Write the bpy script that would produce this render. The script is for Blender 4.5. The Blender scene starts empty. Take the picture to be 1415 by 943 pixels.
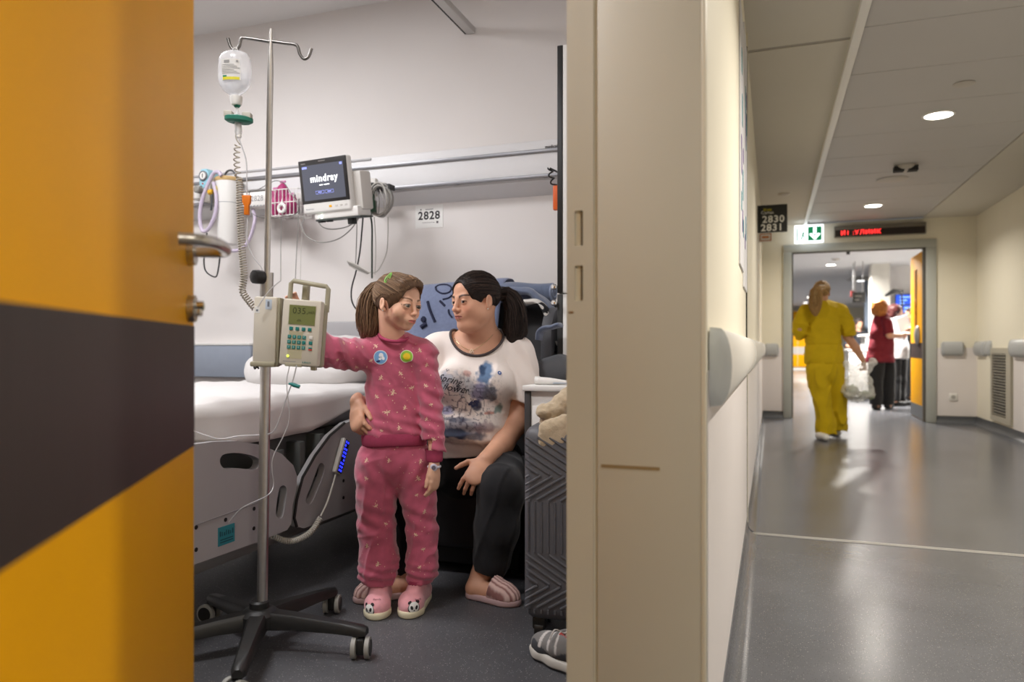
import bpy, bmesh, math, random
import numpy as np
from mathutils import Vector, Matrix
from mathutils.bvhtree import BVHTree

random.seed(7)
scene = bpy.context.scene
COL = scene.collection

# ------------------------------------------------------------------ camera
CAM_H = 0.95
YAW = math.atan(0.3591)                 # the corridor runs along +Y, the camera looks to the left of it
cam_data = bpy.data.cameras.new('camera')
cam = bpy.data.objects.new('camera', cam_data)
COL.objects.link(cam)
cam.location = (0, 0, CAM_H)
cam.rotation_euler = (math.pi / 2, 0, YAW)
cam_data.sensor_width = 36
cam_data.lens = 36 * 1000 / 1415
cam_data.shift_y = 7.1 / 1415
cam_data.clip_start = 0.02
cam_data.clip_end = 100
cam_data.dof.use_dof = True
cam_data.dof.focus_distance = 2.62
cam_data.dof.aperture_fstop = 2.2
scene.camera = cam

# ------------------------------------------------------------------ world, exposure
world = bpy.data.worlds.new('world')
scene.world = world
world.use_nodes = True
world.node_tree.nodes['Background'].inputs[0].default_value = (0.75, 0.85, 1.0, 1)
world.node_tree.nodes['Background'].inputs[1].default_value = 0.4
vs = scene.view_settings
vs.view_transform = 'Standard'
vs.look = 'None'
vs.exposure = 0.0
vs.gamma = 1.0
vs.use_curve_mapping = False
scene.cycles.use_denoising = True
scene.cycles.max_bounces = 8
scene.cycles.diffuse_bounces = 5
scene.cycles.glossy_bounces = 4
scene.cycles.transparent_max_bounces = 12
scene.cycles.sample_clamp_indirect = 4
scene.cycles.caustics_reflective = False
scene.cycles.caustics_refractive = False

# lamp strengths in watts (the lamps themselves are built further down)
W_ROOM = 54
W_CORRIDOR = 32
W_HALL = 230
WARM = (1.0, 0.935, 0.83)
COOL = (0.985, 0.98, 1.0)

# ------------------------------------------------------------------ view geometry helpers
FW = Vector((-math.sin(YAW), math.cos(YAW), 0))
RT = Vector((math.cos(YAW), math.sin(YAW), 0))
UP = Vector((0, 0, 1))
CAM = Vector((0, 0, CAM_H))

def ray(x, y):
    return FW + RT * ((x - 707.5) / 1000) + UP * ((478.6 - y) / 1000)

def at_d(x, y, d):
    return CAM + ray(x, y) * d

def at_x(x, y, X):
    r = ray(x, y); return CAM + r * (X / r.x)

def at_y(x, y, Y):
    r = ray(x, y); return CAM + r * (Y / r.y)

def at_z(x, y, Z):
    r = ray(x, y); return CAM + r * ((Z - CAM_H) / r.z)

# ------------------------------------------------------------------ materials
MATS = {}

def srgb(r, g, b):
    def f(c):
        c /= 255
        return c / 12.92 if c <= 0.04045 else ((c + 0.055) / 1.055) ** 2.4
    return (f(r), f(g), f(b))

def mat(name, col=(0.8, 0.8, 0.8), rough=0.5, metal=0.0, noise=0.0, nscale=30, bump=0.0, bscale=200,
        emit=None, estr=0.0, alpha=1.0, trans=0.0, ior=1.45, spec=0.5, coat=0.0, sss=0.0, sheen=0.0, vcol=False,
        stretch=None):
    if name in MATS:
        return MATS[name]
    m = bpy.data.materials.new(name)
    m.use_nodes = True
    nt = m.node_tree
    b = nt.nodes['Principled BSDF']
    b.inputs['Base Color'].default_value = (*col, 1)
    b.inputs['Roughness'].default_value = rough
    b.inputs['Metallic'].default_value = metal
    b.inputs['Alpha'].default_value = alpha
    b.inputs['Transmission Weight'].default_value = trans
    b.inputs['IOR'].default_value = ior
    b.inputs['Specular IOR Level'].default_value = spec
    b.inputs['Coat Weight'].default_value = coat
    if sheen:
        b.inputs['Sheen Weight'].default_value = sheen
        b.inputs['Sheen Roughness'].default_value = 0.5
    if sss:
        b.inputs['Subsurface Weight'].default_value = sss
        b.inputs['Subsurface Radius'].default_value = (0.012, 0.005, 0.003)
        b.inputs['Subsurface Scale'].default_value = 1.0
    if emit:
        b.inputs['Emission Color'].default_value = (*emit, 1)
        b.inputs['Emission Strength'].default_value = estr
    tc = nt.nodes.new('ShaderNodeTexCoord')
    vec = tc.outputs['Object']
    if stretch:
        mp = nt.nodes.new('ShaderNodeMapping')
        mp.inputs['Scale'].default_value = stretch
        nt.links.new(vec, mp.inputs['Vector'])
        vec = mp.outputs['Vector']
    src = None
    if vcol:
        at = nt.nodes.new('ShaderNodeAttribute')
        at.attribute_name = 'Col'
        src = at.outputs['Color']
        nt.links.new(src, b.inputs['Base Color'])
    if noise:
        n = nt.nodes.new('ShaderNodeTexNoise')
        n.inputs['Scale'].default_value = nscale
        n.inputs['Detail'].default_value = 5
        nt.links.new(vec, n.inputs['Vector'])
        mr = nt.nodes.new('ShaderNodeMapRange')
        mr.inputs['From Min'].default_value = 0.25
        mr.inputs['From Max'].default_value = 0.75
        mr.inputs['To Min'].default_value = 1 - noise
        mr.inputs['To Max'].default_value = 1 + noise
        nt.links.new(n.outputs['Fac'], mr.inputs['Value'])
        mx = nt.nodes.new('ShaderNodeVectorMath')
        mx.operation = 'SCALE'
        if src is not None:
            nt.links.new(src, mx.inputs[0])
        else:
            mx.inputs[0].default_value = col
        nt.links.new(mr.outputs['Result'], mx.inputs['Scale'])
        nt.links.new(mx.outputs['Vector'], b.inputs['Base Color'])
    if bump:
        n2 = nt.nodes.new('ShaderNodeTexNoise')
        n2.inputs['Scale'].default_value = bscale
        n2.inputs['Detail'].default_value = 3
        nt.links.new(vec, n2.inputs['Vector'])
        bp = nt.nodes.new('ShaderNodeBump')
        bp.inputs['Strength'].default_value = bump
        bp.inputs['Distance'].default_value = 0.002
        nt.links.new(n2.outputs['Fac'], bp.inputs['Height'])
        nt.links.new(bp.outputs['Normal'], b.inputs['Normal'])
    MATS[name] = m
    return m

def floor_mat(name, base, fleck, dark, rough):
    m = mat(name, base, rough, bump=0.02, bscale=60)
    nt = m.node_tree
    b = nt.nodes['Principled BSDF']
    tc = nt.nodes.new('ShaderNodeTexCoord')
    n = nt.nodes.new('ShaderNodeTexNoise'); n.inputs['Scale'].default_value = 3.0; n.inputs['Detail'].default_value = 6
    nt.links.new(tc.outputs['Object'], n.inputs['Vector'])
    cr = nt.nodes.new('ShaderNodeValToRGB')
    cr.color_ramp.elements[0].position = 0.3; cr.color_ramp.elements[1].position = 0.7
    cr.color_ramp.elements[0].color = (*[c * 0.86 for c in base], 1); cr.color_ramp.elements[1].color = (*[c * 1.14 for c in base], 1)
    nt.links.new(n.outputs['Fac'], cr.inputs['Fac'])
    last = cr.outputs['Color']
    for sc_, th, colr in ((150, 0.20, fleck), (170, 0.26, dark), (80, 0.13, fleck)):
        v = nt.nodes.new('ShaderNodeTexVoronoi'); v.inputs['Scale'].default_value = sc_
        nt.links.new(tc.outputs['Object'], v.inputs['Vector'])
        lt = nt.nodes.new('ShaderNodeMath'); lt.operation = 'LESS_THAN'; lt.inputs[1].default_value = th
        nt.links.new(v.outputs['Distance'], lt.inputs[0])
        # only some of the cells carry a fleck
        sep = nt.nodes.new('ShaderNodeSeparateColor')
        nt.links.new(v.outputs['Color'], sep.inputs['Color'])
        g2 = nt.nodes.new('ShaderNodeMath'); g2.operation = 'GREATER_THAN'; g2.inputs[1].default_value = 0.6
        nt.links.new(sep.outputs[0], g2.inputs[0])
        mu = nt.nodes.new('ShaderNodeMath'); mu.operation = 'MULTIPLY'
        nt.links.new(lt.outputs[0], mu.inputs[0]); nt.links.new(g2.outputs[0], mu.inputs[1])
        mx = nt.nodes.new('ShaderNodeMix'); mx.data_type = 'RGBA'
        nt.links.new(mu.outputs[0], mx.inputs['Factor'])
        nt.links.new(last, mx.inputs[6]); mx.inputs[7].default_value = (*colr, 1)
        last = mx.outputs[2]
    nt.links.new(last, b.inputs['Base Color'])
    return m

# ------------------------------------------------------------------ mesh builder
def frame(axis, hint=None):
    z = Vector(axis).normalized()
    h = Vector(hint) if hint is not None else (Vector((0, 0, 1)) if abs(z.z) < 0.9 else Vector((1, 0, 0)))
    x = h.cross(z)
    if x.length < 1e-6:
        x = Vector((1, 0, 0)).cross(z)
    x.normalize()
    y = z.cross(x)
    return x, y, z

def catmull(pts, n=6, closed=False):
    pts = [Vector(p) for p in pts]
    out = []
    N = len(pts)
    for i in range(N if closed else N - 1):
        p0 = pts[(i - 1) % N] if closed or i > 0 else pts[0] * 2 - pts[1]
        p1 = pts[i]; p2 = pts[(i + 1) % N]
        p3 = pts[(i + 2) % N] if closed or i + 2 < N else p2 * 2 - p1
        for j in range(n):
            t = j / n
            out.append(0.5 * ((2 * p1) + (p2 - p0) * t + (2 * p0 - 5 * p1 + 4 * p2 - p3) * t * t + (3 * p1 - p0 - 3 * p2 + p3) * t ** 3))
    if not closed:
        out.append(pts[-1])
    return out

class MB:
    def __init__(s):
        s.v = []; s.f = []; s.c = []       # vertices, faces, optional vertex colours

    def add(s, vs, fs, M=None):
        o = len(s.v)
        if M is None:
            s.v += [tuple(p) for p in vs]
        else:
            s.v += [tuple(M @ Vector(p)) for p in vs]
        s.f += [tuple(i + o for i in f) for f in fs]
        return s

    def box(s, lo, hi, M=None, bevel=0.0, seg=2):
        lo = Vector(lo); hi = Vector(hi)
        if bevel:
            bm = bmesh.new()
            bmesh.ops.create_cube(bm, size=1)
            for v in bm.verts:
                v.co = Vector([(lo[i] + hi[i]) / 2 + v.co[i] * (hi[i] - lo[i]) for i in range(3)])
            b = min(bevel, 0.49 * min(abs(hi[i] - lo[i]) for i in range(3)))
            bmesh.ops.bevel(bm, geom=list(bm.edges), offset=b, segments=seg, profile=0.5, affect='EDGES')
            s.bm(bm, M)
            return s
        x0, y0, z0 = lo; x1, y1, z1 = hi
        return s.add([(x0, y0, z0), (x1, y0, z0), (x1, y1, z0), (x0, y1, z0), (x0, y0, z1), (x1, y0, z1), (x1, y1, z1), (x0, y1, z1)],
                     [(0, 3, 2, 1), (4, 5, 6, 7), (0, 1, 5, 4), (1, 2, 6, 5), (2, 3, 7, 6), (3, 0, 4, 7)], M)

    def bm(s, bm, M=None):
        bm.verts.ensure_lookup_table()
        bm.verts.index_update()
        s.add([v.co.copy() for v in bm.verts], [tuple(v.index for v in f.verts) for f in bm.faces], M)
        bm.free()
        return s

    def tube(s, path, r, seg=8, closed=False, caps=True, M=None):
        path = [Vector(p) for p in path]
        n = len(path)
        rs = r if hasattr(r, '__len__') else [r] * n
        vs, fs = [], []
        x = None
        for i, p in enumerate(path):
            a = path[(i - 1) % n] if closed or i > 0 else p
            b = path[(i + 1) % n] if closed or i < n - 1 else p
            z = (b - a)
            if z.length < 1e-9:
                z = Vector((0, 0, 1))
            z.normalize()
            if x is None:
                x, y, _ = frame(z)
            else:
                x = x - z * x.dot(z)
                if x.length < 1e-6:
                    x, y, _ = frame(z)
                x.normalize(); y = z.cross(x)
            for k in range(seg):
                t = 2 * math.pi * k / seg
                vs.append(p + (x * math.cos(t) + y * math.sin(t)) * rs[i])
        for i in range(n if closed else n - 1):
            j = (i + 1) % n
            for k in range(seg):
                l = (k + 1) % seg
                fs.append((i * seg + k, i * seg + l, j * seg + l, j * seg + k))
        if caps and not closed:
            fs.append(tuple(range(seg - 1, -1, -1)))
            fs.append(tuple(range((n - 1) * seg, n * seg)))
        return s.add(vs, fs, M)

    def cyl(s, a, b, r, r2=None, seg=20, M=None):
        return s.tube([a, b], [r, r if r2 is None else r2], seg, M=M)

    def lathe(s, prof, c=(0, 0, 0), axis=(0, 0, 1), seg=24, M=None):
        """prof: list of (radius, height) along axis, closed at both ends"""
        x, y, z = frame(axis)
        c = Vector(c)
        vs, fs = [], []
        for r, h in prof:
            for k in range(seg):
                t = 2 * math.pi * k / seg
                vs.append(c + z * h + (x * math.cos(t) + y * math.sin(t)) * max(r, 1e-5))
        n = len(prof)
        for i in range(n - 1):
            for k in range(seg):
                l = (k + 1) % seg
                fs.append((i * seg + k, i * seg + l, (i + 1) * seg + l, (i + 1) * seg + k))
        fs.append(tuple(range(seg - 1, -1, -1)))
        fs.append(tuple(range((n - 1) * seg, n * seg)))
        return s.add(vs, fs, M)

    def sphere(s, c, r, M=None, seg=16, rings=10):
        r = r if hasattr(r, '__len__') else (r, r, r)
        bm = bmesh.new()
        bmesh.ops.create_uvsphere(bm, u_segments=seg, v_segments=rings, radius=1)
        for v in bm.verts:
            v.co = Vector((c[0] + v.co.x * r[0], c[1] + v.co.y * r[1], c[2] + v.co.z * r[2]))
        return s.bm(bm, M)

    def prism(s, poly, d, O, U, V, bevel=0.0, holes=()):
        """polygon (u,v) points in the plane O+u*U+v*V, extruded by vector d; holes are cut through"""
        O = Vector(O); U = Vector(U); V = Vector(V); d = Vector(d)
        bm = bmesh.new()
        loops = []
        for pl in [poly] + list(holes):
            vv = [bm.verts.new(O + U * a + V * b) for a, b in pl]
            loops.append(vv)
        if not holes:
            bm.faces.new(loops[0])
        else:
            es = []
            for vv in loops:
                for i in range(len(vv)):
                    es.append(bm.edges.new((vv[i], vv[(i + 1) % len(vv)])))
            bmesh.ops.triangle_fill(bm, use_beauty=True, use_dissolve=False, edges=es)
        r = bmesh.ops.extrude_face_region(bm, geom=list(bm.faces))
        bmesh.ops.translate(bm, vec=d, verts=[e for e in r['geom'] if isinstance(e, bmesh.types.BMVert)])
        bmesh.ops.recalc_face_normals(bm, faces=list(bm.faces))
        if bevel:
            es = [e for e in bm.edges if len(e.link_faces) == 2 and e.calc_face_angle(0) > 1.2]
            bmesh.ops.bevel(bm, geom=es, offset=bevel, segments=2, profile=0.5, affect='EDGES')
        return s.bm(bm)

def mesh_from(mb, name, origin=None, recalc=True, sharp=38):
    me = bpy.data.meshes.new(name)
    if origin is not None:
        ox, oy, oz = origin
        vs = [(a - ox, b - oy, c - oz) for a, b, c in mb.v]
    else:
        vs = mb.v
    me.from_pydata(vs, [], mb.f)
    me.validate()
    bm = bmesh.new(); bm.from_mesh(me)
    if recalc:
        bmesh.ops.recalc_face_normals(bm, faces=list(bm.faces))
    th = math.radians(sharp)
    for f in bm.faces:
        f.smooth = True
    for e in bm.edges:
        e.smooth = not (len(e.link_faces) != 2 or e.calc_face_angle(0) > th)
    bm.to_mesh(me); bm.free()
    if mb.c:
        ca = me.color_attributes.new('Col', 'FLOAT_COLOR', 'POINT')
        arr = np.ones((len(me.vertices), 4), np.float32)
        cc = np.array(mb.c, np.float32)
        arr[:len(cc), :3] = cc
        ca.data.foreach_set('color', arr.ravel())
    return me

def tag(o, label, cat, group=None):
    o['label'] = label; o['category'] = cat
    if group:
        o['group'] = group
    return o

def thing(name, label, cat, loc, group=None):
    o = bpy.data.objects.new(name, None)
    o.empty_display_size = 0.05
    o.location = loc
    COL.objects.link(o)
    return tag(o, label, cat, group)

WPOS = {}

def wloc(o):
    return WPOS[o.name] if o.name in WPOS else Vector(o.location)

def part(name, mb, m, parent=None, label=None, sharp=38, recalc=True):
    bb = np.array(mb.v)
    lo, hi = bb.min(0), bb.max(0)
    org = Vector(((lo + hi) / 2).tolist())
    if parent is None:
        org.z = lo[2]
    me = mesh_from(mb, name, org, sharp=sharp, recalc=recalc)
    me.materials.append(m)
    o = bpy.data.objects.new(name, me)
    COL.objects.link(o)
    if parent is not None:
        o.parent = parent
        o.location = org - wloc(parent)
    else:
        o.location = org
    WPOS[o.name] = org
    if label:
        o['label'] = label
    return o

def single(name, mb, m, label, cat, group=None, sharp=38):
    return tag(part(name, mb, m, None, sharp=sharp), label, cat, group)

def struct(name, mb, m, parent=None, sharp=38):
    o = part(name, mb, m, parent, sharp=sharp)
    if parent is None:
        o['kind'] = 'structure'
    return o

def copy_thing(root, loc, label=None):
    """copy of a thing with its parts and sub-parts; the mesh data is shared"""
    def rec(o, parent):
        c = o.copy()
        COL.objects.link(c)
        c.parent = parent
        for ch in list(o.children):
            rec(ch, c)
        return c
    r = rec(root, None)
    r.location = loc
    if label:
        r['label'] = label
    return r

TEXTS = {}

def text_shape(txt, size=1.0, bold=False, shear=0.0, spacing=1.0):
    """2-D outline mesh of a line of text, centred on the origin: vertices, faces, width"""
    key = (txt, size, shear, spacing, bold)
    if key in TEXTS:
        return TEXTS[key]
    cu = bpy.data.curves.new('text', 'FONT')
    cu.body = txt; cu.size = size; cu.align_x = 'CENTER'; cu.align_y = 'CENTER'
    cu.shear = shear; cu.space_character = spacing; cu.resolution_u = 3
    if bold:
        cu.offset = size * 0.022
    o = bpy.data.objects.new('text', cu)
    COL.objects.link(o)
    dg = bpy.context.evaluated_depsgraph_get()
    dg.update()
    me = bpy.data.meshes.new_from_object(o.evaluated_get(dg))
    vs = [(v.co.x, v.co.y) for v in me.vertices]
    fs = [tuple(p.vertices) for p in me.polygons]
    bpy.data.objects.remove(o); bpy.data.curves.remove(cu); bpy.data.meshes.remove(me)
    xs = [a for a, _ in vs] or [0]
    TEXTS[key] = (vs, fs, max(xs) - min(xs))
    return TEXTS[key]

def flat_text(mb, txt, O, U, V, size, off=0.0, **kw):
    vs, fs, _ = text_shape(txt, size, **kw)
    O = Vector(O); U = Vector(U).normalized(); V = Vector(V).normalized(); N = U.cross(V)
    mb.add([O + U * a + V * b + N * off for a, b in vs], fs)
    return mb

def quad(mb, O, U, V, u0, u1, v0, v1, off=0.0):
    O = Vector(O); U = Vector(U).normalized(); V = Vector(V).normalized(); N = U.cross(V)
    mb.add([O + U * a + V * b + N * off for a, b in ((u0, v0), (u1, v0), (u1, v1), (u0, v1))], [(0, 1, 2, 3)])
    return mb

def slabM(O, U, V):
    """matrix with columns U, V, UxV at O: boxes can be written in a panel's own coordinates"""
    U = Vector(U).normalized(); V = Vector(V).normalized(); N = U.cross(V)
    return Matrix(((U.x, V.x, N.x, O[0]), (U.y, V.y, N.y, O[1]), (U.z, V.z, N.z, O[2]), (0, 0, 0, 1)))

def rot_pts(path, M):
    return [M @ Vector(p) for p in path]
# ================================================================== materials of the setting
M_ROOMWALL = mat('room_wall_paint', srgb(226, 221, 218), 0.7, noise=0.015, nscale=2.5, bump=0.05, bscale=300)
M_CEIL = mat('ceiling_paint', srgb(224, 222, 220), 0.8, noise=0.02, nscale=2)
M_CREAM = mat('corridor_cream_paint', srgb(234, 228, 211), 0.5, noise=0.015, nscale=3, bump=0.04, bscale=300)
M_WAINSCOT = mat('wall_protection_sheet', srgb(226, 220, 219), 0.38, noise=0.012, nscale=4)
M_JAMB = mat('cream_metal_frame', srgb(204, 200, 187), 0.45, noise=0.03, nscale=3)
M_JAMBEDGE = mat('cream_metal_edge', srgb(222, 216, 198), 0.4)
M_GREYFRAME = mat('grey_frame_paint', srgb(178, 181, 176), 0.4)
M_DARKBASE = mat('dark_grey_skirting', srgb(84, 86, 90), 0.45, noise=0.05, nscale=40)
M_DARK = mat('black_gap', srgb(22, 22, 22), 0.6)
M_STEEL = mat('brushed_steel', (0.55, 0.53, 0.5), 0.28, 1.0, noise=0.06, nscale=60)
M_CHROME = mat('chrome', (0.72, 0.71, 0.69), 0.16, 1.0)
M_ALU = mat('aluminium', srgb(170, 170, 172), 0.35, 0.9)
M_WHITE = mat('white_plastic', srgb(228, 226, 222), 0.4)
M_WHITEP = mat('white_paper', srgb(236, 235, 232), 0.7)
M_BLACK = mat('black_plastic', srgb(30, 29, 28), 0.42, noise=0.08, nscale=80)
M_BLACKTXT = mat('black_print', srgb(34, 32, 34), 0.7)
M_GREYRAIL = mat('grey_vinyl_rail', srgb(176, 178, 180), 0.42, noise=0.01)
M_PALERAIL = mat('pale_vinyl_rail', srgb(214, 212, 207), 0.4, noise=0.01)
M_YELLOW = mat('yellow_laminate', srgb(236, 168, 0), 0.5, noise=0.03, nscale=6, bump=0.02, bscale=500, spec=0.2)
M_DARKLAM = mat('dark_brown_laminate', srgb(58, 51, 50), 0.45, spec=0.25, noise=0.10, nscale=90, stretch=(1, 1, 0.06))
M_FLOOR_R = floor_mat('room_vinyl_floor', srgb(78, 78, 81), srgb(150, 148, 147), srgb(50, 49, 52), 0.5)
M_FLOOR_C = floor_mat('corridor_vinyl_floor', srgb(86, 87, 92), srgb(132, 131, 129), srgb(66, 66, 70), 0.24)
M_LIGHTSTRIP = mat('pale_seam', srgb(166, 163, 158), 0.4)

XW, XI = -0.122, -0.40          # corridor face and room face of the wall between them
YJ = 1.444                      # jamb that faces the camera
YH = 3.70                       # wall behind the bed
ZR, ZC = 2.95, 2.55             # ceilings
XRW = 2.36                      # right wall of the corridor
YE = 10.25                      # end wall of the corridor
YB = -2.6                       # behind the camera
YHALL = 33.0

# ------------------------------------------------------------------ floors
struct('floor_room', MB().box((-4.5, YB, -0.1), (XI + 0.14, YH, 0)), M_FLOOR_R)
fc = struct('floor_corridor', MB().box((XI + 0.14, YB, -0.1), (XRW + 0.1, YHALL, 0)).box((-3.2, YE, -0.1), (XI + 0.14, YHALL, 0)).box((XRW + 0.1, YE, -0.1), (5.2, YHALL, 0)), M_FLOOR_C)
seam = MB()
seam.box((XW + 0.03, 3.845, 0), (XRW - 0.02, 3.857, 0.003)).box((XW + 0.03, 3.868, 0), (XRW - 0.02, 3.880, 0.003))
struct('trim_1', seam, M_LIGHTSTRIP)
# ------------------------------------------------------------------ room shell
struct('wall_head', MB().box((-4.6, YH, 0), (XI, YH + 0.12, ZR)), M_ROOMWALL)
struct('wall_room_left', MB().box((-4.6, YB, 0), (-4.5, YH, ZR)), M_ROOMWALL)
struct('wall_room_back', MB().box((-4.6, YB - 0.1, 0), (XI, YB, ZR)), M_ROOMWALL)
ce = struct('ceiling_room', MB().box((-4.6, YB - 0.1, ZR), (XI + 0.02, YH + 0.12, ZR + 0.1)), M_CEIL)
# the shallow white ceiling track with a thin dark strip beside it
tp0 = at_y(652, 47, YH)
tr = MB().box((tp0.x - 0.03, 0.6, tp0.z), (tp0.x + 0.02, YH, tp0.z + 0.035), bevel=0.003)
struct('trim_2', tr, mat('track_white', srgb(196, 193, 190), 0.5))
struct('trim_3', MB().box((tp0.x - 0.042, 0.6, tp0.z + 0.004), (tp0.x - 0.0305, YH, tp0.z + 0.012)), M_DARK)
# ------------------------------------------------------------------ wall between room and corridor (door opening from Y=0.08 to the jamb)
wl = MB()
wl.box((XI + 0.008, YJ + 0.008, 0), (XW - 0.002, YE, ZR))
struct('wall_corridor_left', wl, M_CREAM)
struct('wall_corridor_near', MB().box((XI, YB, 0), (XW, 0.06, ZR)).box((XI, 0.06, 2.2), (XW, YJ + 0.008, ZR)), M_CREAM)
struct('wall_room_side', MB().box((XI - 0.004, YJ + 0.07, 0), (XI + 0.006, YH, ZR)), M_ROOMWALL)
# wall protection sheet below the handrail
struct('trim_4', MB().box((XW - 0.002, YJ + 0.012, 0.07), (XW + 0.003, 3.845, 0.90)).box((XW - 0.002, 3.885, 0.07), (XW + 0.003, YE, 0.90)), M_WAINSCOT)
struct('trim_5', MB().box((XW - 0.002, 3.852, 0.05), (XW + 0.004, 3.876, 2.47)), M_DARK)        # dark expansion joint
struct('trim_6', MB().box((XW - 0.002, 3.878, 0.05), (XW + 0.007, 3.905, 2.55)), M_JAMBEDGE)
# door frame facing the camera: strike post with two slots, dark gap, wide panel, corner bead
def arc_rect(u0, u1, v0, v1, r, n=4):
    pts = []
    for cx, cy, a0 in ((u1 - r, v0 + r, -90), (u1 - r, v1 - r, 0), (u0 + r, v1 - r, 90), (u0 + r, v0 + r, 180)):
        for k in range(n + 1):
            a = math.radians(a0 + 90 * k / n)
            pts.append((cx + r * math.cos(a), cy + r * math.sin(a)))
    return pts
s1 = at_y(800, 291, YJ).z; s2 = at_y(800, 340, YJ).z; s3 = at_y(800, 367, YJ).z; s4 = at_y(800, 416, YJ).z
xa, xb = at_y(794, 480, YJ).x, at_y(805.5, 480, YJ).x
xs0, xs1 = at_y(783, 480, YJ).x, at_y(820, 480, YJ).x
post = struct('trim_7', MB().prism([(xs0, 0), (xs1, 0), (xs1, 2.2), (xs0, 2.2)], (0, 0.06, 0), (0, YJ, 0), (1, 0, 0), (0, 0, 1),
              holes=[arc_rect(xa, xb, s2, s1, 0.003), arc_rect(xa, xb, s4, s3, 0.003)]), M_JAMB)
bk = MB()
for lo, hi in ((s2, s1), (s4, s3)):
    bk.box((xa - 0.004, YJ + 0.022, lo - 0.01), (xb + 0.004, YJ + 0.03, hi + 0.01))
    bk.box((xb - 0.006, YJ + 0.006, lo), (xb - 0.0005, YJ + 0.022, hi))
part('strike_box', bk, mat('strike_steel', srgb(112, 118, 124), 0.35, 0.7), post)
p = at_y(789, 432, YJ)
part('paint_chip', MB().sphere((p.x, YJ + 0.0005, p.z), (0.007, 0.0012, 0.003)), mat('bare_brown', srgb(132, 100, 62), 0.7), post)
struct('trim_8', MB().box((xs1, YJ + 0.016, 0), (at_y(828, 480, YJ).x, YJ + 0.05, 2.2)), M_DARK)
xc = at_y(825.5, 480, YJ).x
xp = at_y(969, 480, YJ).x
pan = struct('trim_9', MB().box((xc, YJ - 0.002, 0), (xp, YJ + 0.02, 2.2), bevel=0.0025), M_JAMB)
p0, p1 = at_y(831, 645, YJ), at_y(912, 647, YJ)
sc_ = MB(); sc_.box((p0.x, YJ - 0.0032, p0.z - 0.0012), (p1.x, YJ - 0.0018, p1.z + 0.0015))
part('scuff_mark', sc_, mat('scuff', srgb(150, 128, 92), 0.6), pan)
struct('trim_10', MB().box((xp, YJ - 0.004, 0), (XW + 0.003, YJ + 0.03, 2.55), bevel=0.003), M_JAMBEDGE)
# ------------------------------------------------------------------ skirting of the corridor: the vinyl turned up the wall
def cove(mb, a, b, n, h=0.085, r=0.05):
    """a quarter-round strip along the foot of a wall from a to b, n points into the corridor"""
    a = Vector(a); b = Vector(b); n = Vector(n)
    prof = [(0.0, h), (0.006, h)] + [(0.006 + r * (1 - math.cos(t)), r * (1 - math.sin(t)) + 0.0005) for t in [math.pi / 2 * k / 5 for k in range(6)]] + [(0.0, 0.0005)]
    N = len(prof)
    vs = [a + n * u + UP * z for u, z in prof] + [b + n * u + UP * z for u, z in prof]
    fs = [(i, (i + 1) % N, N + (i + 1) % N, N + i) for i in range(N)] + [tuple(range(N)), tuple(range(2 * N - 1, N - 1, -1))]
    return mb.add(vs, fs)
struct('baseboard_left', cove(cove(MB(), (XW, YJ + 0.02, 0), (XW, 3.85, 0), (1, 0, 0)), (XW, 3.88, 0), (XW, YE, 0), (1, 0, 0)), M_FLOOR_C)
struct('baseboard_right', cove(MB(), (XRW, YB, 0), (XRW, YE, 0), (-1, 0, 0), h=0.09, r=0.05), M_DARKBASE)
# ------------------------------------------------------------------ right wall, end wall with its doorway
struct('wall_corridor_right', MB().box((XRW, YB, 0), (XRW + 0.12, YE, ZC)), M_CREAM)
yv0, yv1 = at_x(1400, 480, XRW).y, at_x(1372, 480, XRW).y
struct('trim_11', MB().box((XRW - 0.004, YB, 0.09), (XRW, yv0 - 0.02, 0.93)), M_WAINSCOT)
struct('wall_corridor_back', MB().box((XI, YB - 0.1, 0), (XRW + 0.1, YB, ZC)), M_CREAM)
xo0, xo1 = at_y(1094, 480, YE).x, at_y(1279, 480, YE).x
zo = at_y(1180, 346, YE).z
ew = MB().box((-3.2, YE, 0), (xo0 - 0.02, YE + 0.14, ZC)).box((xo1 + 0.02, YE, 0), (5.2, YE + 0.14, ZC)).box((xo0 - 0.02, YE, zo + 0.02), (xo1 + 0.02, YE + 0.14, ZC))
struct('wall_end', ew, M_CREAM)
struct('trim_12', MB().box((XW, YE - 0.004, 0.09), (xo0 - 0.1, YE, 0.93)).box((xo1 + 0.11, YE - 0.004, 0.09), (XRW, YE, 0.93)), M_WAINSCOT)
struct('baseboard_end', cove(cove(MB(), (XW, YE - 0.004, 0), (xo0 - 0.1, YE - 0.004, 0), (0, -1, 0)), (xo1 + 0.11, YE - 0.004, 0), (XRW, YE - 0.004, 0), (0, -1, 0)), M_DARKBASE)
fr = MB()
fr.box((xo0 - 0.105, YE - 0.03, 0), (xo0, YE + 0.16, zo + 0.1), bevel=0.006)
fr.box((xo1, YE - 0.03, 0), (xo1 + 0.115, YE + 0.16, zo + 0.1), bevel=0.006)
fr.box((xo0 - 0.105, YE - 0.032, zo), (xo1 + 0.115, YE + 0.16, zo + 0.1), bevel=0.006)
df = struct('trim_13', fr, M_GREYFRAME)
part('rubber_seal', MB().box((xo0, YE - 0.01, 0.002), (xo0 + 0.018, YE + 0.05, zo)).box((xo1 - 0.03, YE - 0.01, 0.002), (xo1, YE + 0.05, zo)).box((xo0, YE - 0.01, zo - 0.015), (xo1, YE + 0.05, zo)), mat('dark_seal', srgb(92, 88, 82), 0.5), df)
part('latch_plate', MB().box((at_y(1172, 342, YE).x - 0.02, YE - 0.005, zo - 0.05), (at_y(1172, 342, YE).x + 0.02, YE + 0.03, zo - 0.014), bevel=0.004), M_BLACK, df)
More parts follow.
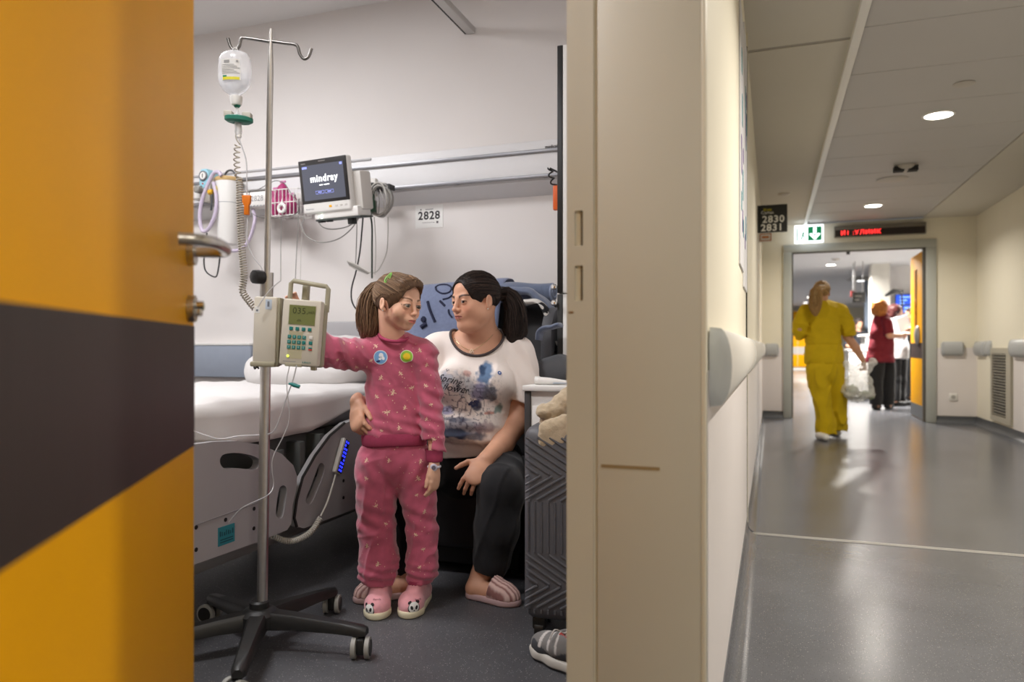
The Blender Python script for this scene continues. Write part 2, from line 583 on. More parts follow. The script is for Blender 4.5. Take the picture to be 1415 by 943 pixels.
# ------------------------------------------------------------------ corridor ceiling: plaster margin, white profile, long metal planks
XP0, XP1 = 0.385, 0.43
XT1 = 1.78
cl = MB().box((XI + 0.1, YB - 0.1, ZC + 0.012), (XRW + 0.1, YE, ZC + 0.1))
ceil = struct('ceiling_corridor', cl, M_DARK)
yj = at_z(1108, 62, ZC).y
M_PLANK = mat('ceiling_plank', srgb(186, 183, 181), 0.55, noise=0.012, nscale=3)
M_PLASTER = mat('ceiling_plaster', srgb(200, 195, 184), 0.75, noise=0.012, nscale=3)
part('plaster_margin', MB().box((XW - 0.02, YB, ZC), (XP0 + 0.004, yj - 0.02, ZC + 0.02)), M_PLASTER, ceil)
part('plaster_margin', MB().box((XW - 0.02, yj + 0.02, ZC), (XP0 + 0.004, YE, ZC + 0.02)), M_PLASTER, ceil)
part('joint_strip', MB().box((XW - 0.02, yj - 0.02, ZC + 0.004), (XP0 + 0.004, yj + 0.02, ZC + 0.02)), mat('joint_grey', srgb(158, 152, 142), 0.6), ceil)
part('plaster_margin', MB().box((XT1 - 0.004, YB, ZC - 0.004), (XRW + 0.02, YE, ZC + 0.02)), M_PLASTER, ceil)
part('ceiling_profile', MB().box((XP0, YB, ZC - 0.03), (XP1, YE - 0.02, ZC + 0.012), bevel=0.004), M_WHITE, ceil)
jy = [at_z(px, py, ZC).y for px, py in ((1191, 39), (1172, 106), (1158, 155), (1148, 192), (1142, 220), (1134, 245), (1127, 265))]
step = (jy[-1] - jy[0]) / 6
ys = [jy[0] + step * k for k in range(-10, 12)]
for a, b in zip(ys[:-1], ys[1:]):
    a2, b2 = max(a, YB), min(b, YE)
    if b2 - a2 > 0.1:
        part('ceiling_plank', MB().box((XP1 + 0.004, a2 + 0.004, ZC + 0.002), (XT1 - 0.008, b2 - 0.004, ZC + 0.014), bevel=0.003, seg=1), M_PLANK, ceil)
# ------------------------------------------------------------------ hall beyond the end wall
struct('ceiling_hall', MB().box((-3.2, YE + 0.13, ZC), (5.2, YHALL, ZC + 0.1)), mat('hall_ceiling', srgb(222, 222, 224), 0.7))
struct('wall_hall_left', MB().box((-3.3, YE, 0), (-3.2, YHALL, ZC)), M_CREAM)
struct('wall_hall_right', MB().box((5.2, YE, 0), (5.3, YHALL, ZC)), M_CREAM)
struct('wall_hall_far', MB().box((-3.2, YHALL, 0), (5.2, YHALL + 0.1, ZC)), M_CREAM)
# ================================================================== the yellow door of the room
DOOR_FREE = at_d(268, 478, 1.40); DOOR_FREE.z = 0
DU = Vector((-0.538, 0.843, 0)).normalized()            # from the hinge towards the free edge
DN = Vector((DU.y, -DU.x, 0))                           # face that looks at the corridor
DW = 1.21
hinge = DOOR_FREE - DU * DW
T = slabM(hinge, DU, UP)                                # columns: along, up, and DU x UP
if (DU.cross(UP)).dot(DN) < 0:
    raise RuntimeError('door normal')
def door_pt(px, py):
    r = ray(px, py); t = (hinge - CAM).dot(DN) / r.dot(DN)
    q = CAM + r * t - hinge
    return q.dot(DU), q.z
d1 = door_pt(268, 453)[1]; d2 = door_pt(268, 618)[1]
d1 = (d1 + door_pt(0, 412)[1]) / 2; d2 = (d2 + door_pt(0, 785)[1]) / 2
leaf = struct('door_1', MB().box((0, 0.012, -0.045), (DW, 2.14, 0.0), M=T, bevel=0.002), M_YELLOW)
part('stripe_panel', MB().box((0.002, d2, -0.002), (DW - 0.001, d1, 0.0012), M=T), M_DARKLAM, leaf)
hu, hz = DW - 0.045, door_pt(258, 346)[1]
hd = MB()
hd.tube([T @ Vector(p) for p in ((hu, hz, 0.0), (hu, hz, 0.012))], [0.026, 0.026], 24)
hnd = part('handle', hd, M_STEEL, leaf)
lv = catmull([(hu, hz, 0.008), (hu, hz, 0.05), (hu - 0.012, hz + 0.001, 0.066), (hu - 0.05, hz + 0.003, 0.070), (hu - 0.10, hz + 0.004, 0.064), (hu - 0.135, hz + 0.004, 0.045), (hu - 0.145, hz + 0.004, 0.012)], 6)
part('lever', MB().tube([T @ p for p in lv], 0.0105, 14), M_STEEL, hnd)
lz = door_pt(262, 427)[1]
lk = part('lock', MB().tube([T @ Vector((hu, lz, 0.0)), T @ Vector((hu, lz, 0.012))], 0.025, 24), M_STEEL, leaf)
part('lock_cylinder', MB().box((hu - 0.006, lz - 0.014, 0.01), (hu + 0.006, lz + 0.014, 0.024), M=T, bevel=0.003).tube([T @ Vector((hu, lz + 0.006, 0.01)), T @ Vector((hu, lz + 0.006, 0.026))], 0.009, 16), M_CHROME, lk)

# ================================================================== handrails
def rail_profile(h, d):
    pts = []
    for k in range(13):
        a = -math.pi / 2 + math.pi * k / 12
        pts.append((d * (0.35 + 0.65 * math.cos(a)) if 0 < k < 12 else 0.0, h / 2 * math.sin(a) if 0 < k < 12 else h / 2 * math.sin(a)))
    return [(max(u, 0.0), v) for u, v in pts]

def handrail(name, a, b, n, z, h, d, label, m, group=None, capm=None, ends=(1, 1)):
    a = Vector((a[0], a[1], 0)); b = Vector((b[0], b[1], 0)); n = Vector(n)
    t = (b - a).normalized()
    root = thing(name, label, 'handrail', (a.x, a.y, z - h / 2), group)
    pr = rail_profile(h, d)
    N = len(pr)
    def sweep(stations):
        mb = MB(); vs = []; fs = []
        for s_, sc in stations:
            vs += [a + t * s_ + n * (0.0005 + u * sc) + UP * (z + v * (0.35 + 0.65 * sc)) for u, v in pr]
        for i in range(len(stations) - 1):
            for k in range(N):
                l = (k + 1) % N
                fs.append((i * N + k, i * N + l, (i + 1) * N + l, (i + 1) * N + k))
        fs += [tuple(range(N - 1, -1, -1)), tuple(range((len(stations) - 1) * N, len(stations) * N))]
        return mb.add(vs, fs)
    L = (b - a).length
    e = min(0.025, L * 0.25)
    s0 = e if ends[0] else 0.0; s1 = L - e if ends[1] else L
    part('rail_cover', sweep([(s0, 1), (s1, 1)]), m, root)
    if ends[0]:
        part('end_cap', sweep([(0.0, 0.35), (0.006, 0.7), (0.02, 0.93), (s0 - 0.002, 1.02)]), capm or m, root)
    if ends[1]:
        part('end_cap', sweep([(s1 + 0.002, 1.02), (L - 0.02, 0.93), (L - 0.006, 0.7), (L, 0.35)]), capm or m, root)
    return root

M_CAP = mat('blue_grey_cap', srgb(194, 199, 202), 0.42)
handrail('handrail', (XW + 0.003, 1.50), (XW + 0.003, 3.846), (1, 0, 0), 0.908, 0.16, 0.042, 'long pale rounded handrail on the corridor wall, closest to the wide cream door frame', M_PALERAIL, capm=M_CAP)
handrail('handrail', (XW + 0.003, 3.885), (XW + 0.003, YE - 0.35), (1, 0, 0), 0.908, 0.16, 0.042, 'pale rounded handrail running on past the dark wall joint', M_PALERAIL)
pa, pb = at_y(1056, 484, YE), at_y(1076, 484, YE)
handrail('handrail', (pa.x, YE - 0.004), (pb.x, YE - 0.004), (0, -1, 0), 0.90, 0.17, 0.05, 'short grey handrail piece left of the grey doorway on the end wall', M_GREYRAIL)
pa, pb = at_y(1300, 482, YE), at_y(1332, 482, YE)
handrail('handrail', (pa.x, YE - 0.004), (pb.x, YE - 0.004), (0, -1, 0), 0.92, 0.175, 0.05, 'grey handrail piece above the white wall socket', M_GREYRAIL)
y1 = at_x(1339.5, 482, XRW - 0.04).y
handrail('handrail', (XRW, 10.18), (XRW, 9.80), (-1, 0, 0), 0.92, 0.175, 0.06, 'short grey handrail piece in the far right corner of the corridor', M_GREYRAIL)
handrail('handrail', (XRW, yv1 + 0.16), (XRW, yv1 + 0.03), (-1, 0, 0), 0.925, 0.175, 0.05, 'tiny grey handrail end just behind the vent grille', M_GREYRAIL)
handrail('handrail', (XRW - 0.004, yv0 - 0.05), (XRW - 0.004, 3.2), (-1, 0, 0), 0.93, 0.18, 0.06, 'long grey handrail right of the vent grille at the picture edge', M_GREYRAIL)

# ================================================================== vent grille on the right wall
root = thing('vent_grille', 'tall grey louvred vent grille low on the right corridor wall', 'vent', (XRW, (yv0 + yv1) / 2, 0.1))
zv0, zv1 = 0.12, 0.93
part('frame', MB().prism([(yv0, zv0), (yv1, zv0), (yv1, zv1), (yv0, zv1)], (-0.025, 0, 0), (XRW, 0, 0), (0, 1, 0), (0, 0, 1),
     holes=[[(yv0 + 0.16, zv0 + 0.06), (yv1 - 0.05, zv0 + 0.06), (yv1 - 0.05, zv1 - 0.06), (yv0 + 0.16, zv1 - 0.06)]]), mat('vent_grey', srgb(176, 170, 156), 0.45), root)
part('backing', MB().box((XRW - 0.004, yv0 + 0.02, zv0 + 0.02), (XRW - 0.001, yv1 - 0.02, zv1 - 0.02)), M_DARK, root)
nl = 22
lo = MB().box((-0.012, yv0 + 0.16, -0.007), (0.006, yv1 - 0.05, -0.003))
for k in range(nl):
    z = zv0 + 0.075 + (zv1 - zv0 - 0.15) * k / (nl - 1)
    mb = MB(); ang = Matrix.Rotation(math.radians(35), 4, 'Y')
    mb.box((-0.012, yv0 + 0.16, -0.002), (0.012, yv1 - 0.05, 0.002), M=Matrix.Translation((XRW - 0.016, 0, z)) @ ang)
    part('slat', mb, mat('vent_slat', srgb(190, 184, 172), 0.45), root)
# wall socket
p = at_y(1317, 549, YE - 0.004)
so = thing('wall_socket', 'white square wall socket low beside the doorway', 'socket', (p.x, YE - 0.01, p.z - 0.045))
part('plate', MB().box((p.x - 0.045, YE - 0.014, p.z - 0.045), (p.x + 0.045, YE - 0.004, p.z + 0.045), bevel=0.004), M_WHITE, so)
part('socket_well', MB().lathe([(0.024, 0), (0.024, 0.002), (0.019, 0.003), (0.012, 0.0015)], (p.x, YE - 0.014, p.z), (0, -1, 0)), mat('socket_shade', srgb(170, 168, 164), 0.5), so)

# ================================================================== ceiling lamps and fittings of the corridor
def downlight(X, Y, Z, label, power, group, col=WARM, r=0.085, estr=14):
    root = thing('ceiling_downlight', label, 'light', (X, Y, Z), group)
    part('trim_ring', MB().lathe([(r + 0.018, 0.004), (r + 0.018, -0.004), (r + 0.004, -0.008), (r, -0.004)], (X, Y, Z), seg=28), M_WHITE, root)
    part('diffuser', MB().lathe([(r, 0.0), (r, -0.005), (r * 0.8, -0.006)], (X, Y, Z), seg=28), mat('lamp_glow_%d_%.2f' % (estr, col[2]), (1, 1, 1), 0.5, emit=col, estr=estr), root)
    ld = bpy.data.lights.new('downlight_lamp', 'AREA')
    ld.shape = 'DISK'; ld.size = r * 1.9; ld.energy = power; ld.color = col
    ld.spread = math.radians(150)
    lo_ = bpy.data.objects.new('lamp', ld)
    COL.objects.link(lo_)
    lo_.parent = root
    lo_.location = (0, 0, -0.012)
    return root
downlight(1.085, 5.706, ZC, 'round lit ceiling downlight, the largest and nearest in the corridor', W_CORRIDOR, 'corridor downlights')
downlight(1.085, 9.13, ZC, 'round lit ceiling downlight above the red running-text display', W_CORRIDOR, 'corridor downlights')
downlight(1.085, 2.75, ZC, 'round lit ceiling downlight over the near corridor, ahead of the camera', W_CORRIDOR * 1.95, 'corridor downlights')
downlight(1.085, -0.75, ZC, 'round lit ceiling downlight over the near corridor, behind the camera', W_CORRIDOR * 1.2, 'corridor downlights')
for px, py, lab in ((1148, 366, 'round lit ceiling downlight in the hall, seen above the nurse through the doorway'), (1130, 398, 'small lit downlight in the hall, second of the row left of the nurse head'),
                    (1118, 411, 'small lit downlight in the hall, third of the row'), (1113, 418.5, 'small lit downlight in the hall, farthest of the row')):
    q = at_z(px, py, ZC)
    if q.y > YHALL - 0.4:
        q = at_z(px, py, ZC); q.y = YHALL - 0.5
    downlight(q.x, q.y, ZC, lab, W_HALL, 'hall downlights', col=(1, 0.95, 0.88))
downlight(1.1, 12.3, ZC, 'round hall downlight just behind the doorway lintel', W_HALL, 'hall downlights', col=(1, 0.95, 0.88))
downlight(2.9, 13.6, ZC, 'round hall downlight over the reception counter', W_HALL, 'hall downlights', col=(1, 0.95, 0.88))
def ceiling_disc(name, px, py, r, label, cat, m, h=0.03, slots=False):
    q = at_z(px, py, ZC)
    root = thing(name, label, cat, (q.x, q.y, ZC))
    part('base', MB().lathe([(r, 0.0), (r, -h * 0.3), (r * 0.8, -h * 0.7), (r * 0.5, -h)], (q.x, q.y, ZC), seg=24), m, root)
    if slots:
        sl = MB()
        for sgn in (-1, 1):
            for k in (0, 1):
                sl.box((q.x + sgn * 0.055 - 0.04, q.y - 0.055 + k * 0.05, ZC - h - 0.006), (q.x + sgn * 0.055 + 0.04, q.y - 0.03 + k * 0.05, ZC - h * 0.2))
        part('vent_slot', sl, M_DARK, root)
    return root
M_PALEFIT = mat('pale_fitting', srgb(186, 180, 172), 0.5)
ceiling_disc('loudspeaker', 1233, 248, 0.14, 'flat round ceiling loudspeaker grille between the two corridor downlights', 'speaker', M_PALEFIT, 0.012)
ceiling_disc('smoke_detector', 1251, 229, 0.085, 'ceiling smoke detector with dark slots beside the loudspeaker grille', 'detector', M_PALEFIT, 0.05, True)
ceiling_disc('sprinkler_cover', 1332, 116, 0.06, 'pale round sprinkler cover right of the nearest downlight', 'sprinkler', M_PALEFIT, 0.012)
ceiling_disc('sprinkler_cover', 1083, 268, 0.06, 'pale round sprinkler cover on the ceiling margin beside the black room sign', 'sprinkler', M_PALEFIT, 0.02)

# ================================================================== signs of the corridor
ys_ = 6.9
a, b = at_y(1047.5, 300, ys_), at_y(1088, 300, ys_)
z1, z0 = at_y(1068, 283, ys_).z, at_y(1068, 321, ys_).z
sg = thing('room_sign', 'black projecting room sign reading 2830 and 2831', 'sign', (a.x, ys_, z0))
part('panel', MB().box((XW, ys_, z0), (b.x, ys_ + 0.02, z1), bevel=0.002), mat('sign_black', srgb(42, 42, 40), 0.45), sg)
tx = MB()
cxs = (XW + b.x) / 2 + 0.008
flat_text(tx, '2830', (cxs, ys_ - 0.001, z0 + 0.115), (1, 0, 0), (0, 0, 1), 0.086, bold=True, spacing=1.12)
flat_text(tx, '2831', (cxs - 0.012, ys_ - 0.001, z0 + 0.04), (1, 0, 0), (0, 0, 1), 0.086, bold=True, spacing=1.12)
flat_text(tx, 'Camas', (cxs - 0.05, ys_ - 0.001, z0 + 0.178), (1, 0, 0), (0, 0, 1), 0.04)
part('lettering', tx, mat('sign_white', srgb(238, 236, 228), 0.6), sg, recalc=False)
part('logo', MB().box((XW + 0.05, ys_ - 0.002, z1 - 0.055), (XW + 0.075, ys_ - 0.0005, z1 - 0.03)).box((XW + 0.08, ys_ - 0.002, z1 - 0.055), (XW + 0.12, ys_ - 0.0005, z1 - 0.035)), mat('logo_yellow', srgb(150, 140, 40), 0.6), sg)
y2 = 7.6
a2 = at_y(1050, 322, y2); b2 = at_y(1067, 334, y2)
pl = thing('notice_plate', 'small orange and white notice plate below the black room sign', 'sign', (a2.x, y2, b2.z))
part('board', MB().box((XW, y2, b2.z), (b2.x, y2 + 0.01, a2.z)), M_WHITEP, pl)
nm = MB()
nm.prism(arc_rect(XW + 0.01, b2.x - 0.008, b2.z + 0.008, a2.z - 0.01, 0.004), (0, -0.001, 0), (0, y2 - 0.0005, 0), (1, 0, 0), (0, 0, 1),
         holes=[arc_rect(XW + 0.018, b2.x - 0.016, b2.z + 0.016, a2.z - 0.018, 0.004)])
nm.box((XW + 0.03, y2 - 0.001, (a2.z + b2.z) / 2 - 0.01), (b2.x - 0.03, y2, (a2.z + b2.z) / 2 + 0.012))
part('print', nm, mat('orange_print', srgb(206, 130, 70), 0.6), pl)
# exit sign hanging from the ceiling in front of the end wall
yx = YE - 0.25
a, b = at_y(1098, 312, yx), at_y(1138, 334.5, yx)
ex = thing('exit_sign', 'lit green and white emergency exit sign with running figure and down arrow', 'sign', ((a.x + b.x) / 2, yx, b.z))
part('light_box', MB().box((a.x, yx, b.z), (b.x, yx + 0.05, a.z), bevel=0.004), mat('exit_glow', (0.9, 0.95, 1.0), 0.4, emit=(0.86, 0.93, 1.0), estr=2.2), ex)
part('hanger_rod', MB().cyl(((a.x + b.x) / 2, yx + 0.025, a.z), ((a.x + b.x) / 2, yx + 0.025, ZC), 0.006, seg=8), M_ALU, ex)
eg = MB()
w = b.x - a.x; hh = a.z - b.z
ox, oz = a.x, b.z
e_y = yx - 0.001
def epoly(mb, pts):
    mb.add([(ox + u * w, e_y, oz + v * hh) for u, v in pts], [tuple(range(len(pts)))])
# right half: a green square with a white arrow; left half: running man in a doorway
epoly(eg, [(0.46, 0.10), (0.94, 0.10), (0.94, 0.90), (0.46, 0.90)])
ew_ = MB()
e_y = yx - 0.0025
epoly(ew_, [(0.65, 0.48), (0.75, 0.48), (0.75, 0.86), (0.65, 0.86)])
epoly(ew_, [(0.70, 0.14), (0.90, 0.48), (0.80, 0.52), (0.70, 0.34), (0.60, 0.52), (0.50, 0.48)])
part('arrow', ew_, mat('exit_glow'), ex, recalc=False)
e_y = yx - 0.001
for pl_ in ([(0.07, 0.1), (0.12, 0.1), (0.12, 0.85), (0.07, 0.85)], [(0.25, 0.40), (0.31, 0.36), (0.34, 0.60), (0.27, 0.62)], [(0.20, 0.22), (0.25, 0.18), (0.31, 0.38), (0.26, 0.42)],
            [(0.31, 0.38), (0.36, 0.20), (0.40, 0.22), (0.34, 0.42)], [(0.30, 0.66), (0.34, 0.64), (0.36, 0.74), (0.31, 0.76)], [(0.33, 0.55), (0.40, 0.48), (0.40, 0.53), (0.33, 0.60)]):
    epoly(eg, pl_)
part('pictogram', eg, mat('exit_green', srgb(20, 150, 100), 0.5, emit=srgb(20, 170, 110), estr=0.35), ex, recalc=False)
# LED running-text display
yl = YE - 0.06
a, b = at_y(1153, 328.5, yl), at_y(1280, 321, yl)
zl0, zl1 = at_y(1153, 328.5, yl).z, at_y(1153, 318.5, yl).z
ld_ = thing('text_display', 'long dark display over the doorway with red running letters', 'display', (a.x, yl, zl0))
part('case', MB().box((a.x, yl, zl0), (b.x, yl + 0.056, zl1 + 0.05), bevel=0.004), mat('display_case', srgb(120, 114, 104), 0.45), ld_)
part('window', MB().box((a.x + 0.01, yl - 0.004, zl0 + 0.008), (b.x - 0.012, yl + 0.001, zl1)), mat('display_black', srgb(38, 28, 24), 0.35), ld_)
tm = MB()
tcx = (at_y(1168, 322, yl).x + at_y(1211, 322, yl).x) / 2
flat_text(tm, 'И1 :УЛИИК', (tcx, yl - 0.006, (zl0 + zl1) / 2 + 0.004), (1, 0, 0), (0, 0, 1), 0.078, spacing=1.18)
part('letters', tm, mat('led_red', (1, 0.05, 0.04), 0.5, emit=(1.0, 0.03, 0.03), estr=3.5), ld_, recalc=False)
# posters on the corridor wall, seen almost edge-on
for y0, y1_, za, zb, lab, cs in ((3.02, 3.40, 1.28, 2.34, 'narrow coloured wall poster with purple figures seen edge-on by the joint', (srgb(214, 214, 220), srgb(110, 84, 140), srgb(70, 140, 150))),
                                 (3.44, 3.82, 1.22, 2.42, 'wall poster with teal and yellow blocks directly before the dark joint', (srgb(205, 212, 205), srgb(70, 120, 130), srgb(214, 176, 60)))):
    po = thing('wall_poster', lab, 'poster', (XW, (y0 + y1_) / 2, za))
    part('sheet', MB().box((XW - 0.001, y0, za), (XW + 0.005, y1_, zb)), mat('sheet_' + lab[-5:], cs[0], 0.5), po)
    for k in range(2):
        pm = MB()
        for j in range(5):
            zz = za + (zb - za) * (0.1 + 0.8 * random.random()); yy = y0 + (y1_ - y0) * (0.1 + 0.7 * random.random())
            pm.box((XW + 0.005, yy, zz), (XW + 0.0065, yy + 0.05, zz + 0.05 + 0.08 * random.random()))
        part('print', pm, mat('poster_ink_%s_%d' % (lab[-5:], k), cs[1 + k], 0.6), po)

# ================================================================== far yellow door in the end doorway, opened into the hall
hx = at_y(1277, 480, YE + 0.1).x
ang = math.radians(90)
du = Vector((-math.cos(ang), math.sin(ang), 0)); 
O = Vector((hx, YE + 0.11, 0.012))
Tm = slabM(O, du, UP)
nrm = du.cross(UP)
lw = 0.92; lh = zo - 0.03
sg_ = 1 if nrm.dot(CAM - O) > 0 else -1
f0, f1 = (-0.045, 0.0) if sg_ > 0 else (0.0, 0.045)
def dl(mb, u0, u1, v0, v1, t=0.0015):
    if sg_ > 0:
        return mb.box((u0, v0, -0.001), (u1, v1, t), M=Tm)
    return mb.box((u0, v0, -t), (u1, v1, 0.001), M=Tm)
door2 = struct('door_2', MB().box((0, 0, f0), (lw, lh, f1), M=Tm, bevel=0.002), M_YELLOW)
part('stripe_panel', dl(MB(), 0.0, lw, 0.78, 0.98), M_DARKLAM, door2)
part('kick_plate', dl(MB(), 0.0, lw, 0.0, 0.17, 0.003), M_DARKBASE, door2)
part('edge_strip', dl(MB(), 0.0, 0.11, 0.17, lh, 0.002), M_DARKBASE, door2)
part('vision_panel', dl(MB(), 0.45, 0.62, 1.2, lh - 0.2, 0.004), mat('amber_glass', srgb(150, 92, 10), 0.2), door2)
eb = MB()
z_ = 1.08
sgn = 1 if sg_ > 0 else -1
eb.sphere((0, 0, 0), (0.10, 0.13, 0.04), M=Tm @ Matrix.Translation((0.36, z_, sgn * 0.012)))
part('push_guard', eb, mat('guard_grey', srgb(150, 148, 148), 0.5), door2)
part('kick_edge', MB().box((lw, 0, f0), (lw + 0.004, lh, f1), M=Tm), M_JAMBEDGE, door2)

# ================================================================== hall furniture
# white reception counter
yc = 14.6
ca, cb = at_y(1196, 470, yc).x, at_y(1300, 470, yc).x
zc_ = at_y(1215, 462, yc).z
co = thing('reception_counter', 'white reception counter in the hall with a pale top', 'counter', ((ca + cb) / 2, yc, 0))
part('front_panel', MB().box((ca, yc, 0.1), (cb, yc + 0.05, zc_ - 0.04), bevel=0.004), mat('counter_white', srgb(226, 226, 226), 0.4), co)
part('side_panel', MB().box((ca, yc + 0.05, 0.1), (ca + 0.05, yc + 0.8, zc_ - 0.04)), mat('counter_white'), co)
part('plinth', MB().box((ca + 0.03, yc + 0.05, 0), (cb, yc + 0.75, 0.1)), M_DARKBASE, co)
part('counter_top', MB().box((ca - 0.05, yc - 0.05, zc_ - 0.04), (cb, yc + 0.85, zc_), bevel=0.006), M_WHITE, co)
# white cart nearer, beside the women
yk = 13.5
ka, kb = at_y(1234, 520, yk).x, at_y(1262, 520, yk).x
ct = thing('supply_cart', 'white supply cart on small black castors behind the far yellow door', 'cart', ((ka + kb) / 2, yk, 0))
part('body', MB().box((ka, yk, 0.12), (kb, yk + 0.45, 0.96), bevel=0.01), mat('counter_white'), ct)
part('top', MB().box((ka - 0.02, yk - 0.02, 0.96), (kb + 0.02, yk + 0.47, 0.99), bevel=0.005), M_WHITE, ct)
for k in range(3):
    z = 0.16 + k * 0.27
    dr = part('drawer', MB().box((ka + 0.015, yk - 0.012, z), (kb - 0.015, yk, z + 0.25), bevel=0.004), M_WHITE, ct)
    part('pull', MB().box((ka + 0.08, yk - 0.028, z + 0.2), (kb - 0.08, yk - 0.012, z + 0.215), bevel=0.003), M_ALU, dr)
for x in (ka + 0.05, kb - 0.05):
    for y in (yk + 0.05, yk + 0.4):
        part('castor', MB().cyl((x - 0.015, y, 0.055), (x + 0.015, y, 0.055), 0.055, seg=16).box((x - 0.008, y - 0.02, 0.05), (x + 0.008, y + 0.02, 0.12)), M_BLACK, ct)
# column of the hall, pale panel wall and blue-grey door panel
yq = 15.6
c0, c1 = at_y(1204, 400, yq).x, at_y(1230, 400, yq).x
struct('wall_column', MB().box((c0, yq, 0), (c1, yq + 0.4, ZC)), mat('column_white', srgb(214, 212, 206), 0.6))
w0 = at_y(1230, 400, 16.2).x
struct('wall_hall_screen', MB().box((w0, 16.2, 0), (5.2, 16.3, ZC)), mat('screen_wall', srgb(228, 226, 228), 0.6))
b0, b1 = at_y(1195, 400, 17).x, at_y(1206, 400, 17).x
struct('trim_14', MB().box((b0, 17, 0), (b1, 17.1, 2.35)), mat('blue_grey_panel', srgb(110, 122, 138), 0.5))
# yellow wardrobe doors at the far left of the hall
yw = 31.0
a0, a1 = at_y(1086, 450, yw).x, at_y(1119, 450, yw).x
zt = at_y(1100, 430, yw).z
wd = thing('wardrobe', 'yellow wardrobe doors with a pale band at the far end of the hall', 'wardrobe', ((a0 + a1) / 2, yw, 0))
part('body', MB().box((a0, yw, 0.1), (a1, yw + 0.5, zt)), M_WHITE, wd)
for k in range(2):
    u0 = a0 + (a1 - a0) * k / 2; u1 = a0 + (a1 - a0) * (k + 1) / 2
    d_ = part('door', MB().box((u0 + 0.006, yw - 0.02, 0.12), (u1 - 0.006, yw, zt - 0.01), bevel=0.003), M_YELLOW, wd)
    part('band', MB().box((u0 + 0.006, yw - 0.024, 0.62), (u1 - 0.006, yw - 0.02, 0.92)), mat('band_grey', srgb(190, 184, 178), 0.3), d_)
part('plinth', MB().box((a0, yw + 0.02, 0), (a1, yw + 0.45, 0.1)), M_WHITE, wd)
# hanging dark sign and the small red one next to it
yb = 15.0
a, b = at_y(1178, 404, yb), at_y(1196, 418.5, yb)
hs = thing('hanging_sign', 'black rectangular sign hanging from the hall ceiling', 'sign', (a.x, yb, b.z))
part('panel', MB().box((a.x, yb, b.z), (b.x, yb + 0.04, a.z), bevel=0.004), mat('sign_black'), hs)
part('rod', MB().cyl(((a.x * 0.8 + b.x * 0.2), yb + 0.02, a.z), ((a.x * 0.8 + b.x * 0.2), yb + 0.02, ZC), 0.01, seg=8).cyl(((a.x * 0.2 + b.x * 0.8), yb + 0.02, a.z), ((a.x * 0.2 + b.x * 0.8), yb + 0.02, ZC), 0.01, seg=8), M_ALU, hs)
lm = MB()
for k in range(2):
    lm.box((a.x + 0.04, yb - 0.002, a.z - 0.09 - 0.07 * k), (b.x - 0.06 - 0.05 * k, yb, a.z - 0.06 - 0.07 * k))
part('text_line', lm, mat('sign_grey_text', srgb(110, 106, 100), 0.6), hs)
a, b = at_y(1175.5, 402, 15.4), at_y(1183, 411, 15.4)
rs = thing('fire_sign', 'small dark red sign beside the black hanging sign', 'sign', (a.x, 15.4, b.z))
part('panel', MB().box((a.x, 15.4, b.z), (b.x, 15.43, a.z)), mat('dull_red', srgb(128, 44, 44), 0.5), rs)
part('rod', MB().cyl(((a.x + b.x) / 2, 15.415, a.z), ((a.x + b.x) / 2, 15.415, ZC), 0.01, seg=8), M_ALU, rs)
# blue wall screens
for (xa_, ya_, xb_, yb_), lab in (((1237, 407, 1262, 421), 'upper glowing blue wall screen behind the two women'), ((1243, 421.5, 1262, 433), 'lower glowing blue wall screen behind the two women')):
    a, b = at_y(xa_, ya_, 16.0), at_y(xb_, yb_, 16.0)
    sc = thing('wall_screen', lab, 'screen', (a.x, 16.0, b.z), 'hall wall screens')
    part('case', MB().box((a.x, 16.0, b.z), (b.x, 16.06, a.z), bevel=0.005), M_BLACK, sc)
    part('display', MB().box((a.x + 0.01, 15.996, b.z + 0.01), (b.x - 0.01, 16.0, a.z - 0.01)), mat('screen_blue', srgb(20, 40, 130), 0.4, emit=srgb(40, 90, 220), estr=1.1), sc)
    ln = MB()
    for k in range(3):
        zz = a.z - 0.05 - k * 0.06
        ln.box((a.x + 0.08, 15.993, zz - 0.02), (b.x - 0.06 - 0.05 * k, 15.996, zz))
    part('text_line', ln, mat('screen_text', srgb(150, 190, 250), 0.4, emit=srgb(140, 190, 255), estr=1.6), sc)
    part('mount', MB().box(((a.x + b.x) / 2 - 0.05, 16.06, (a.z + b.z) / 2 - 0.05), ((a.x + b.x) / 2 + 0.05, 16.2, (a.z + b.z) / 2 + 0.05)), M_BLACK, sc)
# ceiling cassette, light strip and camera dome in the hall
q = at_z(1192, 384.5, ZC)
cs_ = thing('ceiling_vent', 'flat grey square air vent on the hall ceiling', 'vent', (q.x, q.y, ZC))
part('frame', MB().box((q.x - 0.3, q.y - 0.5, ZC - 0.012), (q.x + 0.3, q.y + 0.5, ZC), bevel=0.004), mat('vent_pale', srgb(178, 176, 172), 0.5), cs_)
for k in range(5):
    part('slat', MB().box((q.x - 0.26, q.y - 0.42 + k * 0.19, ZC - 0.02), (q.x + 0.26, q.y - 0.36 + k * 0.19, ZC - 0.01)), mat('vent_slat2', srgb(160, 158, 154), 0.5), cs_)
q = at_z(1161, 404, ZC)
ls = thing('light_strip', 'long lit strip lamp on the hall ceiling beside the yellow nurse', 'light', (q.x + 0.4, min(q.y, 19), ZC))
part('housing', MB().box((q.x, 18.9, ZC - 0.05), (q.x + 1.0, 19.05, ZC), bevel=0.004), M_WHITE, ls)
part('diffuser', MB().box((q.x + 0.01, 18.91, ZC - 0.056), (q.x + 0.99, 19.04, ZC - 0.05)), mat('strip_glow', (1, 1, 1), 0.5, emit=(0.95, 0.97, 1), estr=6), ls)
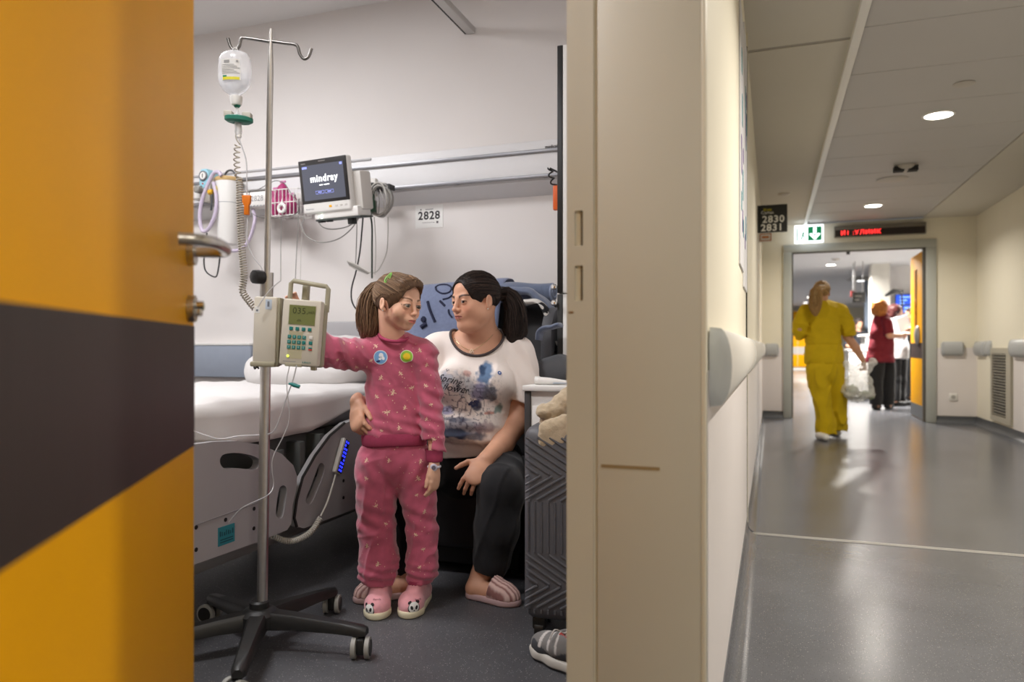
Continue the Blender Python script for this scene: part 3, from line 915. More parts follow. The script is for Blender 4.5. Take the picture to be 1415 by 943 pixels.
ceiling_disc('sprinkler_cover', 1155, 358, 0.07, 'pale round fitting on the hall ceiling just above its nearest downlight', 'sprinkler', M_PALEFIT, 0.03)
# desk lamp silhouette over the counter
yd = 14.9
q = at_y(1238, 405, yd)
dk = thing('desk_lamp', 'dark arm lamp standing up behind the two women', 'lamp', (q.x, yd, zc_))
part('base', MB().lathe([(0.09, 0), (0.09, 0.02), (0.02, 0.03)], (q.x + 0.1, yd, zc_)), M_BLACK, dk)
part('arm', MB().tube(catmull([(q.x + 0.1, yd, zc_ + 0.02), (q.x + 0.1, yd, q.z - 0.1), (q.x + 0.05, yd, q.z), (q.x - 0.05, yd, q.z + 0.02)], 5), 0.015, 8), M_BLACK, dk)
part('head', MB().tube([(q.x - 0.18, yd, q.z - 0.05), (q.x - 0.04, yd, q.z + 0.03), (q.x + 0.12, yd, q.z + 0.03)], [0.02, 0.055, 0.02], 10), M_BLACK, dk)
# ================================================================== implicit surfaces: soft bodies, clothes, heads, hands
def V3(p):
    return np.array([p[0], p[1], p[2]], np.float32)

def hash3(ix, iy, iz):
    h = (ix.astype(np.uint32) * np.uint32(374761393) + iy.astype(np.uint32) * np.uint32(668265263) + iz.astype(np.uint32) * np.uint32(2147483647))
    h = (h ^ (h >> np.uint32(13))) * np.uint32(1274126177)
    h = h ^ (h >> np.uint32(16))
    return (h & np.uint32(0xffff)).astype(np.float32) / 65535.0

def vnoise(P, scale=1.0, seed=0):
    """value noise in [-1,1] at points P (n,3)"""
    Q = np.asarray(P, np.float64) * scale + 1000.0 + seed * 17.31
    I = np.floor(Q).astype(np.int64)
    F_ = (Q - I).astype(np.float32)
    F_ = F_ * F_ * (3 - 2 * F_)
    out = 0
    for dx in (0, 1):
        wx = F_[:, 0] if dx else 1 - F_[:, 0]
        for dy in (0, 1):
            wy = F_[:, 1] if dy else 1 - F_[:, 1]
            for dz in (0, 1):
                wz = F_[:, 2] if dz else 1 - F_[:, 2]
                out = out + wx * wy * wz * hash3(I[:, 0] + dx, I[:, 1] + dy, I[:, 2] + dz)
    return out * 2 - 1

def axis_grid(lo, hi, h, fine=None, hf=None):
    """coordinates from lo to hi with step h, and step hf inside the interval fine"""
    xs = []
    x = lo
    while x < hi:
        xs.append(x)
        st = h
        if fine:
            for a, b in fine:
                if a - h <= x <= b:
                    st = hf
        x += st
    xs.append(hi)
    return np.array(xs, np.float32)

class Field:
    def __init__(s, xs, ys, zs):
        s.x, s.y, s.z = xs, ys, zs
        s.S = np.full((len(xs), len(ys), len(zs)), 0.5, np.float32)

    def sl(s, lo, hi):
        r = []
        for a, l, h in ((s.x, lo[0], hi[0]), (s.y, lo[1], hi[1]), (s.z, lo[2], hi[2])):
            i = max(0, np.searchsorted(a, l) - 1); j = min(len(a), np.searchsorted(a, h) + 1)
            if j <= i:
                return None
            r.append(slice(i, j))
        return tuple(r)

    def pts(s, sl):
        return s.x[sl[0]][:, None, None], s.y[sl[1]][None, :, None], s.z[sl[2]][None, None, :]

    def mix(s, sl, d, k, op):
        S = s.S[sl]
        if op == 'add':
            if k > 0:
                h = np.clip(0.5 + 0.5 * (S - d) / k, 0, 1)
                s.S[sl] = S + (d - S) * h - k * h * (1 - h)
            else:
                s.S[sl] = np.minimum(S, d)
        else:                                       # cut
            d = -d
            if k > 0:
                h = np.clip(0.5 - 0.5 * (S - d) / k, 0, 1)
                s.S[sl] = S + (d - S) * h + k * h * (1 - h)
            else:
                s.S[sl] = np.maximum(S, d)

    def cone(s, a, b, r1, r2=None, k=0.01, op='add', planes=(), flat=None, inflate=0.0):
        """rounded cone; planes cut the end flat: (point, normal) keeps the side against the normal"""
        r2 = r1 if r2 is None else r2
        r1 += inflate; r2 += inflate
        a = V3(a); b = V3(b)
        m = max(r1, r2) + k + 0.012
        sl = s.sl(np.minimum(a, b) - m, np.maximum(a, b) + m)
        if sl is None:
            return
        X, Y, Z = s.pts(sl)
        ba = b - a
        L = max(float(ba @ ba), 1e-9)
        px, py, pz = X - a[0], Y - a[1], Z - a[2]
        t = np.clip((px * ba[0] + py * ba[1] + pz * ba[2]) / L, 0, 1)
        qx = px - ba[0] * t; qy = py - ba[1] * t; qz = pz - ba[2] * t
        if flat is not None:                        # squeeze along direction flat[0] by factor flat[1]
            n, fct = V3(flat[0]), flat[1]
            dn = qx * n[0] + qy * n[1] + qz * n[2]
            qq = qx * qx + qy * qy + qz * qz - dn * dn + (dn * fct) ** 2
            d = np.sqrt(np.maximum(qq, 0)) - (r1 + (r2 - r1) * t)
        else:
            d = np.sqrt(qx * qx + qy * qy + qz * qz) - (r1 + (r2 - r1) * t)
        for pt, n in planes:
            pt = V3(pt); n = V3(Vector(n).normalized())
            d = np.maximum(d, (X - pt[0]) * n[0] + (Y - pt[1]) * n[1] + (Z - pt[2]) * n[2])
        s.mix(sl, d, k, op)

    def chain(s, pts, k=0.01, op='add', inflate=0.0, planes=(), flat=None):
        for (a, ra), (b, rb) in zip(pts[:-1], pts[1:]):
            s.cone(a, b, ra, rb, k, op, planes, flat, inflate)

    def ell(s, c, r, M=None, k=0.01, op='add', inflate=0.0):
        """ellipsoid; M: 3 axis vectors"""
        c = V3(c)
        r = np.array([q + inflate for q in r], np.float32)
        m = float(r.max()) + k + 0.012
        sl = s.sl(c - m, c + m)
        if sl is None:
            return
        X, Y, Z = s.pts(sl)
        px, py, pz = X - c[0], Y - c[1], Z - c[2]
        if M is not None:
            ax = [V3(q) for q in M]
            px, py, pz = (px * ax[0][0] + py * ax[0][1] + pz * ax[0][2], px * ax[1][0] + py * ax[1][1] + pz * ax[1][2], px * ax[2][0] + py * ax[2][1] + pz * ax[2][2])
        k0 = np.sqrt((px / r[0]) ** 2 + (py / r[1]) ** 2 + (pz / r[2]) ** 2)
        k1 = np.sqrt((px / r[0] ** 2) ** 2 + (py / r[1] ** 2) ** 2 + (pz / r[2] ** 2) ** 2)
        d = k0 * (k0 - 1.0) / np.maximum(k1, 1e-6)
        s.mix(sl, d, k, op)

    def half(s, pt, n, op='cut', k=0.0, lo=None, hi=None):
        """cut away everything on the side the normal points to (inside the box lo..hi)"""
        pt = V3(pt); n = V3(Vector(n).normalized())
        sl = s.sl(lo, hi) if lo is not None else (slice(None),) * 3
        if sl is None:
            return
        X, Y, Z = s.pts(sl)
        d = -((X - pt[0]) * n[0] + (Y - pt[1]) * n[1] + (Z - pt[2]) * n[2])
        s.mix(sl, d, k, op)

    def disp(s, fn, band=0.03):
        """add fn(points) to the field near the surface"""
        idx = np.nonzero(np.abs(s.S) < band)
        P = np.stack([s.x[idx[0]], s.y[idx[1]], s.z[idx[2]]], 1)
        s.S[idx] += fn(P).astype(np.float32)

    def mesh(s):
        """surface nets on the rectilinear grid -> vertices (n,3), quads"""
        S = s.S
        neg = S < 0
        nx, ny, nz = S.shape
        c = neg[:-1, :-1, :-1].astype(np.int8)
        tot = np.zeros((nx - 1, ny - 1, nz - 1), np.int8)
        for dx in (0, 1):
            for dy in (0, 1):
                for dz in (0, 1):
                    tot += neg[dx:nx - 1 + dx, dy:ny - 1 + dy, dz:nz - 1 + dz]
        act = (tot > 0) & (tot < 8)
        I = np.argwhere(act)
        ids = np.full(act.shape, -1, np.int64)
        ids[act] = np.arange(len(I))
        acc = np.zeros((len(I), 3), np.float64); cnt = np.zeros(len(I))
        cor = [(0, 0, 0), (1, 0, 0), (0, 1, 0), (1, 1, 0), (0, 0, 1), (1, 0, 1), (0, 1, 1), (1, 1, 1)]
        val = [S[I[:, 0] + a, I[:, 1] + b, I[:, 2] + d] for a, b, d in cor]
        for i in range(8):
            for ax in range(3):
                if cor[i][ax] == 0:
                    j = i + (1, 2, 4)[ax]
                    a, b = val[i], val[j]
                    m = (a < 0) != (b < 0)
                    t = np.where(m, a / np.where(m, a - b, 1), 0)
                    off = np.zeros((len(I), 3)); off[:] = cor[i]
                    off[:, ax] += t
                    acc += off * m[:, None]; cnt += m
        pos = I + acc / cnt[:, None]
        Vv = np.stack([np.interp(pos[:, 0], np.arange(nx), s.x), np.interp(pos[:, 1], np.arange(ny), s.y), np.interp(pos[:, 2], np.arange(nz), s.z)], 1)
        faces = []
        for ax in range(3):
            o1, o2 = [(1, 2), (2, 0), (0, 1)][ax]
            n1 = [slice(None)] * 3; n2 = [slice(None)] * 3
            n1[ax] = slice(0, -1); n2[ax] = slice(1, None)
            ch = neg[tuple(n1)] != neg[tuple(n2)]
            E = np.argwhere(ch)
            sg = neg[tuple(n1)][ch]
            ok = (E[:, o1] > 0) & (E[:, o2] > 0) & (E[:, o1] < S.shape[o1] - 1) & (E[:, o2] < S.shape[o2] - 1)
            E = E[ok]; sg = sg[ok]
            def cid(a, b):
                Q = E.copy(); Q[:, o1] -= a; Q[:, o2] -= b
                return ids[Q[:, 0], Q[:, 1], Q[:, 2]]
            q = np.stack([cid(1, 1), cid(0, 1), cid(0, 0), cid(1, 0)], 1)
            q[~sg] = q[~sg][:, ::-1]
            faces.append(q)
        Fq = np.concatenate(faces)
        Fq = Fq[(Fq >= 0).all(1)]
        return Vv, Fq

def smooth_mesh(Vv, Fq, it=2, lam=0.5):
    e = np.concatenate([Fq[:, [0, 1]], Fq[:, [1, 2]], Fq[:, [2, 3]], Fq[:, [3, 0]]])
    e = np.concatenate([e, e[:, ::-1]])
    n = len(Vv)
    cnt = np.bincount(e[:, 0], minlength=n).astype(np.float64)
    for i in range(it * 2):
        l = lam if i % 2 == 0 else -lam * 1.04
        av = np.stack([np.bincount(e[:, 0], weights=Vv[e[:, 1], k], minlength=n) for k in range(3)], 1) / np.maximum(cnt, 1)[:, None]
        Vv = Vv + l * (av - Vv)
    return Vv

def sdf_part(name, field, m, parent=None, colfn=None, smooth=2, label=None, lam=0.5):
    Vv, Fq = field.mesh()
    Vv = smooth_mesh(Vv, Fq, smooth, lam)
    lo, hi = Vv.min(0), Vv.max(0)
    org = (lo + hi) / 2
    if parent is None:
        org[2] = lo[2]
    me = bpy.data.meshes.new(name)
    L = Vv - org
    me.vertices.add(len(L)); me.vertices.foreach_set('co', L.astype(np.float32).ravel())
    me.loops.add(len(Fq) * 4); me.loops.foreach_set('vertex_index', Fq.astype(np.int32).ravel())
    me.polygons.add(len(Fq))
    me.polygons.foreach_set('loop_start', np.arange(0, len(Fq) * 4, 4, dtype=np.int32))
    me.polygons.foreach_set('use_smooth', np.ones(len(Fq), bool))
    me.update(calc_edges=True)
    me.validate()
    if colfn is not None:
        ca = me.color_attributes.new('Col', 'FLOAT_COLOR', 'POINT')
        arr = np.ones((len(L), 4), np.float32)
        arr[:, :3] = colfn(Vv)
        ca.data.foreach_set('color', arr.ravel())
    me.materials.append(m)
    o = bpy.data.objects.new(name, me)
    COL.objects.link(o)
    orgv = Vector(org.tolist())
    if parent is not None:
        o.parent = parent
        o.location = orgv - wloc(parent)
    else:
        o.location = orgv
    WPOS[o.name] = orgv
    if label:
        o['label'] = label
    o_bvh[o.name] = (Vv, Fq)
    return o

o_bvh = {}

def bvh_of(o):
    Vv, Fq = o_bvh[o.name]
    return BVHTree.FromPolygons([tuple(v) for v in Vv], [tuple(int(i) for i in f) for f in Fq])

def drape(mb, bvh, px, py, shapes, size, rot=0.0, off=0.0012, up=None):
    """lay flat shapes [(verts2d, faces)] on a surface where the line of sight through (px,py) meets it"""
    d = ray(px, py).normalized()
    hit = bvh.ray_cast(CAM, d)
    if hit[0] is None:
        return False
    c, n = hit[0], hit[1]
    if n.dot(d) > 0:
        n = -n
    u = UP.cross(n)
    if u.length < 1e-3:
        u = RT.copy()
    u.normalize(); v = n.cross(u)
    cr, sr = math.cos(rot), math.sin(rot)
    for vs, fs in shapes:
        out = []
        for a, b in vs:
            a, b = a * size, b * size
            p = c + u * (a * cr - b * sr) + v * (a * sr + b * cr)
            h = bvh.find_nearest(p)
            out.append(h[0] + n * off if h[0] is not None else p)
        mb.add(out, fs)
    return True

def ellipse2(cx, cy, rx, ry, rot=0, n=10):
    c, s_ = math.cos(rot), math.sin(rot)
    vs = []
    for k in range(n):
        t = 2 * math.pi * k / n
        a, b = rx * math.cos(t), ry * math.sin(t)
        vs.append((cx + a * c - b * s_, cy + a * s_ + b * c))
    return vs, [tuple(range(n))]

def disc2(cx, cy, r, n=24, rings=3):
    vs = [(cx, cy)]; fs = []
    for j in range(1, rings + 1):
        for k in range(n):
            t = 2 * math.pi * k / n
            vs.append((cx + r * j / rings * math.cos(t), cy + r * j / rings * math.sin(t)))
    for k in range(n):
        fs.append((0, 1 + k, 1 + (k + 1) % n))
    for j in range(rings - 1):
        for k in range(n):
            a = 1 + j * n + k; b = 1 + j * n + (k + 1) % n
            fs.append((a, a + n, b + n, b))
    return vs, fs
# ================================================================== room lamp above the bed (out of view, on the ceiling)
def panel_lamp(x, y, sx, sy, power, label):
    root = thing('ceiling_panel_lamp', label, 'light', (x, y, ZR))
    part('frame', MB().prism([(x - sx, y - sy), (x + sx, y - sy), (x + sx, y + sy), (x - sx, y + sy)], (0, 0, -0.03), (0, 0, ZR), (1, 0, 0), (0, 1, 0),
         holes=[[(x - sx + 0.03, y - sy + 0.03), (x + sx - 0.03, y - sy + 0.03), (x + sx - 0.03, y + sy - 0.03), (x - sx + 0.03, y + sy - 0.03)]]), M_WHITE, root)
    part('diffuser', MB().box((x - sx + 0.03, y - sy + 0.03, ZR - 0.014), (x + sx - 0.03, y + sy - 0.03, ZR - 0.008)), mat('panel_glow', (1, 1, 1), 0.5, emit=COOL, estr=4), root)
    ld = bpy.data.lights.new('panel_lamp', 'AREA')
    ld.shape = 'RECTANGLE'; ld.size = sx * 1.8; ld.size_y = sy * 1.8; ld.energy = power; ld.color = COOL
    lo_ = bpy.data.objects.new('lamp', ld); COL.objects.link(lo_)
    lo_.parent = root; lo_.location = (0, 0, -0.035)
    return root
panel_lamp(-2.9, 2.0, 0.6, 0.3, W_ROOM, 'long flat ceiling lamp panel above the hospital bed')
panel_lamp(-1.55, 0.75, 0.3, 0.3, W_ROOM * 0.85, 'square ceiling lamp panel inside the room by the door')

# ================================================================== medical supply rail on the wall behind the bed
M_UNIT = mat('supply_unit_white', srgb(222, 221, 222), 0.42, noise=0.01)
M_RAILGREY = mat('rail_grey', srgb(142, 142, 146), 0.35, 0.5)
XU0, XU1 = -4.4, -0.42
YU = 3.585
su = thing('supply_rail_unit', 'long white medical supply unit with two grey rails across the wall', 'wall unit', ((XU0 + XU1) / 2, YH, 1.75))
zbw = at_y(547.6, 285.6, YH).z
zfb = at_y(547.6, 266, YU).z
part('body', MB().prism([(YH, zbw), (YU, zfb), (YU, at_y(500, 219, YU).z), (YH, at_y(500, 219, YU).z + 0.03)], (XU1 - XU0, 0, 0), (XU0, 0, 0), (0, 1, 0), (0, 0, 1), bevel=0.004), M_UNIT, su)
zr1 = at_y(520, 230, YU - 0.01).z; zr2 = at_y(540, 260.5, YU - 0.02).z
part('upper_rail', MB().box((XU0, YU - 0.012, zr1 - 0.009), (XU1, YU, zr1 + 0.009), bevel=0.002), M_RAILGREY, su)
part('lower_rail', MB().box((XU0, YU - 0.026, zr2 - 0.009), (XU1, YU - 0.016, zr2 + 0.009), bevel=0.002), M_RAILGREY, su)
for k in range(8):
    x = XU0 + 0.3 + k * 0.5
    part('rail_block', MB().box((x - 0.012, YU - 0.018, zr2 - 0.007), (x + 0.012, YU, zr2 + 0.007)), M_RAILGREY, su)
zl_ = at_y(500, 221, YU).z
part('top_lip', MB().box((XU0, YU - 0.006, zl_ - 0.008), (at_y(513, 220, YU).x, YU, zl_ + 0.004), bevel=0.001), mat('lip_grey', srgb(176, 174, 176), 0.4), su)
br = MB(); q = at_y(763, 202.5, YU)
flat_text(br, 'medicair', (q.x, YU - 0.002, q.z), (1, 0, 0), (0, 0, 1), 0.022, bold=True)
part('lettering', br, M_BLACKTXT, su, recalc=False)

# wall protection board behind the bed
a, b = at_y(262, 476, YH - 0.03), at_y(346, 522, YH - 0.03)
wb = thing('wall_bumper', 'blue-grey wall protection board behind the bed', 'wall board', ((a.x + b.x) / 2, YH, b.z))
part('board', MB().box((-4.3, YH - 0.03, b.z), (b.x, YH, 0.955), bevel=0.004), mat('bumper_blue_grey', srgb(150, 158, 172), 0.5, noise=0.02), wb)
part('top_edge', MB().box((-4.3, YH - 0.034, 0.955), (b.x, YH, 0.97), bevel=0.003), M_WHITE, wb)

# ================================================================== drip stand
HUB = Vector((-1.51, 1.865, 0))
DP = 2.265
iv = thing('drip_stand', 'steel drip stand with a black five-star castor base', 'drip stand', HUB)
p_low, p_mid, p_top = at_d(362, 838, DP), at_d(368.5, 395, DP), at_d(374.5, 56, DP)
hub = MB().lathe([(0.055, 0.075), (0.06, 0.08), (0.06, 0.115), (0.045, 0.128), (0.03, 0.132), (0.03, 0.15), (0.024, 0.155)], HUB, seg=28)
part('hub', hub, M_BLACK, iv)
part('lower_pole', MB().cyl(p_low - UP * 0.04, p_mid + UP * 0.005, 0.0162, seg=20), M_STEEL, iv)
part('upper_pole', MB().tube([p_mid - UP * 0.02, at_d(373.6, 100, DP), at_d(374, 66, DP), p_top, at_d(374.8, 40, DP)], [0.0095, 0.0095, 0.007, 0.0055, 0.005], 16), M_STEEL, iv)
cl_ = part('clamp_collar', MB().cyl(at_d(368.2, 410, DP), at_d(369, 377, DP), 0.020, seg=20), M_STEEL, iv)
kc = at_d(356, 383, DP - 0.03)
kn = MB().lathe([(0.010, -0.022), (0.021, -0.018), (0.0225, 0.0), (0.021, 0.014), (0.010, 0.018)], kc, axis=FW * -1 - RT * 0.7, seg=10)
part('clamp_knob', kn, M_BLACK, cl_)
part('knob_screw', MB().cyl(kc, at_d(368, 386, DP), 0.005, seg=10), M_STEEL, cl_)
hk = [at_d(x, y, DP) for x, y in ((374, 58), (356, 55), (337, 52.5), (333, 55), (330.5, 64), (325, 69.5), (319, 65), (315, 53))]
part('hook', MB().tube(catmull(hk, 5), 0.0050, 10), mat('dark_steel', (0.20, 0.19, 0.18), 0.35, 1.0), iv)
hk2 = [at_d(x, y, DP) for x, y in ((374, 57), (392, 59.5), (407, 61.5), (411.5, 65), (414.5, 75), (420, 81.5), (426.5, 78), (430.5, 67))]
part('hook', MB().tube(catmull(hk2, 5), 0.0050, 10), mat('dark_steel'), iv)
M_CASTOR = mat('castor_grey', srgb(150, 148, 142), 0.5)
for k, adeg in enumerate((11, 83, 156, 228, 300)):
    a_ = math.radians(adeg)
    dv = Vector((math.cos(a_), math.sin(a_), 0)); sv = Vector((-dv.y, dv.x, 0))
    lg = MB()
    sec = []
    for r_, w_, zt_, zb_ in ((0.03, 0.030, 0.124, 0.072), (0.12, 0.026, 0.118, 0.076), (0.25, 0.022, 0.104, 0.072), (0.335, 0.020, 0.094, 0.066), (0.352, 0.014, 0.090, 0.068)):
        c = HUB + dv * r_
        sec.append([c - sv * w_ + UP * zb_, c + sv * w_ + UP * zb_, c + sv * w_ + UP * (zt_ - 0.01), c + sv * (w_ - 0.008) + UP * zt_, c - sv * (w_ - 0.008) + UP * zt_, c - sv * w_ + UP * (zt_ - 0.01)])
    vs = [p for s_ in sec for p in s_]
    fs = [(i * 6 + j, i * 6 + (j + 1) % 6, (i + 1) * 6 + (j + 1) % 6, (i + 1) * 6 + j) for i in range(4) for j in range(6)]
    fs += [tuple(range(6)), tuple(range(29, 23, -1))]
    lg.add(vs, fs)
    leg = part('leg', lg, M_BLACK, iv, sharp=50)
    tip = HUB + dv * 0.335
    # castor: fork with a wheel on either side
    rr = math.radians((200, 20, 95, 60, 165)[k])
    wv = Vector((math.cos(rr), math.sin(rr), 0))                   # axle direction
    ax = tip + Vector((-wv.y, wv.x, 0)) * 0.012
    cas = part('castor', MB().cyl(tip + UP * 0.045, tip + UP * 0.08, 0.010, seg=12).box((-0.012, -0.02, -0.022), (0.012, 0.02, 0.026), M=slabM(ax + UP * 0.036, wv, Vector((-wv.y, wv.x, 0))), bevel=0.006), M_BLACK, iv)
    for sg in (-1, 1):
        c = ax + UP * 0.032 + wv * (0.0205 * sg)
        part('wheel', MB().lathe([(0.026, -0.008), (0.032, -0.0065), (0.032, 0.0065), (0.026, 0.008)], c, axis=wv, seg=24), M_CASTOR, cas)
        part('wheel_hub', MB().lathe([(0.024, 0.0075), (0.024, 0.0095), (0.010, 0.0105)], c, axis=wv * sg, seg=20), M_BLACK, cas)

# ================================================================== infusion bottle with its label, hanging on the hook
M_CLEAR = mat('clear_plastic', (0.93, 0.93, 0.95), 0.14, alpha=0.34, spec=0.6)
M_LIQ = mat('bottle_liquid', (0.86, 0.88, 0.92), 0.08, alpha=0.42)
bt = at_d(324.5, 102, DP)
btl = thing('infusion_bottle', 'clear infusion bottle with white and yellow label hanging on the hook', 'bottle', at_d(325, 150, DP))
prof = [(0.004, 0.071), (0.026, 0.069), (0.042, 0.060), (0.049, 0.046), (0.0515, 0.02), (0.0515, -0.018), (0.047, -0.036), (0.036, -0.053), (0.022, -0.063), (0.0165, -0.068), (0.0165, -0.08)]
Mb = Matrix.Translation(bt) @ Matrix(((RT.x, FW.x * 0.62, 0, 0), (RT.y, FW.y * 0.62, 0, 0), (0, 0, 1, 0), (0, 0, 0, 1)))
part('bottle_body', MB().lathe(prof, M=Mb, seg=32), M_CLEAR, btl)
part('liquid', MB().lathe([(0.046, -0.002), (0.0475, -0.003), (0.0475, -0.018), (0.043, -0.034), (0.033, -0.05), (0.018, -0.062)], M=Mb, seg=32), M_LIQ, btl)
part('hanger_loop', MB().tube(catmull([at_d(322, 74, DP), at_d(321.5, 69, DP - 0.004), at_d(325, 65.5, DP - 0.006), at_d(328, 69, DP - 0.004), at_d(327.5, 74, DP)], 5), 0.0016, 8), M_WHITE, btl)
lb = MB(); lbn = []
for i in range(9):
    for j in range(2):
        u = -0.030 + 0.058 * i / 8; v = 0.035 - 0.065 * j
        yy = -0.62 * math.sqrt(max(0.0515 ** 2 - u * u, 0)) - 0.0012
        lbn.append(bt + RT * (u - 0.002 + 0.004 * j) + FW * (yy) + UP * v)
lb.add(lbn, [(i * 2, i * 2 + 1, i * 2 + 3, i * 2 + 2) for i in range(8)])
lab_ = part('label_sheet', lb, mat('label_grey', srgb(206, 204, 200), 0.6), btl)
def label_strip(u0, u1, v0, v1, off):
    mb = MB(); vs = []
    for i in range(7):
        u = u0 + (u1 - u0) * i / 6
        yy = -0.62 * math.sqrt(max(0.0515 ** 2 - u * u, 0)) - off
        vs += [bt + RT * u + FW * yy + UP * v0, bt + RT * u + FW * yy + UP * v1]
    return mb.add(vs, [(i * 2, i * 2 + 1, i * 2 + 3, i * 2 + 2) for i in range(6)])
part('yellow_band', label_strip(-0.026, 0.026, -0.030, -0.021, 0.002), mat('label_yellow', srgb(206, 196, 40), 0.6), lab_)
part('green_mark', label_strip(-0.026, -0.013, -0.021, -0.016, 0.002), mat('label_green', srgb(30, 120, 80), 0.6), lab_)
pm = MB()
for k in range(6):
    s_ = label_strip(-0.028, 0.018 + 0.008 * ((k * 7) % 3 - 1), 0.016 - k * 0.0052, 0.0175 - k * 0.0052, 0.002); pm.add(s_.v, s_.f)
s_ = label_strip(-0.022, -0.004, 0.022, 0.031, 0.002); pm.add(s_.v, s_.f)
s_ = label_strip(0.016, 0.022, 0.024, 0.031, 0.002); pm.add(s_.v, s_.f)
part('small_print', pm, mat('label_print', srgb(140, 138, 136), 0.7), lab_, recalc=False)['kind'] = 'stuff'
cp = at_d(326.5, 138, DP)
part('cap', MB().lathe([(0.0185, 0.010), (0.0185, -0.002), (0.015, -0.016), (0.010, -0.019)], cp, seg=24), M_WHITE, btl)

# drip chamber with the green drop sensor
ds = thing('drop_sensor', 'green and white drop sensor clamped on the drip chamber', 'sensor', at_d(329.5, 192, DP))
c0, c1 = at_d(327.5, 148, DP), at_d(330.5, 195, DP)
part('chamber', MB().tube([c0, c0.lerp(c1, 0.15), c0.lerp(c1, 0.3), c0.lerp(c1, 0.75), c0.lerp(c1, 0.86), c1], [0.004, 0.005, 0.011, 0.0115, 0.006, 0.003], 18), M_CLEAR, ds)
part('spike_plug', MB().lathe([(0.008, 0.006), (0.011, 0.0), (0.007, -0.006)], at_d(327.5, 146, DP), seg=16), mat('sensor_green', srgb(30, 112, 92), 0.45), ds)
sc0 = at_d(330, 164, DP)
MS = Matrix.Translation(sc0) @ Matrix(((RT.x, FW.x * 0.6, 0, 0), (RT.y, FW.y * 0.6, 0, 0), (-0.09, 0, 1, 0), (0, 0, 0, 1)))
part('clamp_plate', MB().lathe([(0.038, 0.006), (0.044, 0.003), (0.044, -0.008), (0.034, -0.014)], M=MS, seg=28), mat('sensor_green'), ds)
for u in (-0.031, 0.027):
    part('clamp_jaw', MB().box((u - 0.013, -0.02, 0.0), (u + 0.013, 0.02, 0.020), M=MS, bevel=0.003), mat('jaw_grey', srgb(190, 184, 172), 0.5), ds)
part('lower_fitting', MB().cyl(at_d(330, 172, DP), at_d(330.5, 190, DP), 0.0075, seg=16), M_WHITE, ds)

# coiled cable
def helix(path, r, turns_per_m, seg=10, loose=None):
    path = [Vector(p) for p in path]
    L = [0]
    for a, b in zip(path[:-1], path[1:]):
        L.append(L[-1] + (b - a).length)
    n = int(L[-1] * turns_per_m * seg)
    out = []
    x = None
    for i in range(n + 1):
        s_ = L[-1] * i / n
        k = max(0, min(len(path) - 2, int(np.searchsorted(L, s_) - 1)))
        t = (s_ - L[k]) / max(L[k + 1] - L[k], 1e-9)
        p = path[k].lerp(path[k + 1], t)
        z = (path[k + 1] - path[k]).normalized()
        if x is None:
            x, y, _ = frame(z, FW)
        x = (x - z * x.dot(z)).normalized(); y = z.cross(x)
        a = 2 * math.pi * i / seg
        out.append(p + (x * math.cos(a) + y * math.sin(a)) * r)
    return out
M_COIL = mat('coil_beige', srgb(178, 170, 156), 0.5)
cpath = catmull([at_d(x, y, DP + 0.015) for x, y in ((331, 246), (332, 290), (334, 340), (337, 380), (335, 402), (343, 415), (352, 426))], 6)
cc = thing('coiled_cable', 'beige coiled cable hanging from the drop sensor to the pump', 'cable', at_d(352, 430, DP))
part('tight_coil', MB().tube(helix(cpath, 0.0095, 125, 10), 0.0024, 6), M_COIL, cc)
lpath = catmull([at_d(x, y, DP + 0.015) for x, y in ((328, 200), (327, 222), (329, 246))], 6)
part('loose_coil', MB().tube(helix(lpath, 0.0085, 62, 14), 0.0022, 6), M_COIL, cc)
part('lead', MB().tube(catmull([at_d(327, 170, DP + 0.01), at_d(326, 190, DP + 0.015), at_d(331.5, 200, DP + 0.015)], 5), 0.002, 6), M_COIL, cc)

# infusion line with the orange clip
M_LINE = mat('clear_line', srgb(214, 212, 214), 0.25, alpha=0.8)
il = thing('infusion_line', 'thin clear infusion tube with an orange roller clip running into the pump', 'tube', at_d(345, 420, DP - 0.02))
part('tubing', MB().tube(catmull([at_d(x, y, DP - 0.012) for x, y in ((331, 194), (335, 205), (340.5, 225), (341, 262), (342, 300), (342, 335), (350, 355), (362, 372), (366, 398), (354, 420), (352, 436))], 5), 0.002, 8), M_LINE, il)
part('tubing', MB().tube(catmull([at_d(x, y, 2.16) for x, y in ((356, 425), (366, 410), (376, 398), (388, 388))], 5), 0.0018, 8), M_LINE, il)
oc = at_d(341, 284, DP - 0.014)
part('roller_clip', MB().prism([(-0.0135, 0.031), (0.0135, 0.031), (0.0125, 0.009), (0.008, 0.000), (0.008, -0.030), (-0.007, -0.030), (-0.007, -0.002), (-0.012, 0.009)], FW * 0.014, oc - FW * 0.007, RT, UP, bevel=0.002), mat('clip_orange', srgb(228, 122, 24), 0.45), il)

# ================================================================== infusion pump clamped to the pole
M_PUMP = mat('pump_cream', srgb(214, 207, 193), 0.45, noise=0.01)
M_PUMPG = mat('pump_grey_green', srgb(166, 160, 138), 0.45)
DPU = 2.155
pu = thing('infusion_pump', 'cream infusion pump with keypad, display and carrying handle', 'pump', at_d(400, 508, DPU))
U_ = (RT * math.cos(0.14) - FW * math.sin(0.14)).normalized()      # front panel turned a little
V_ = (UP - U_ * 0.075).normalized()                                # and leaning
V_ = (V_ - U_ * V_.dot(U_)).normalized()
tl, tr_, bl_ = at_d(392, 413, DPU), at_d(445, 417, DPU), at_d(386.5, 503, DPU)
ctr = at_d(414.5, 460, DPU)
Mp = slabM(ctr, (tr_ - tl), (tl - bl_) - (tr_ - tl) * ((tl - bl_).dot(tr_ - tl) / (tr_ - tl).length_squared))
N_ = Vector((Mp[0][2], Mp[1][2], Mp[2][2]))                        # towards the camera
hw, hh_ = 0.0575, 0.0985
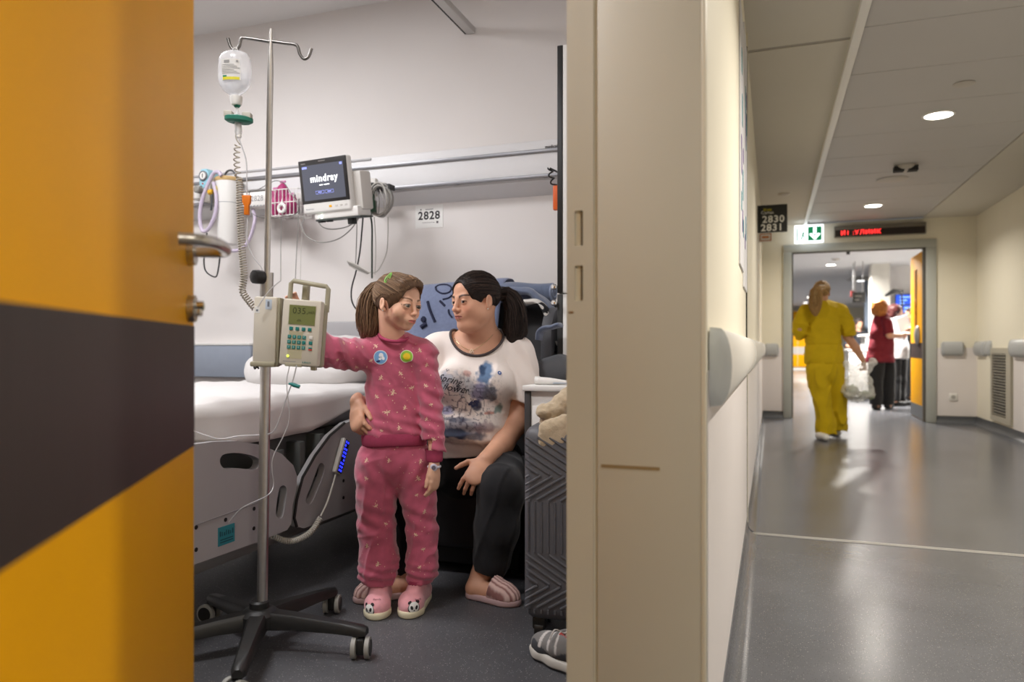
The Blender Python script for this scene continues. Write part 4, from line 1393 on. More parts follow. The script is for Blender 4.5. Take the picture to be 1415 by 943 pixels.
def pbox(mb, u0, u1, v0, v1, n0, n1, bevel=0.0):
    return mb.box((u0, v0, n0), (u1, v1, n1), M=Mp, bevel=bevel)
part('front_case', pbox(MB(), -hw, hw, -hh_, hh_, -0.04, 0.0, 0.006), M_PUMP, pu)
part('back_case', pbox(MB(), -hw - 0.002, hw + 0.004, -hh_ - 0.004, hh_ - 0.004, -0.075, -0.042, 0.008), M_PUMPG, pu)
part('foot', pbox(pbox(MB(), hw - 0.022, hw - 0.006, -hh_ - 0.012, -hh_ + 0.002, -0.03, -0.01, 0.003), -hw + 0.02, hw - 0.045, -hh_ - 0.004, -hh_ + 0.006, -0.004, 0.0015, 0.001), M_PUMPG, pu)
hp = [Mp @ Vector(p) for p in ((-hw + 0.002, hh_ - 0.03, -0.058), (-hw + 0.002, hh_ + 0.05, -0.058), (-hw + 0.009, hh_ + 0.058, -0.058), (hw - 0.004, hh_ + 0.048, -0.058), (hw + 0.002, hh_ + 0.04, -0.058), (hw + 0.002, hh_ - 0.03, -0.058))]
part('carry_handle', MB().tube(hp, 0.0075, 10), M_PUMPG, pu)
part('pole_clamp', pbox(MB(), -0.026, -0.008, hh_ - 0.02, hh_ + 0.05, -0.105, -0.075, 0.004), M_PUMPG, pu)
part('screen_frame', pbox(MB(), -0.038, 0.044, 0.022, 0.083, -0.002, 0.0006), mat('pump_bezel', srgb(205, 199, 182), 0.4), pu)
lcd = part('display', pbox(MB(), -0.036, 0.042, 0.024, 0.081, -0.001, 0.0014), mat('lcd_green', srgb(122, 128, 76), 0.3), pu)
lt = MB()
ft = Mp @ Vector((-0.003, 0.064, 0.0020))
pU = Vector((Mp[0][0], Mp[1][0], Mp[2][0])); pV = Vector((Mp[0][1], Mp[1][1], Mp[2][1]))
flat_text(lt, '035.', ft, pU, pV, 0.026, spacing=1.05)
flat_text(lt, 'ml/h', ft + pU * 0.034 - pV * 0.002, pU, pV, 0.012)
for k in range(1):
    quad(lt, ctr, pU, pV, -0.012, 0.002, 0.034, 0.0355, 0.0018)
    quad(lt, ctr, pU, pV, -0.010, 0.000, 0.0375, 0.039, 0.0018)
part('digits', lt, mat('lcd_dark', srgb(70, 76, 44), 0.5), lcd, recalc=False)
M_TEAL = mat('key_teal', srgb(40, 128, 124), 0.45)
pad = part('keypad', pbox(MB(), -0.032, 0.010, -0.078, 0.003, -0.001, 0.0006), mat('pad_olive', srgb(186, 178, 148), 0.5), pu)
def key(u, v, w=0.0105, h=0.0105, m=M_TEAL):
    return part('key', pbox(MB(), u - w / 2, u + w / 2, v - h / 2, v + h / 2, -0.001, 0.0024, 0.0008), m, pad)
for k in range(4):
    key(-0.027 + k * 0.0185, 0.011)
for j in range(3):
    for k in range(4):
        key(-0.030 + k * 0.0146, -0.0135 - j * 0.0155)
key(0.034, -0.013, m=M_WHITE); key(0.034, -0.0285); key(0.034, -0.044, h=0.005); key(0.034, -0.0485, h=0.005, m=mat('key_red', srgb(200, 56, 50), 0.5))
dg_ = MB()
for j in range(3):
    for k in range(4):
        flat_text(dg_, '123C456.7890'[j * 4 + k], Mp @ Vector((-0.030 + k * 0.0146, -0.0135 - j * 0.0155, 0.0027)), pU, pV, 0.008)
part('key_digits', dg_, mat('key_white', srgb(190, 215, 212), 0.5), pad, recalc=False)['kind'] = 'stuff'
part('status_light', MB().sphere(Mp @ Vector((-0.031, -0.0715, 0.001)), 0.0032), mat('led_lime', (0.6, 0.9, 0.1), 0.4, emit=(0.75, 1.0, 0.05), estr=3), pu)
bl2 = MB()
flat_text(bl2, 'B BRAUN', Mp @ Vector((0.026, -0.088, 0.0006)), pU, pV, 0.0062, bold=True)
part('lettering', bl2, M_TEAL, pu, recalc=False)
bl3 = MB(); quad(bl3, ctr, pU, pV, -0.044, -0.006, -0.0885, -0.0865, 0.0006)
part('model_line', bl3, mat('faint_print', srgb(160, 158, 160), 0.6), pu, recalc=False)
# open flap / side case on the left of the pole
sl_, st = at_d(351.5, 503, 2.20), at_d(356, 412, 2.20)
cS = at_d(368, 458, 2.20)
Ms = slabM(cS, (RT - UP * 0.03), UP + RT * 0.05 - (RT - UP * 0.03) * 0.02)
def sbox(mb, u0, u1, v0, v1, n0, n1, bevel=0.0):
    return mb.box((u0, v0, n0), (u1, v1, n1), M=Ms, bevel=bevel)
sd = part('side_case', sbox(MB(), -0.034, 0.036, -0.098, 0.104, -0.03, 0.02, 0.006), M_PUMP, pu)
part('hinge_column', sbox(MB(), 0.032, 0.043, -0.104, 0.103, -0.03, 0.012, 0.004), M_PUMPG, pu)
part('bottom_tray', sbox(MB(), -0.040, 0.036, -0.108, -0.092, -0.035, 0.024, 0.005), M_PUMPG, pu)
part('sticker', sbox(MB(), -0.030, -0.015, 0.054, 0.074, 0.019, 0.0206), M_WHITEP, sd)
part('sticker', sbox(MB(), 0.002, 0.021, 0.066, 0.096, 0.019, 0.0206), mat('pale_sticker', srgb(196, 208, 222), 0.6), sd)
part('sticker_print', sbox(sbox(MB(), -0.0255, -0.0195, 0.059, 0.065, 0.020, 0.0212), 0.008, 0.014, 0.074, 0.09, 0.020, 0.0212), mat('grey_print', srgb(120, 124, 134), 0.6), sd)
part('tray_clip', MB().tube(catmull([Ms @ Vector((-0.03, -0.11, 0.01)), Ms @ Vector((-0.024, -0.114, 0.02)), Ms @ Vector((-0.018, -0.108, 0.022)), Ms @ Vector((-0.012, -0.114, 0.02))], 4), 0.003, 6), M_BLACK, pu)
# line below the pump with a teal connector
pl2 = thing('infusion_line', 'thin clear tube with a teal connector falling from the pump along the bed', 'tube', at_d(405, 534, 2.2))
part('tubing', MB().tube(catmull([at_d(x, y, d) for x, y, d in ((410, 505, 2.14), (404, 528, 2.15), (396, 550, 2.16), (384, 585, 2.18), (376, 598, 2.2), (362, 601, 2.3), (330, 603, 2.35), (305, 607, 2.34), (285, 602, 2.33), (262, 594, 2.32))], 5), 0.0019, 8), M_LINE, pl2)
part('tubing', MB().tube(catmull([at_d(x, y, d) for x, y, d in ((400, 506, 2.16), (396, 530, 2.16), (400, 575, 2.17), (393, 600, 2.18), (378, 630, 2.19), (376, 650, 2.2), (378, 672, 2.22), (368, 686, 2.2), (335, 702, 2.26), (316, 722, 2.3))], 5), 0.0015, 8), M_LINE, pl2)
part('connector', MB().tube([at_d(399, 530.5, 2.145), at_d(403, 531, 2.145), at_d(405, 532, 2.145), at_d(414, 535, 2.145)], [0.003, 0.0045, 0.0062, 0.0058], 10), M_TEAL, pl2)
# ================================================================== things on the supply rail
YI = 3.50
def P(x, y, Y=YI):
    return at_y(x, y, Y)
M_TUBEL = mat('lilac_tube', srgb(206, 194, 214), 0.3, alpha=0.85)
# suction canister
c_top, c_bot = P(315, 247), P(315.5, 338)
rc = (P(329, 260).x - P(301, 260).x) / 2 * 0.97
cn = thing('suction_canister', 'tall white suction canister with tan lid on the rail beside the coiled cable', 'canister', c_bot)
hC = c_top.z - c_bot.z
part('vessel', MB().lathe([(rc * 0.78, 0), (rc * 0.82, 0.01), (rc * 0.95, hC * 0.55), (rc, hC * 0.6), (rc, hC - 0.02)], c_bot, seg=32), mat('canister_white', srgb(226, 224, 220), 0.3), cn)
part('lid', MB().lathe([(rc * 1.02, hC - 0.022), (rc * 1.06, hC - 0.018), (rc * 1.06, hC - 0.002), (rc * 0.9, hC + 0.004)], c_bot, seg=32), mat('lid_tan', srgb(204, 172, 118), 0.5), cn)
part('graduation', MB().tube([c_bot + Vector((rc * 1.0 * math.cos(t), rc * 1.0 * math.sin(t), hC * 0.615)) for t in [math.pi + math.pi * k / 16 for k in range(17)]], 0.0015, 5), mat('grey_print'), cn)
part('holder', MB().box((c_bot.x - 0.02, YI + rc * 0.8, zr2 - 0.03), (c_bot.x + 0.02, YU - 0.026, zr2 + 0.03), bevel=0.004), M_WHITE, cn)
part('lid_tube', MB().tube(catmull([P(309, 246), P(314, 237), P(321, 236), P(326, 243), P(329, 250)], 5), 0.006, 8), mat('dark_hose', srgb(70, 72, 74), 0.5), cn)
# lilac tubes
tb = thing('suction_tube', 'looped lilac plastic tube hanging left of the suction canister', 'tube', P(285, 322))
part('hose', MB().tube(catmull([P(306, 243, 3.42), P(302, 238, 3.42), P(295, 240, 3.42), (P(287, 256, 3.42)), P(279, 278, 3.42), P(276, 300, 3.42), P(279, 318, 3.42), P(285, 319, 3.42), P(292, 310, 3.42), P(298, 293, 3.42), P(299, 272, 3.42), P(295, 252, 3.42)], 6), 0.011, 10), M_TUBEL, tb)
tb2 = thing('suction_tube', 'lilac plastic tube curving under the rail right of the canister', 'tube', P(335, 340))
part('hose', MB().tube(catmull([P(300, 330, 3.46), P(312, 345, 3.46), P(332, 345, 3.46), P(345, 330, 3.46), P(352, 305, 3.46), P(350, 290, 3.5)], 6), 0.010, 10), M_TUBEL, tb2)
# pressure gauge block
gp = P(281, 246, 3.46)
gg = thing('vacuum_regulator', 'blue vacuum regulator with a round dial at the left end of the rail', 'gauge', P(281, 280, 3.46))
part('body', MB().prism([(-0.03, -0.06), (0.028, -0.06), (0.036, 0.03), (0.02, 0.055), (-0.018, 0.055), (-0.036, 0.025)], (0, 0.09, 0), gp, (1, 0, 0), (0, 0, 1), bevel=0.006), mat('gauge_blue', srgb(150, 200, 216), 0.4), gg)
dl_ = part('dial', MB().lathe([(0.030, 0.0), (0.030, 0.008), (0.026, 0.012), (0.023, 0.008)], gp + Vector((0.002, 0, 0.012)), axis=(0, -1, 0), seg=28), mat('dial_grey', srgb(126, 128, 134), 0.4), gg)
part('dial_face', MB().lathe([(0.021, 0.008), (0.021, 0.0095)], gp + Vector((0.002, 0, 0.012)), axis=(0, -1, 0), seg=28), M_WHITE, dl_)
part('dial_needle', MB().box((-0.002, -0.0115, -0.012), (0.002, -0.0098, 0.012), M=Matrix.Translation(gp + Vector((0.002, 0, 0.012)))), M_BLACK, dl_)
part('red_mark', MB().lathe([(0.005, 0.0), (0.005, 0.003)], gp + Vector((-0.004, 0, -0.034)), axis=(0, -1, 0), seg=12), mat('mark_red', srgb(200, 70, 60), 0.5), gg)
kb = P(277, 263, 3.44)
part('knob', MB().lathe([(0.022, 0), (0.022, 0.035), (0.016, 0.04)], kb, axis=(0, -1, 0), seg=20), mat('knob_grey', srgb(140, 138, 132), 0.5), gg)
part('lower_body', MB().box((P(268, 263).x, 3.46, P(280, 276).z), (P(287, 263).x, 3.56, P(280, 258).z), bevel=0.006), M_WHITE, gg)
# flow outlet with yellow connector and dark hose
fo = thing('oxygen_outlet', 'grey oxygen outlet with yellow connector and dark hose between the lilac tubes', 'outlet', P(290, 282, 3.47))
part('block', MB().prism([(P(286, 250, 3.47).x, P(286, 250, 3.47).z), (P(291, 244, 3.47).x, P(291, 244, 3.47).z), (P(290, 279, 3.47).x, P(290, 279, 3.47).z), (P(280, 279, 3.47).x, P(280, 279, 3.47).z)], (0, 0.1, 0), (0, 3.47, 0), (1, 0, 0), (0, 0, 1), bevel=0.004), mat('outlet_grey', srgb(188, 182, 172), 0.5), fo)
part('connector', MB().cyl(P(289, 266, 3.43), P(294.5, 265, 3.43), 0.016, seg=14), mat('connector_yellow', srgb(214, 164, 40), 0.5), fo)
part('hose', MB().tube(catmull([P(294, 266, 3.43), P(293, 275, 3.43), P(291.5, 291, 3.43)], 5), 0.006, 8), mat('dark_hose'), fo)
part('tag', MB().prism([(P(295, 256, 3.42).x, P(295, 256, 3.42).z), (P(299, 257, 3.42).x, P(299, 257, 3.42).z), (P(300, 262, 3.42).x, P(300, 262, 3.42).z), (P(297, 266, 3.42).x, P(297, 266, 3.42).z)], (0, 0.004, 0), (0, 3.42, 0), (1, 0, 0), (0, 0, 1)), mat('tag_yellow', srgb(222, 200, 60), 0.5), fo)
bc = thing('power_cord', 'short black cord loop hanging below the lilac tubes', 'cable', P(293, 383))
part('cord', MB().tube(catmull([P(286, 322), P(283, 345), P(282, 366), P(286, 377), P(297, 383), P(301, 376), P(304, 352), P(303, 335)], 5), 0.0045, 8), M_BLACK, bc)
# white box with a number label and rounded wire handle
bx0, bx1 = P(340, 270, 3.5), P(375, 270, 3.5)
wbx = thing('rail_box', 'white box with a number label on the rail behind the pole', 'box', P(357, 285))
part('case', MB().box((bx0.x, 3.46, P(357, 285, 3.46).z), (bx1.x, 3.555, P(357, 264, 3.46).z), bevel=0.012), M_WHITE, wbx)
part('lid', MB().box((bx0.x - 0.004, 3.455, P(357, 264, 3.46).z), (bx1.x + 0.004, 3.56, P(357, 261, 3.46).z), bevel=0.006), mat('lid_grey', srgb(150, 148, 146), 0.5), wbx)
q = P(355, 274.5, 3.458)
t_ = MB(); flat_text(t_, '2828', (q.x, 3.459, q.z), (1, 0, 0), (0, 0, 1), 0.045)
for k in range(5):
    t_.box((q.x - 0.05 + k * 0.024, 3.458, q.z - 0.045), (q.x - 0.036 + k * 0.022, 3.4595, q.z - 0.039))
part('number_print', t_, mat('faded_print', srgb(140, 140, 144), 0.7), wbx, recalc=False)['kind'] = 'stuff'
# wire basket with pink bottles
wa, wb_ = P(375, 263, 3.42), P(411, 296, 3.42)
bk_ = thing('wire_basket', 'white wire basket on the rail holding pink packs', 'basket', ((wa.x + wb_.x) / 2, 3.49, wb_.z))
def wire(mb, pts, r=0.0028):
    return mb.tube(pts, r, 6)
ww = MB()
for z in (wb_.z, (wa.z + wb_.z) / 2, wa.z):
    wire(ww, [(wa.x, 3.42, z), (wb_.x, 3.42, z), (wb_.x, 3.55, z), (wa.x, 3.55, z), (wa.x, 3.42, z)])
for k in range(8):
    x = wa.x + (wb_.x - wa.x) * k / 7
    wire(ww, [(x, 3.42, wa.z), (x, 3.42, wb_.z), (x, 3.55, wb_.z), (x, 3.55, wa.z)], 0.002)
for k in range(1, 4):
    y = 3.42 + 0.13 * k / 4
    wire(ww, [(wb_.x, y, wa.z), (wb_.x, y, wb_.z), (wa.x, y, wb_.z), (wa.x, y, wa.z)], 0.002)
part('wire_frame', ww, M_WHITE, bk_)
part('rail_hook', MB().box(((wa.x + wb_.x) / 2 - 0.02, 3.55, zr2 - 0.02), ((wa.x + wb_.x) / 2 + 0.02, YU - 0.02, zr2 + 0.02), bevel=0.004), M_WHITE, bk_)
M_PINKB = mat('pink_pack', srgb(168, 52, 108), 0.45, noise=0.2, nscale=25)
for (x, y, r_), lab in (((381, 281, 0.035), 'pink round pack at the left end of the wire basket'), ((391, 276, 0.04), 'pink pack in the middle of the wire basket'), ((402, 284, 0.045), 'largest pink pack at the right end of the wire basket')):
    q = P(x, y, 3.485)
    b_ = thing('pink_pack', lab, 'pack', (q.x, q.y, wb_.z), 'pink packs in the basket')
    bm_ = MB().sphere((q.x, q.y, q.z), (r_, r_ * 0.9, q.z - wb_.z - 0.004), seg=14, rings=9)
    bm_.v = [(a + 0.004 * math.sin(60 * b + 3), b + 0.004 * math.sin(70 * c), c + 0.004 * math.sin(50 * a)) for a, b, c in bm_.v]
    part('pouch', bm_, M_PINKB, b_)
    part('seal', MB().box((q.x - r_ * 0.5, q.y - 0.004, 2 * q.z - wb_.z - 0.008), (q.x + r_ * 0.5, q.y + 0.004, 2 * q.z - wb_.z + 0.006), bevel=0.003), mat('pink_seal', srgb(190, 120, 160), 0.5), b_)
q = P(390, 288, 3.412)
tp = thing('tape_roll', 'white round tape roll hooked on the front of the wire basket', 'tape', (q.x, q.y, q.z - 0.03))
part('ring', MB().tube([(q.x + 0.022 * math.cos(t), 3.408, q.z + 0.022 * math.sin(t)) for t in [2 * math.pi * k / 20 for k in range(20)]], 0.009, 8, closed=True), M_WHITE, tp)
part('hook', MB().tube([(q.x, 3.408, q.z + 0.03), (q.x, 3.41, q.z + 0.05), (q.x, 3.418, q.z + 0.053)], 0.002, 6), M_STEEL, tp)
wh = thing('wire_hoop', 'thin dark wire hoop arching over the wire basket', 'wire', P(390, 297))
part('hoop', MB().tube(catmull([P(343, 290, 3.4), P(345, 265, 3.4), P(355, 263, 3.4), P(366, 257, 3.4), P(380, 250, 3.4), P(392, 253, 3.4), P(400, 264, 3.38), P(412, 285, 3.38), P(408, 296, 3.38), P(385, 301, 3.38), P(362, 301, 3.38), P(350, 296, 3.4), P(345, 287, 3.4)], 5), 0.0022, 6), mat('wire_grey', srgb(110, 108, 106), 0.4, 0.5), wh)

# ================================================================== patient monitor
mo_c = at_d(448, 256, 3.72)
yw_ = math.radians(27.0)
mU = (RT * math.cos(yw_) - FW * math.sin(yw_)).normalized()       # right edge comes towards the camera
pit = math.radians(9)
mN = (mU.cross(UP)).normalized()                                  # out of the screen
mN = (mN * math.cos(pit) - UP * math.sin(pit)).normalized()
mV = mN.cross(mU).normalized()
Mm = slabM(mo_c, mU, mV)
mW, mH = 0.160, 0.138
mo = thing('patient_monitor', 'patient monitor with a dark start screen on the wall rail', 'monitor', at_d(448, 302, 3.72))
def mbox(mb, u0, u1, v0, v1, n0, n1, bevel=0.0, seg=2):
    return mb.box((u0, v0, n0), (u1, v1, n1), M=Mm, bevel=bevel, seg=seg)
part('case', mbox(MB(), -mW, mW, -mH, mH, -0.045, 0.0, 0.014, 3), M_WHITE, mo)
part('rear_housing', mbox(MB(), -mW + 0.05, mW + 0.045, -mH + 0.0, mH - 0.08, -0.13, -0.04, 0.012), mat('housing_grey', srgb(208, 204, 198), 0.45), mo)
part('lower_housing', mbox(MB(), -mW + 0.06, mW + 0.03, -mH - 0.032, -mH + 0.02, -0.12, -0.012, 0.008), M_WHITE, mo)
part('base_plate', mbox(MB(), -mW + 0.065, mW + 0.04, -mH - 0.040, -mH - 0.032, -0.12, -0.014, 0.002), mat('plate_dark', srgb(60, 66, 64), 0.5), mo)
bez = part('bezel', mbox(MB(), -mW + 0.002, mW - 0.004, -mH + 0.052, mH - 0.003, -0.004, 0.002, 0.003), mat('bezel_dark', srgb(44, 42, 42), 0.3), mo)
part('screen', mbox(MB(), -mW + 0.022, mW - 0.024, -mH + 0.068, mH - 0.030, 0.0, 0.0028), mat('screen_grey', srgb(60, 62, 70), 0.25, emit=srgb(96, 98, 112), estr=0.55), mo)
st_ = MB()
flat_text(st_, 'mindray', Mm @ Vector((0.004, 0.036, 0.0034)), mU, mV, 0.050, bold=True, spacing=1.12)
quad(st_, mo_c, mU, mV, -0.028, -0.006, 0.001, 0.0055, 0.0034)
quad(st_, mo_c, mU, mV, 0.002, 0.038, 0.001, 0.0055, 0.0034)
part('screen_lettering', st_, mat('screen_white', (1, 1, 1), 0.5, emit=(0.95, 0.97, 1), estr=1.1), mo, recalc=False)
s2_ = MB()
for u in (-0.030, 0.032):
    for u0, u1, v0, v1 in ((u - 0.028, u + 0.028, -0.026, -0.0245), (u - 0.028, u + 0.028, -0.041, -0.0395), (u - 0.028, u - 0.0265, -0.041, -0.0245), (u + 0.0265, u + 0.028, -0.041, -0.0245), (u - 0.012, u + 0.012, -0.035, -0.030)):
        quad(s2_, mo_c, mU, mV, u0, u1, v0, v1, 0.0034)
quad(s2_, mo_c, mU, mV, -mW + 0.026, -mW + 0.058, mH - 0.046, mH - 0.036, 0.0034)
quad(s2_, mo_c, mU, mV, mW - 0.046, mW - 0.030, mH - 0.045, mH - 0.034, 0.0034)
part('screen_icons', s2_, mat('screen_blue_icon', srgb(130, 140, 220), 0.5, emit=srgb(130, 142, 225), estr=0.9), mo, recalc=False)['kind'] = 'stuff'
bp_ = MB(); quad(bp_, mo_c, mU, mV, -0.022, 0.022, mH - 0.017, mH - 0.0125, 0.0024); quad(bp_, mo_c, mU, mV, -mW + 0.02, -mW + 0.05, mH - 0.022, mH - 0.017, 0.0024)
part('bezel_print', bp_, mat('bezel_grey', srgb(130, 126, 124), 0.5), bez, recalc=False)
part('alarm_key', mbox(MB(), 0.018, 0.036, -mH + 0.024, -mH + 0.036, -0.002, 0.002, 0.003), mat('key_amber', srgb(226, 168, 30), 0.5), mo)
for k in range(3):
    part('touch_key', mbox(MB(), 0.058 + k * 0.031, 0.076 + k * 0.031, -mH + 0.025, -mH + 0.035, -0.002, 0.0012, 0.002), mat('key_pale', srgb(196, 192, 186), 0.5), mo)
for u, v in ((-0.068, -0.004), (-0.048, 0.002), (-0.048, -0.010)):
    part('status_light', MB().sphere(Mm @ Vector((u, -mH - 0.014 + v, -0.011)), 0.004), mat('led_white_green', (0.8, 1, 0.85), 0.4, emit=(0.7, 1, 0.75), estr=5), mo)
tn = MB(); flat_text(tn, 'BeneVision', Mm @ Vector((-mW + 0.05, -mH + 0.024, 0.0006)), mU, mV, 0.012)
part('case_lettering', tn, mat('grey_print'), mo, recalc=False)
part('cable_plug', mbox(MB(), mW - 0.055, mW - 0.02, -mH - 0.070, -mH - 0.038, -0.06, -0.025, 0.004), M_BLACK, mo)
part('foot', mbox(mbox(MB(), -0.085, -0.055, -mH - 0.048, -mH - 0.038, -0.05, -0.02, 0.003), -0.03, -0.005, -mH - 0.048, -mH - 0.038, -0.05, -0.02, 0.003), M_BLACK, mo)
ar0 = Mm @ Vector((0.0, -0.02, -0.12))
part('mount_arm', MB().tube([ar0, Vector((ar0.x + 0.03, YU - 0.03, zr2 + 0.02))], 0.02, 12).box((ar0.x - 0.01, YU - 0.045, zr2 - 0.04), (ar0.x + 0.07, YU - 0.012, zr2 + 0.06), bevel=0.005), mat('housing_grey'), mo)

# cable holder: green module and wound cables
gh0 = P(505, 279, 3.40)
gh = thing('cable_module', 'dark green cable module beside the monitor', 'module', (gh0.x, gh0.y, gh0.z - 0.07))
M_GREEN = mat('module_green', srgb(28, 66, 44), 0.45)
part('module_body', MB().box((gh0.x - 0.035, 3.38, gh0.z - 0.062), (gh0.x + 0.02, 3.47, gh0.z + 0.062), bevel=0.008), M_GREEN, gh)
part('side_clip', MB().box((gh0.x + 0.01, 3.37, gh0.z - 0.055), (gh0.x + 0.05, 3.44, gh0.z + 0.01), bevel=0.006), mat('module_green2', srgb(40, 84, 56), 0.5), gh)
part('top_clip', MB().box((gh0.x - 0.02, 3.37, gh0.z + 0.045), (gh0.x + 0.026, 3.46, gh0.z + 0.085), bevel=0.006), M_GREEN, gh)
sk = MB()
for u, v in ((-0.018, -0.03), (0.006, -0.032), (-0.018, 0.012), (0.006, 0.006)):
    sk.tube([(gh0.x + u + 0.009 * math.cos(t), 3.378, gh0.z + v + 0.011 * math.sin(t)) for t in [2 * math.pi * k / 14 for k in range(14)]], 0.0016, 5, closed=True)
part('socket_ring', sk, mat('socket_pale', srgb(178, 196, 184), 0.5), gh)['kind'] = 'stuff'
part('bracket', MB().box((gh0.x - 0.02, 3.46, zr2 - 0.015), (gh0.x + 0.01, YU - 0.02, zr2 + 0.015)), M_BLACK, gh)
wc = thing('wound_cable', 'ring of wound grey cables hanging beside the green module', 'cable', P(524, 303, 3.42))
rnd = random.Random(3)
cen = P(523, 276, 3.42)
for k in range(5):
    rx, rz = 0.066 + rnd.uniform(-0.012, 0.008), 0.092 + rnd.uniform(-0.014, 0.006)
    ox_, oz_ = rnd.uniform(-0.008, 0.008), rnd.uniform(-0.008, 0.008)
    ph = rnd.uniform(0, 6)
    part('cable_loop', MB().tube([(cen.x + ox_ + rx * math.cos(t), 3.41 + 0.009 * k + 0.006 * math.sin(2 * t + ph), cen.z + oz_ + rz * math.sin(t)) for t in [2 * math.pi * q / 36 for q in range(36)]], 0.0042 + 0.001 * (k % 2), 7, closed=True), mat('cable_grey%d' % (k % 3), srgb(*((186, 182, 176), (160, 156, 150), (140, 138, 134))[k % 3]), 0.5), wc)
for k in range(5):
    x = 514 + k * 5
    part('cable_strand', MB().tube(catmull([P(x - 4, 262, 3.43), P(x, 275, 3.42), P(x + (-3, 2, -1, 3, 0)[k], 297, 3.42)], 5), 0.0022, 6), mat('cable_grey%d' % (k % 3)), wc)
part('strap', MB().box((P(536, 256, 3.4).x, 3.40, P(536, 261, 3.4).z), (P(538, 256, 3.4).x, 3.46, P(536, 254, 3.4).z)), M_BLACK, wc)
part('hook', MB().tube([cen + Vector((0, 0, 0.09)), cen + Vector((0, 0.08, 0.10)), Vector((cen.x, YU - 0.01, cen.z + 0.10))], 0.006, 8), M_RAILGREY, wc)
# loose cables below the rail
def hang(label, pts, r, m, Y=3.50, name='hanging_cable'):
    t = thing(name, label, 'cable', P(*pts[len(pts) // 2], Y))
    part('cable', MB().tube(catmull([P(x, y, Y) for x, y in pts], 6), r, 7), m, t)
    return t
G0, G1 = mat('cable_grey0'), mat('cable_grey2')
hang('thin grey cable falling from the wire basket', [(388, 296), (389, 318), (388, 345), (388, 388)], 0.0022, G1)
hang('thin grey cable falling between basket and monitor', [(412, 298), (412, 315), (410, 345), (408, 388)], 0.0025, G1, 3.47)
hang('pale thin cable beside the cable between basket and monitor', [(413, 302), (417, 318), (416, 345), (415, 390)], 0.0018, G0, 3.45)
hang('grey cable making the wide loop below the monitor', [(421, 302), (417, 312), (424, 327), (443, 335), (466, 331), (484, 318), (497, 300)], 0.003, G1, 3.36)
hang('grey cable making the small upper loop below the monitor', [(438, 304), (446, 314), (460, 317), (478, 314), (490, 307), (498, 298)], 0.003, G1, 3.35)
hang('black cable swinging down behind the ponytail of the girl', [(502, 294), (500, 320), (497, 350), (492, 375), (486, 398), (486, 415), (492, 427), (502, 432)], 0.0042, M_BLACK, 3.40)
hang('dark green straight cable below the green module', [(511, 294), (514, 312), (514, 345), (514, 385)], 0.0048, mat('cable_dkgreen', srgb(44, 58, 50), 0.5), 3.40)
hang('thin grey cable left of the dark green one', [(493, 297), (493, 320), (492, 350), (491, 372)], 0.0025, G1, 3.41)
hang('pale grey cable sweeping down right of the dark green one', [(536, 300), (536, 325), (534, 350), (525, 370), (518, 377), (512, 376)], 0.0028, G0, 3.42)
hang('pale thin cable close beside the dark green one', [(517, 300), (519, 330), (519, 360), (518, 380)], 0.0022, G0, 3.42)
bu = thing('cable_bundle', 'short tied bundle of grey cables hanging above the girl', 'cable', P(497, 378, 3.4))
for k in range(4):
    part('cable', MB().tube(catmull([P(480 + k, 361 + k * 1.8, 3.38 + 0.006 * k), P(494, 367 + k * 2, 3.38 + 0.006 * k), P(511 - k, 377 + k * 0.4, 3.38 + 0.006 * k)], 5), 0.0045, 7), mat('cable_grey%d' % (k % 3)), bu)

# number sign on the wall
a, b = at_y(574, 285, YH - 0.002), at_y(612, 314, YH - 0.002)
ns = thing('number_sign', 'white paper sign reading 2828 on the wall', 'sign', ((a.x + b.x) / 2, YH, b.z))
part('sheet', MB().box((a.x, YH - 0.002, b.z), (b.x, YH, a.z)), M_WHITEP, ns)
cx_ = (a.x + b.x) / 2 - 0.006; cz_ = (a.z + b.z) / 2
t2 = MB(); flat_text(t2, '2828', (cx_ + 0.006, YH - 0.003, cz_ + 0.004), (1, 0, 0), (0, 0, 1), 0.064, bold=True, spacing=1.1)
part('number', t2, M_BLACKTXT, ns, recalc=False)
t3 = MB(); rnd = random.Random(5)
for k in range(6):
    x = cx_ - 0.035 + k * 0.013
    t3.tube([(x, YH - 0.0027, cz_ - 0.034), (x + 0.006, YH - 0.0027, cz_ - 0.028 - 0.006 * rnd.random()), (x + 0.009, YH - 0.0027, cz_ - 0.036)], 0.0011, 4)
t3.box((cx_ + 0.052, YH - 0.003, cz_ - 0.040), (cx_ + 0.064, YH - 0.0022, cz_ - 0.028))
for k in range(7):
    t3.box((cx_ - 0.015 + k * 0.007, YH - 0.003, cz_ + 0.038), (cx_ - 0.0105 + k * 0.007, YH - 0.0022, cz_ + 0.043))
t3.box((cx_ - 0.048, YH - 0.003, cz_ + 0.036), (cx_ - 0.042, YH - 0.0022, cz_ + 0.045))
part('handwriting', t3, mat('pen_grey', srgb(92, 86, 88), 0.7), ns)['kind'] = 'stuff'
# orange call unit with black coil at the right end
oq = thing('call_handset', 'orange handset on a black coiled cord at the right end of the rail', 'handset', P(769, 290, 3.42))
a, b = P(764.5, 257, 3.42), P(776, 290, 3.42)
part('handset', MB().box((a.x, 3.41, b.z), (b.x, 3.44, a.z), bevel=0.005), mat('handset_orange', srgb(214, 92, 26), 0.5), oq)
part('rail_hook', MB().tube([P(760.5, 233, 3.42), Vector((P(760.5, 233, 3.42).x, YU - 0.02, zr2 + 0.01)), Vector((P(760.5, 233, 3.42).x, YU, zr2 + 0.01))], 0.005, 8), M_BLACK, oq)
part('coiled_cord', MB().tube(helix(catmull([P(760.5, 232, 3.42), P(762, 245, 3.42), P(766, 257, 3.42)], 4), 0.012, 28, 14), 0.0042, 6), M_BLACK, oq)

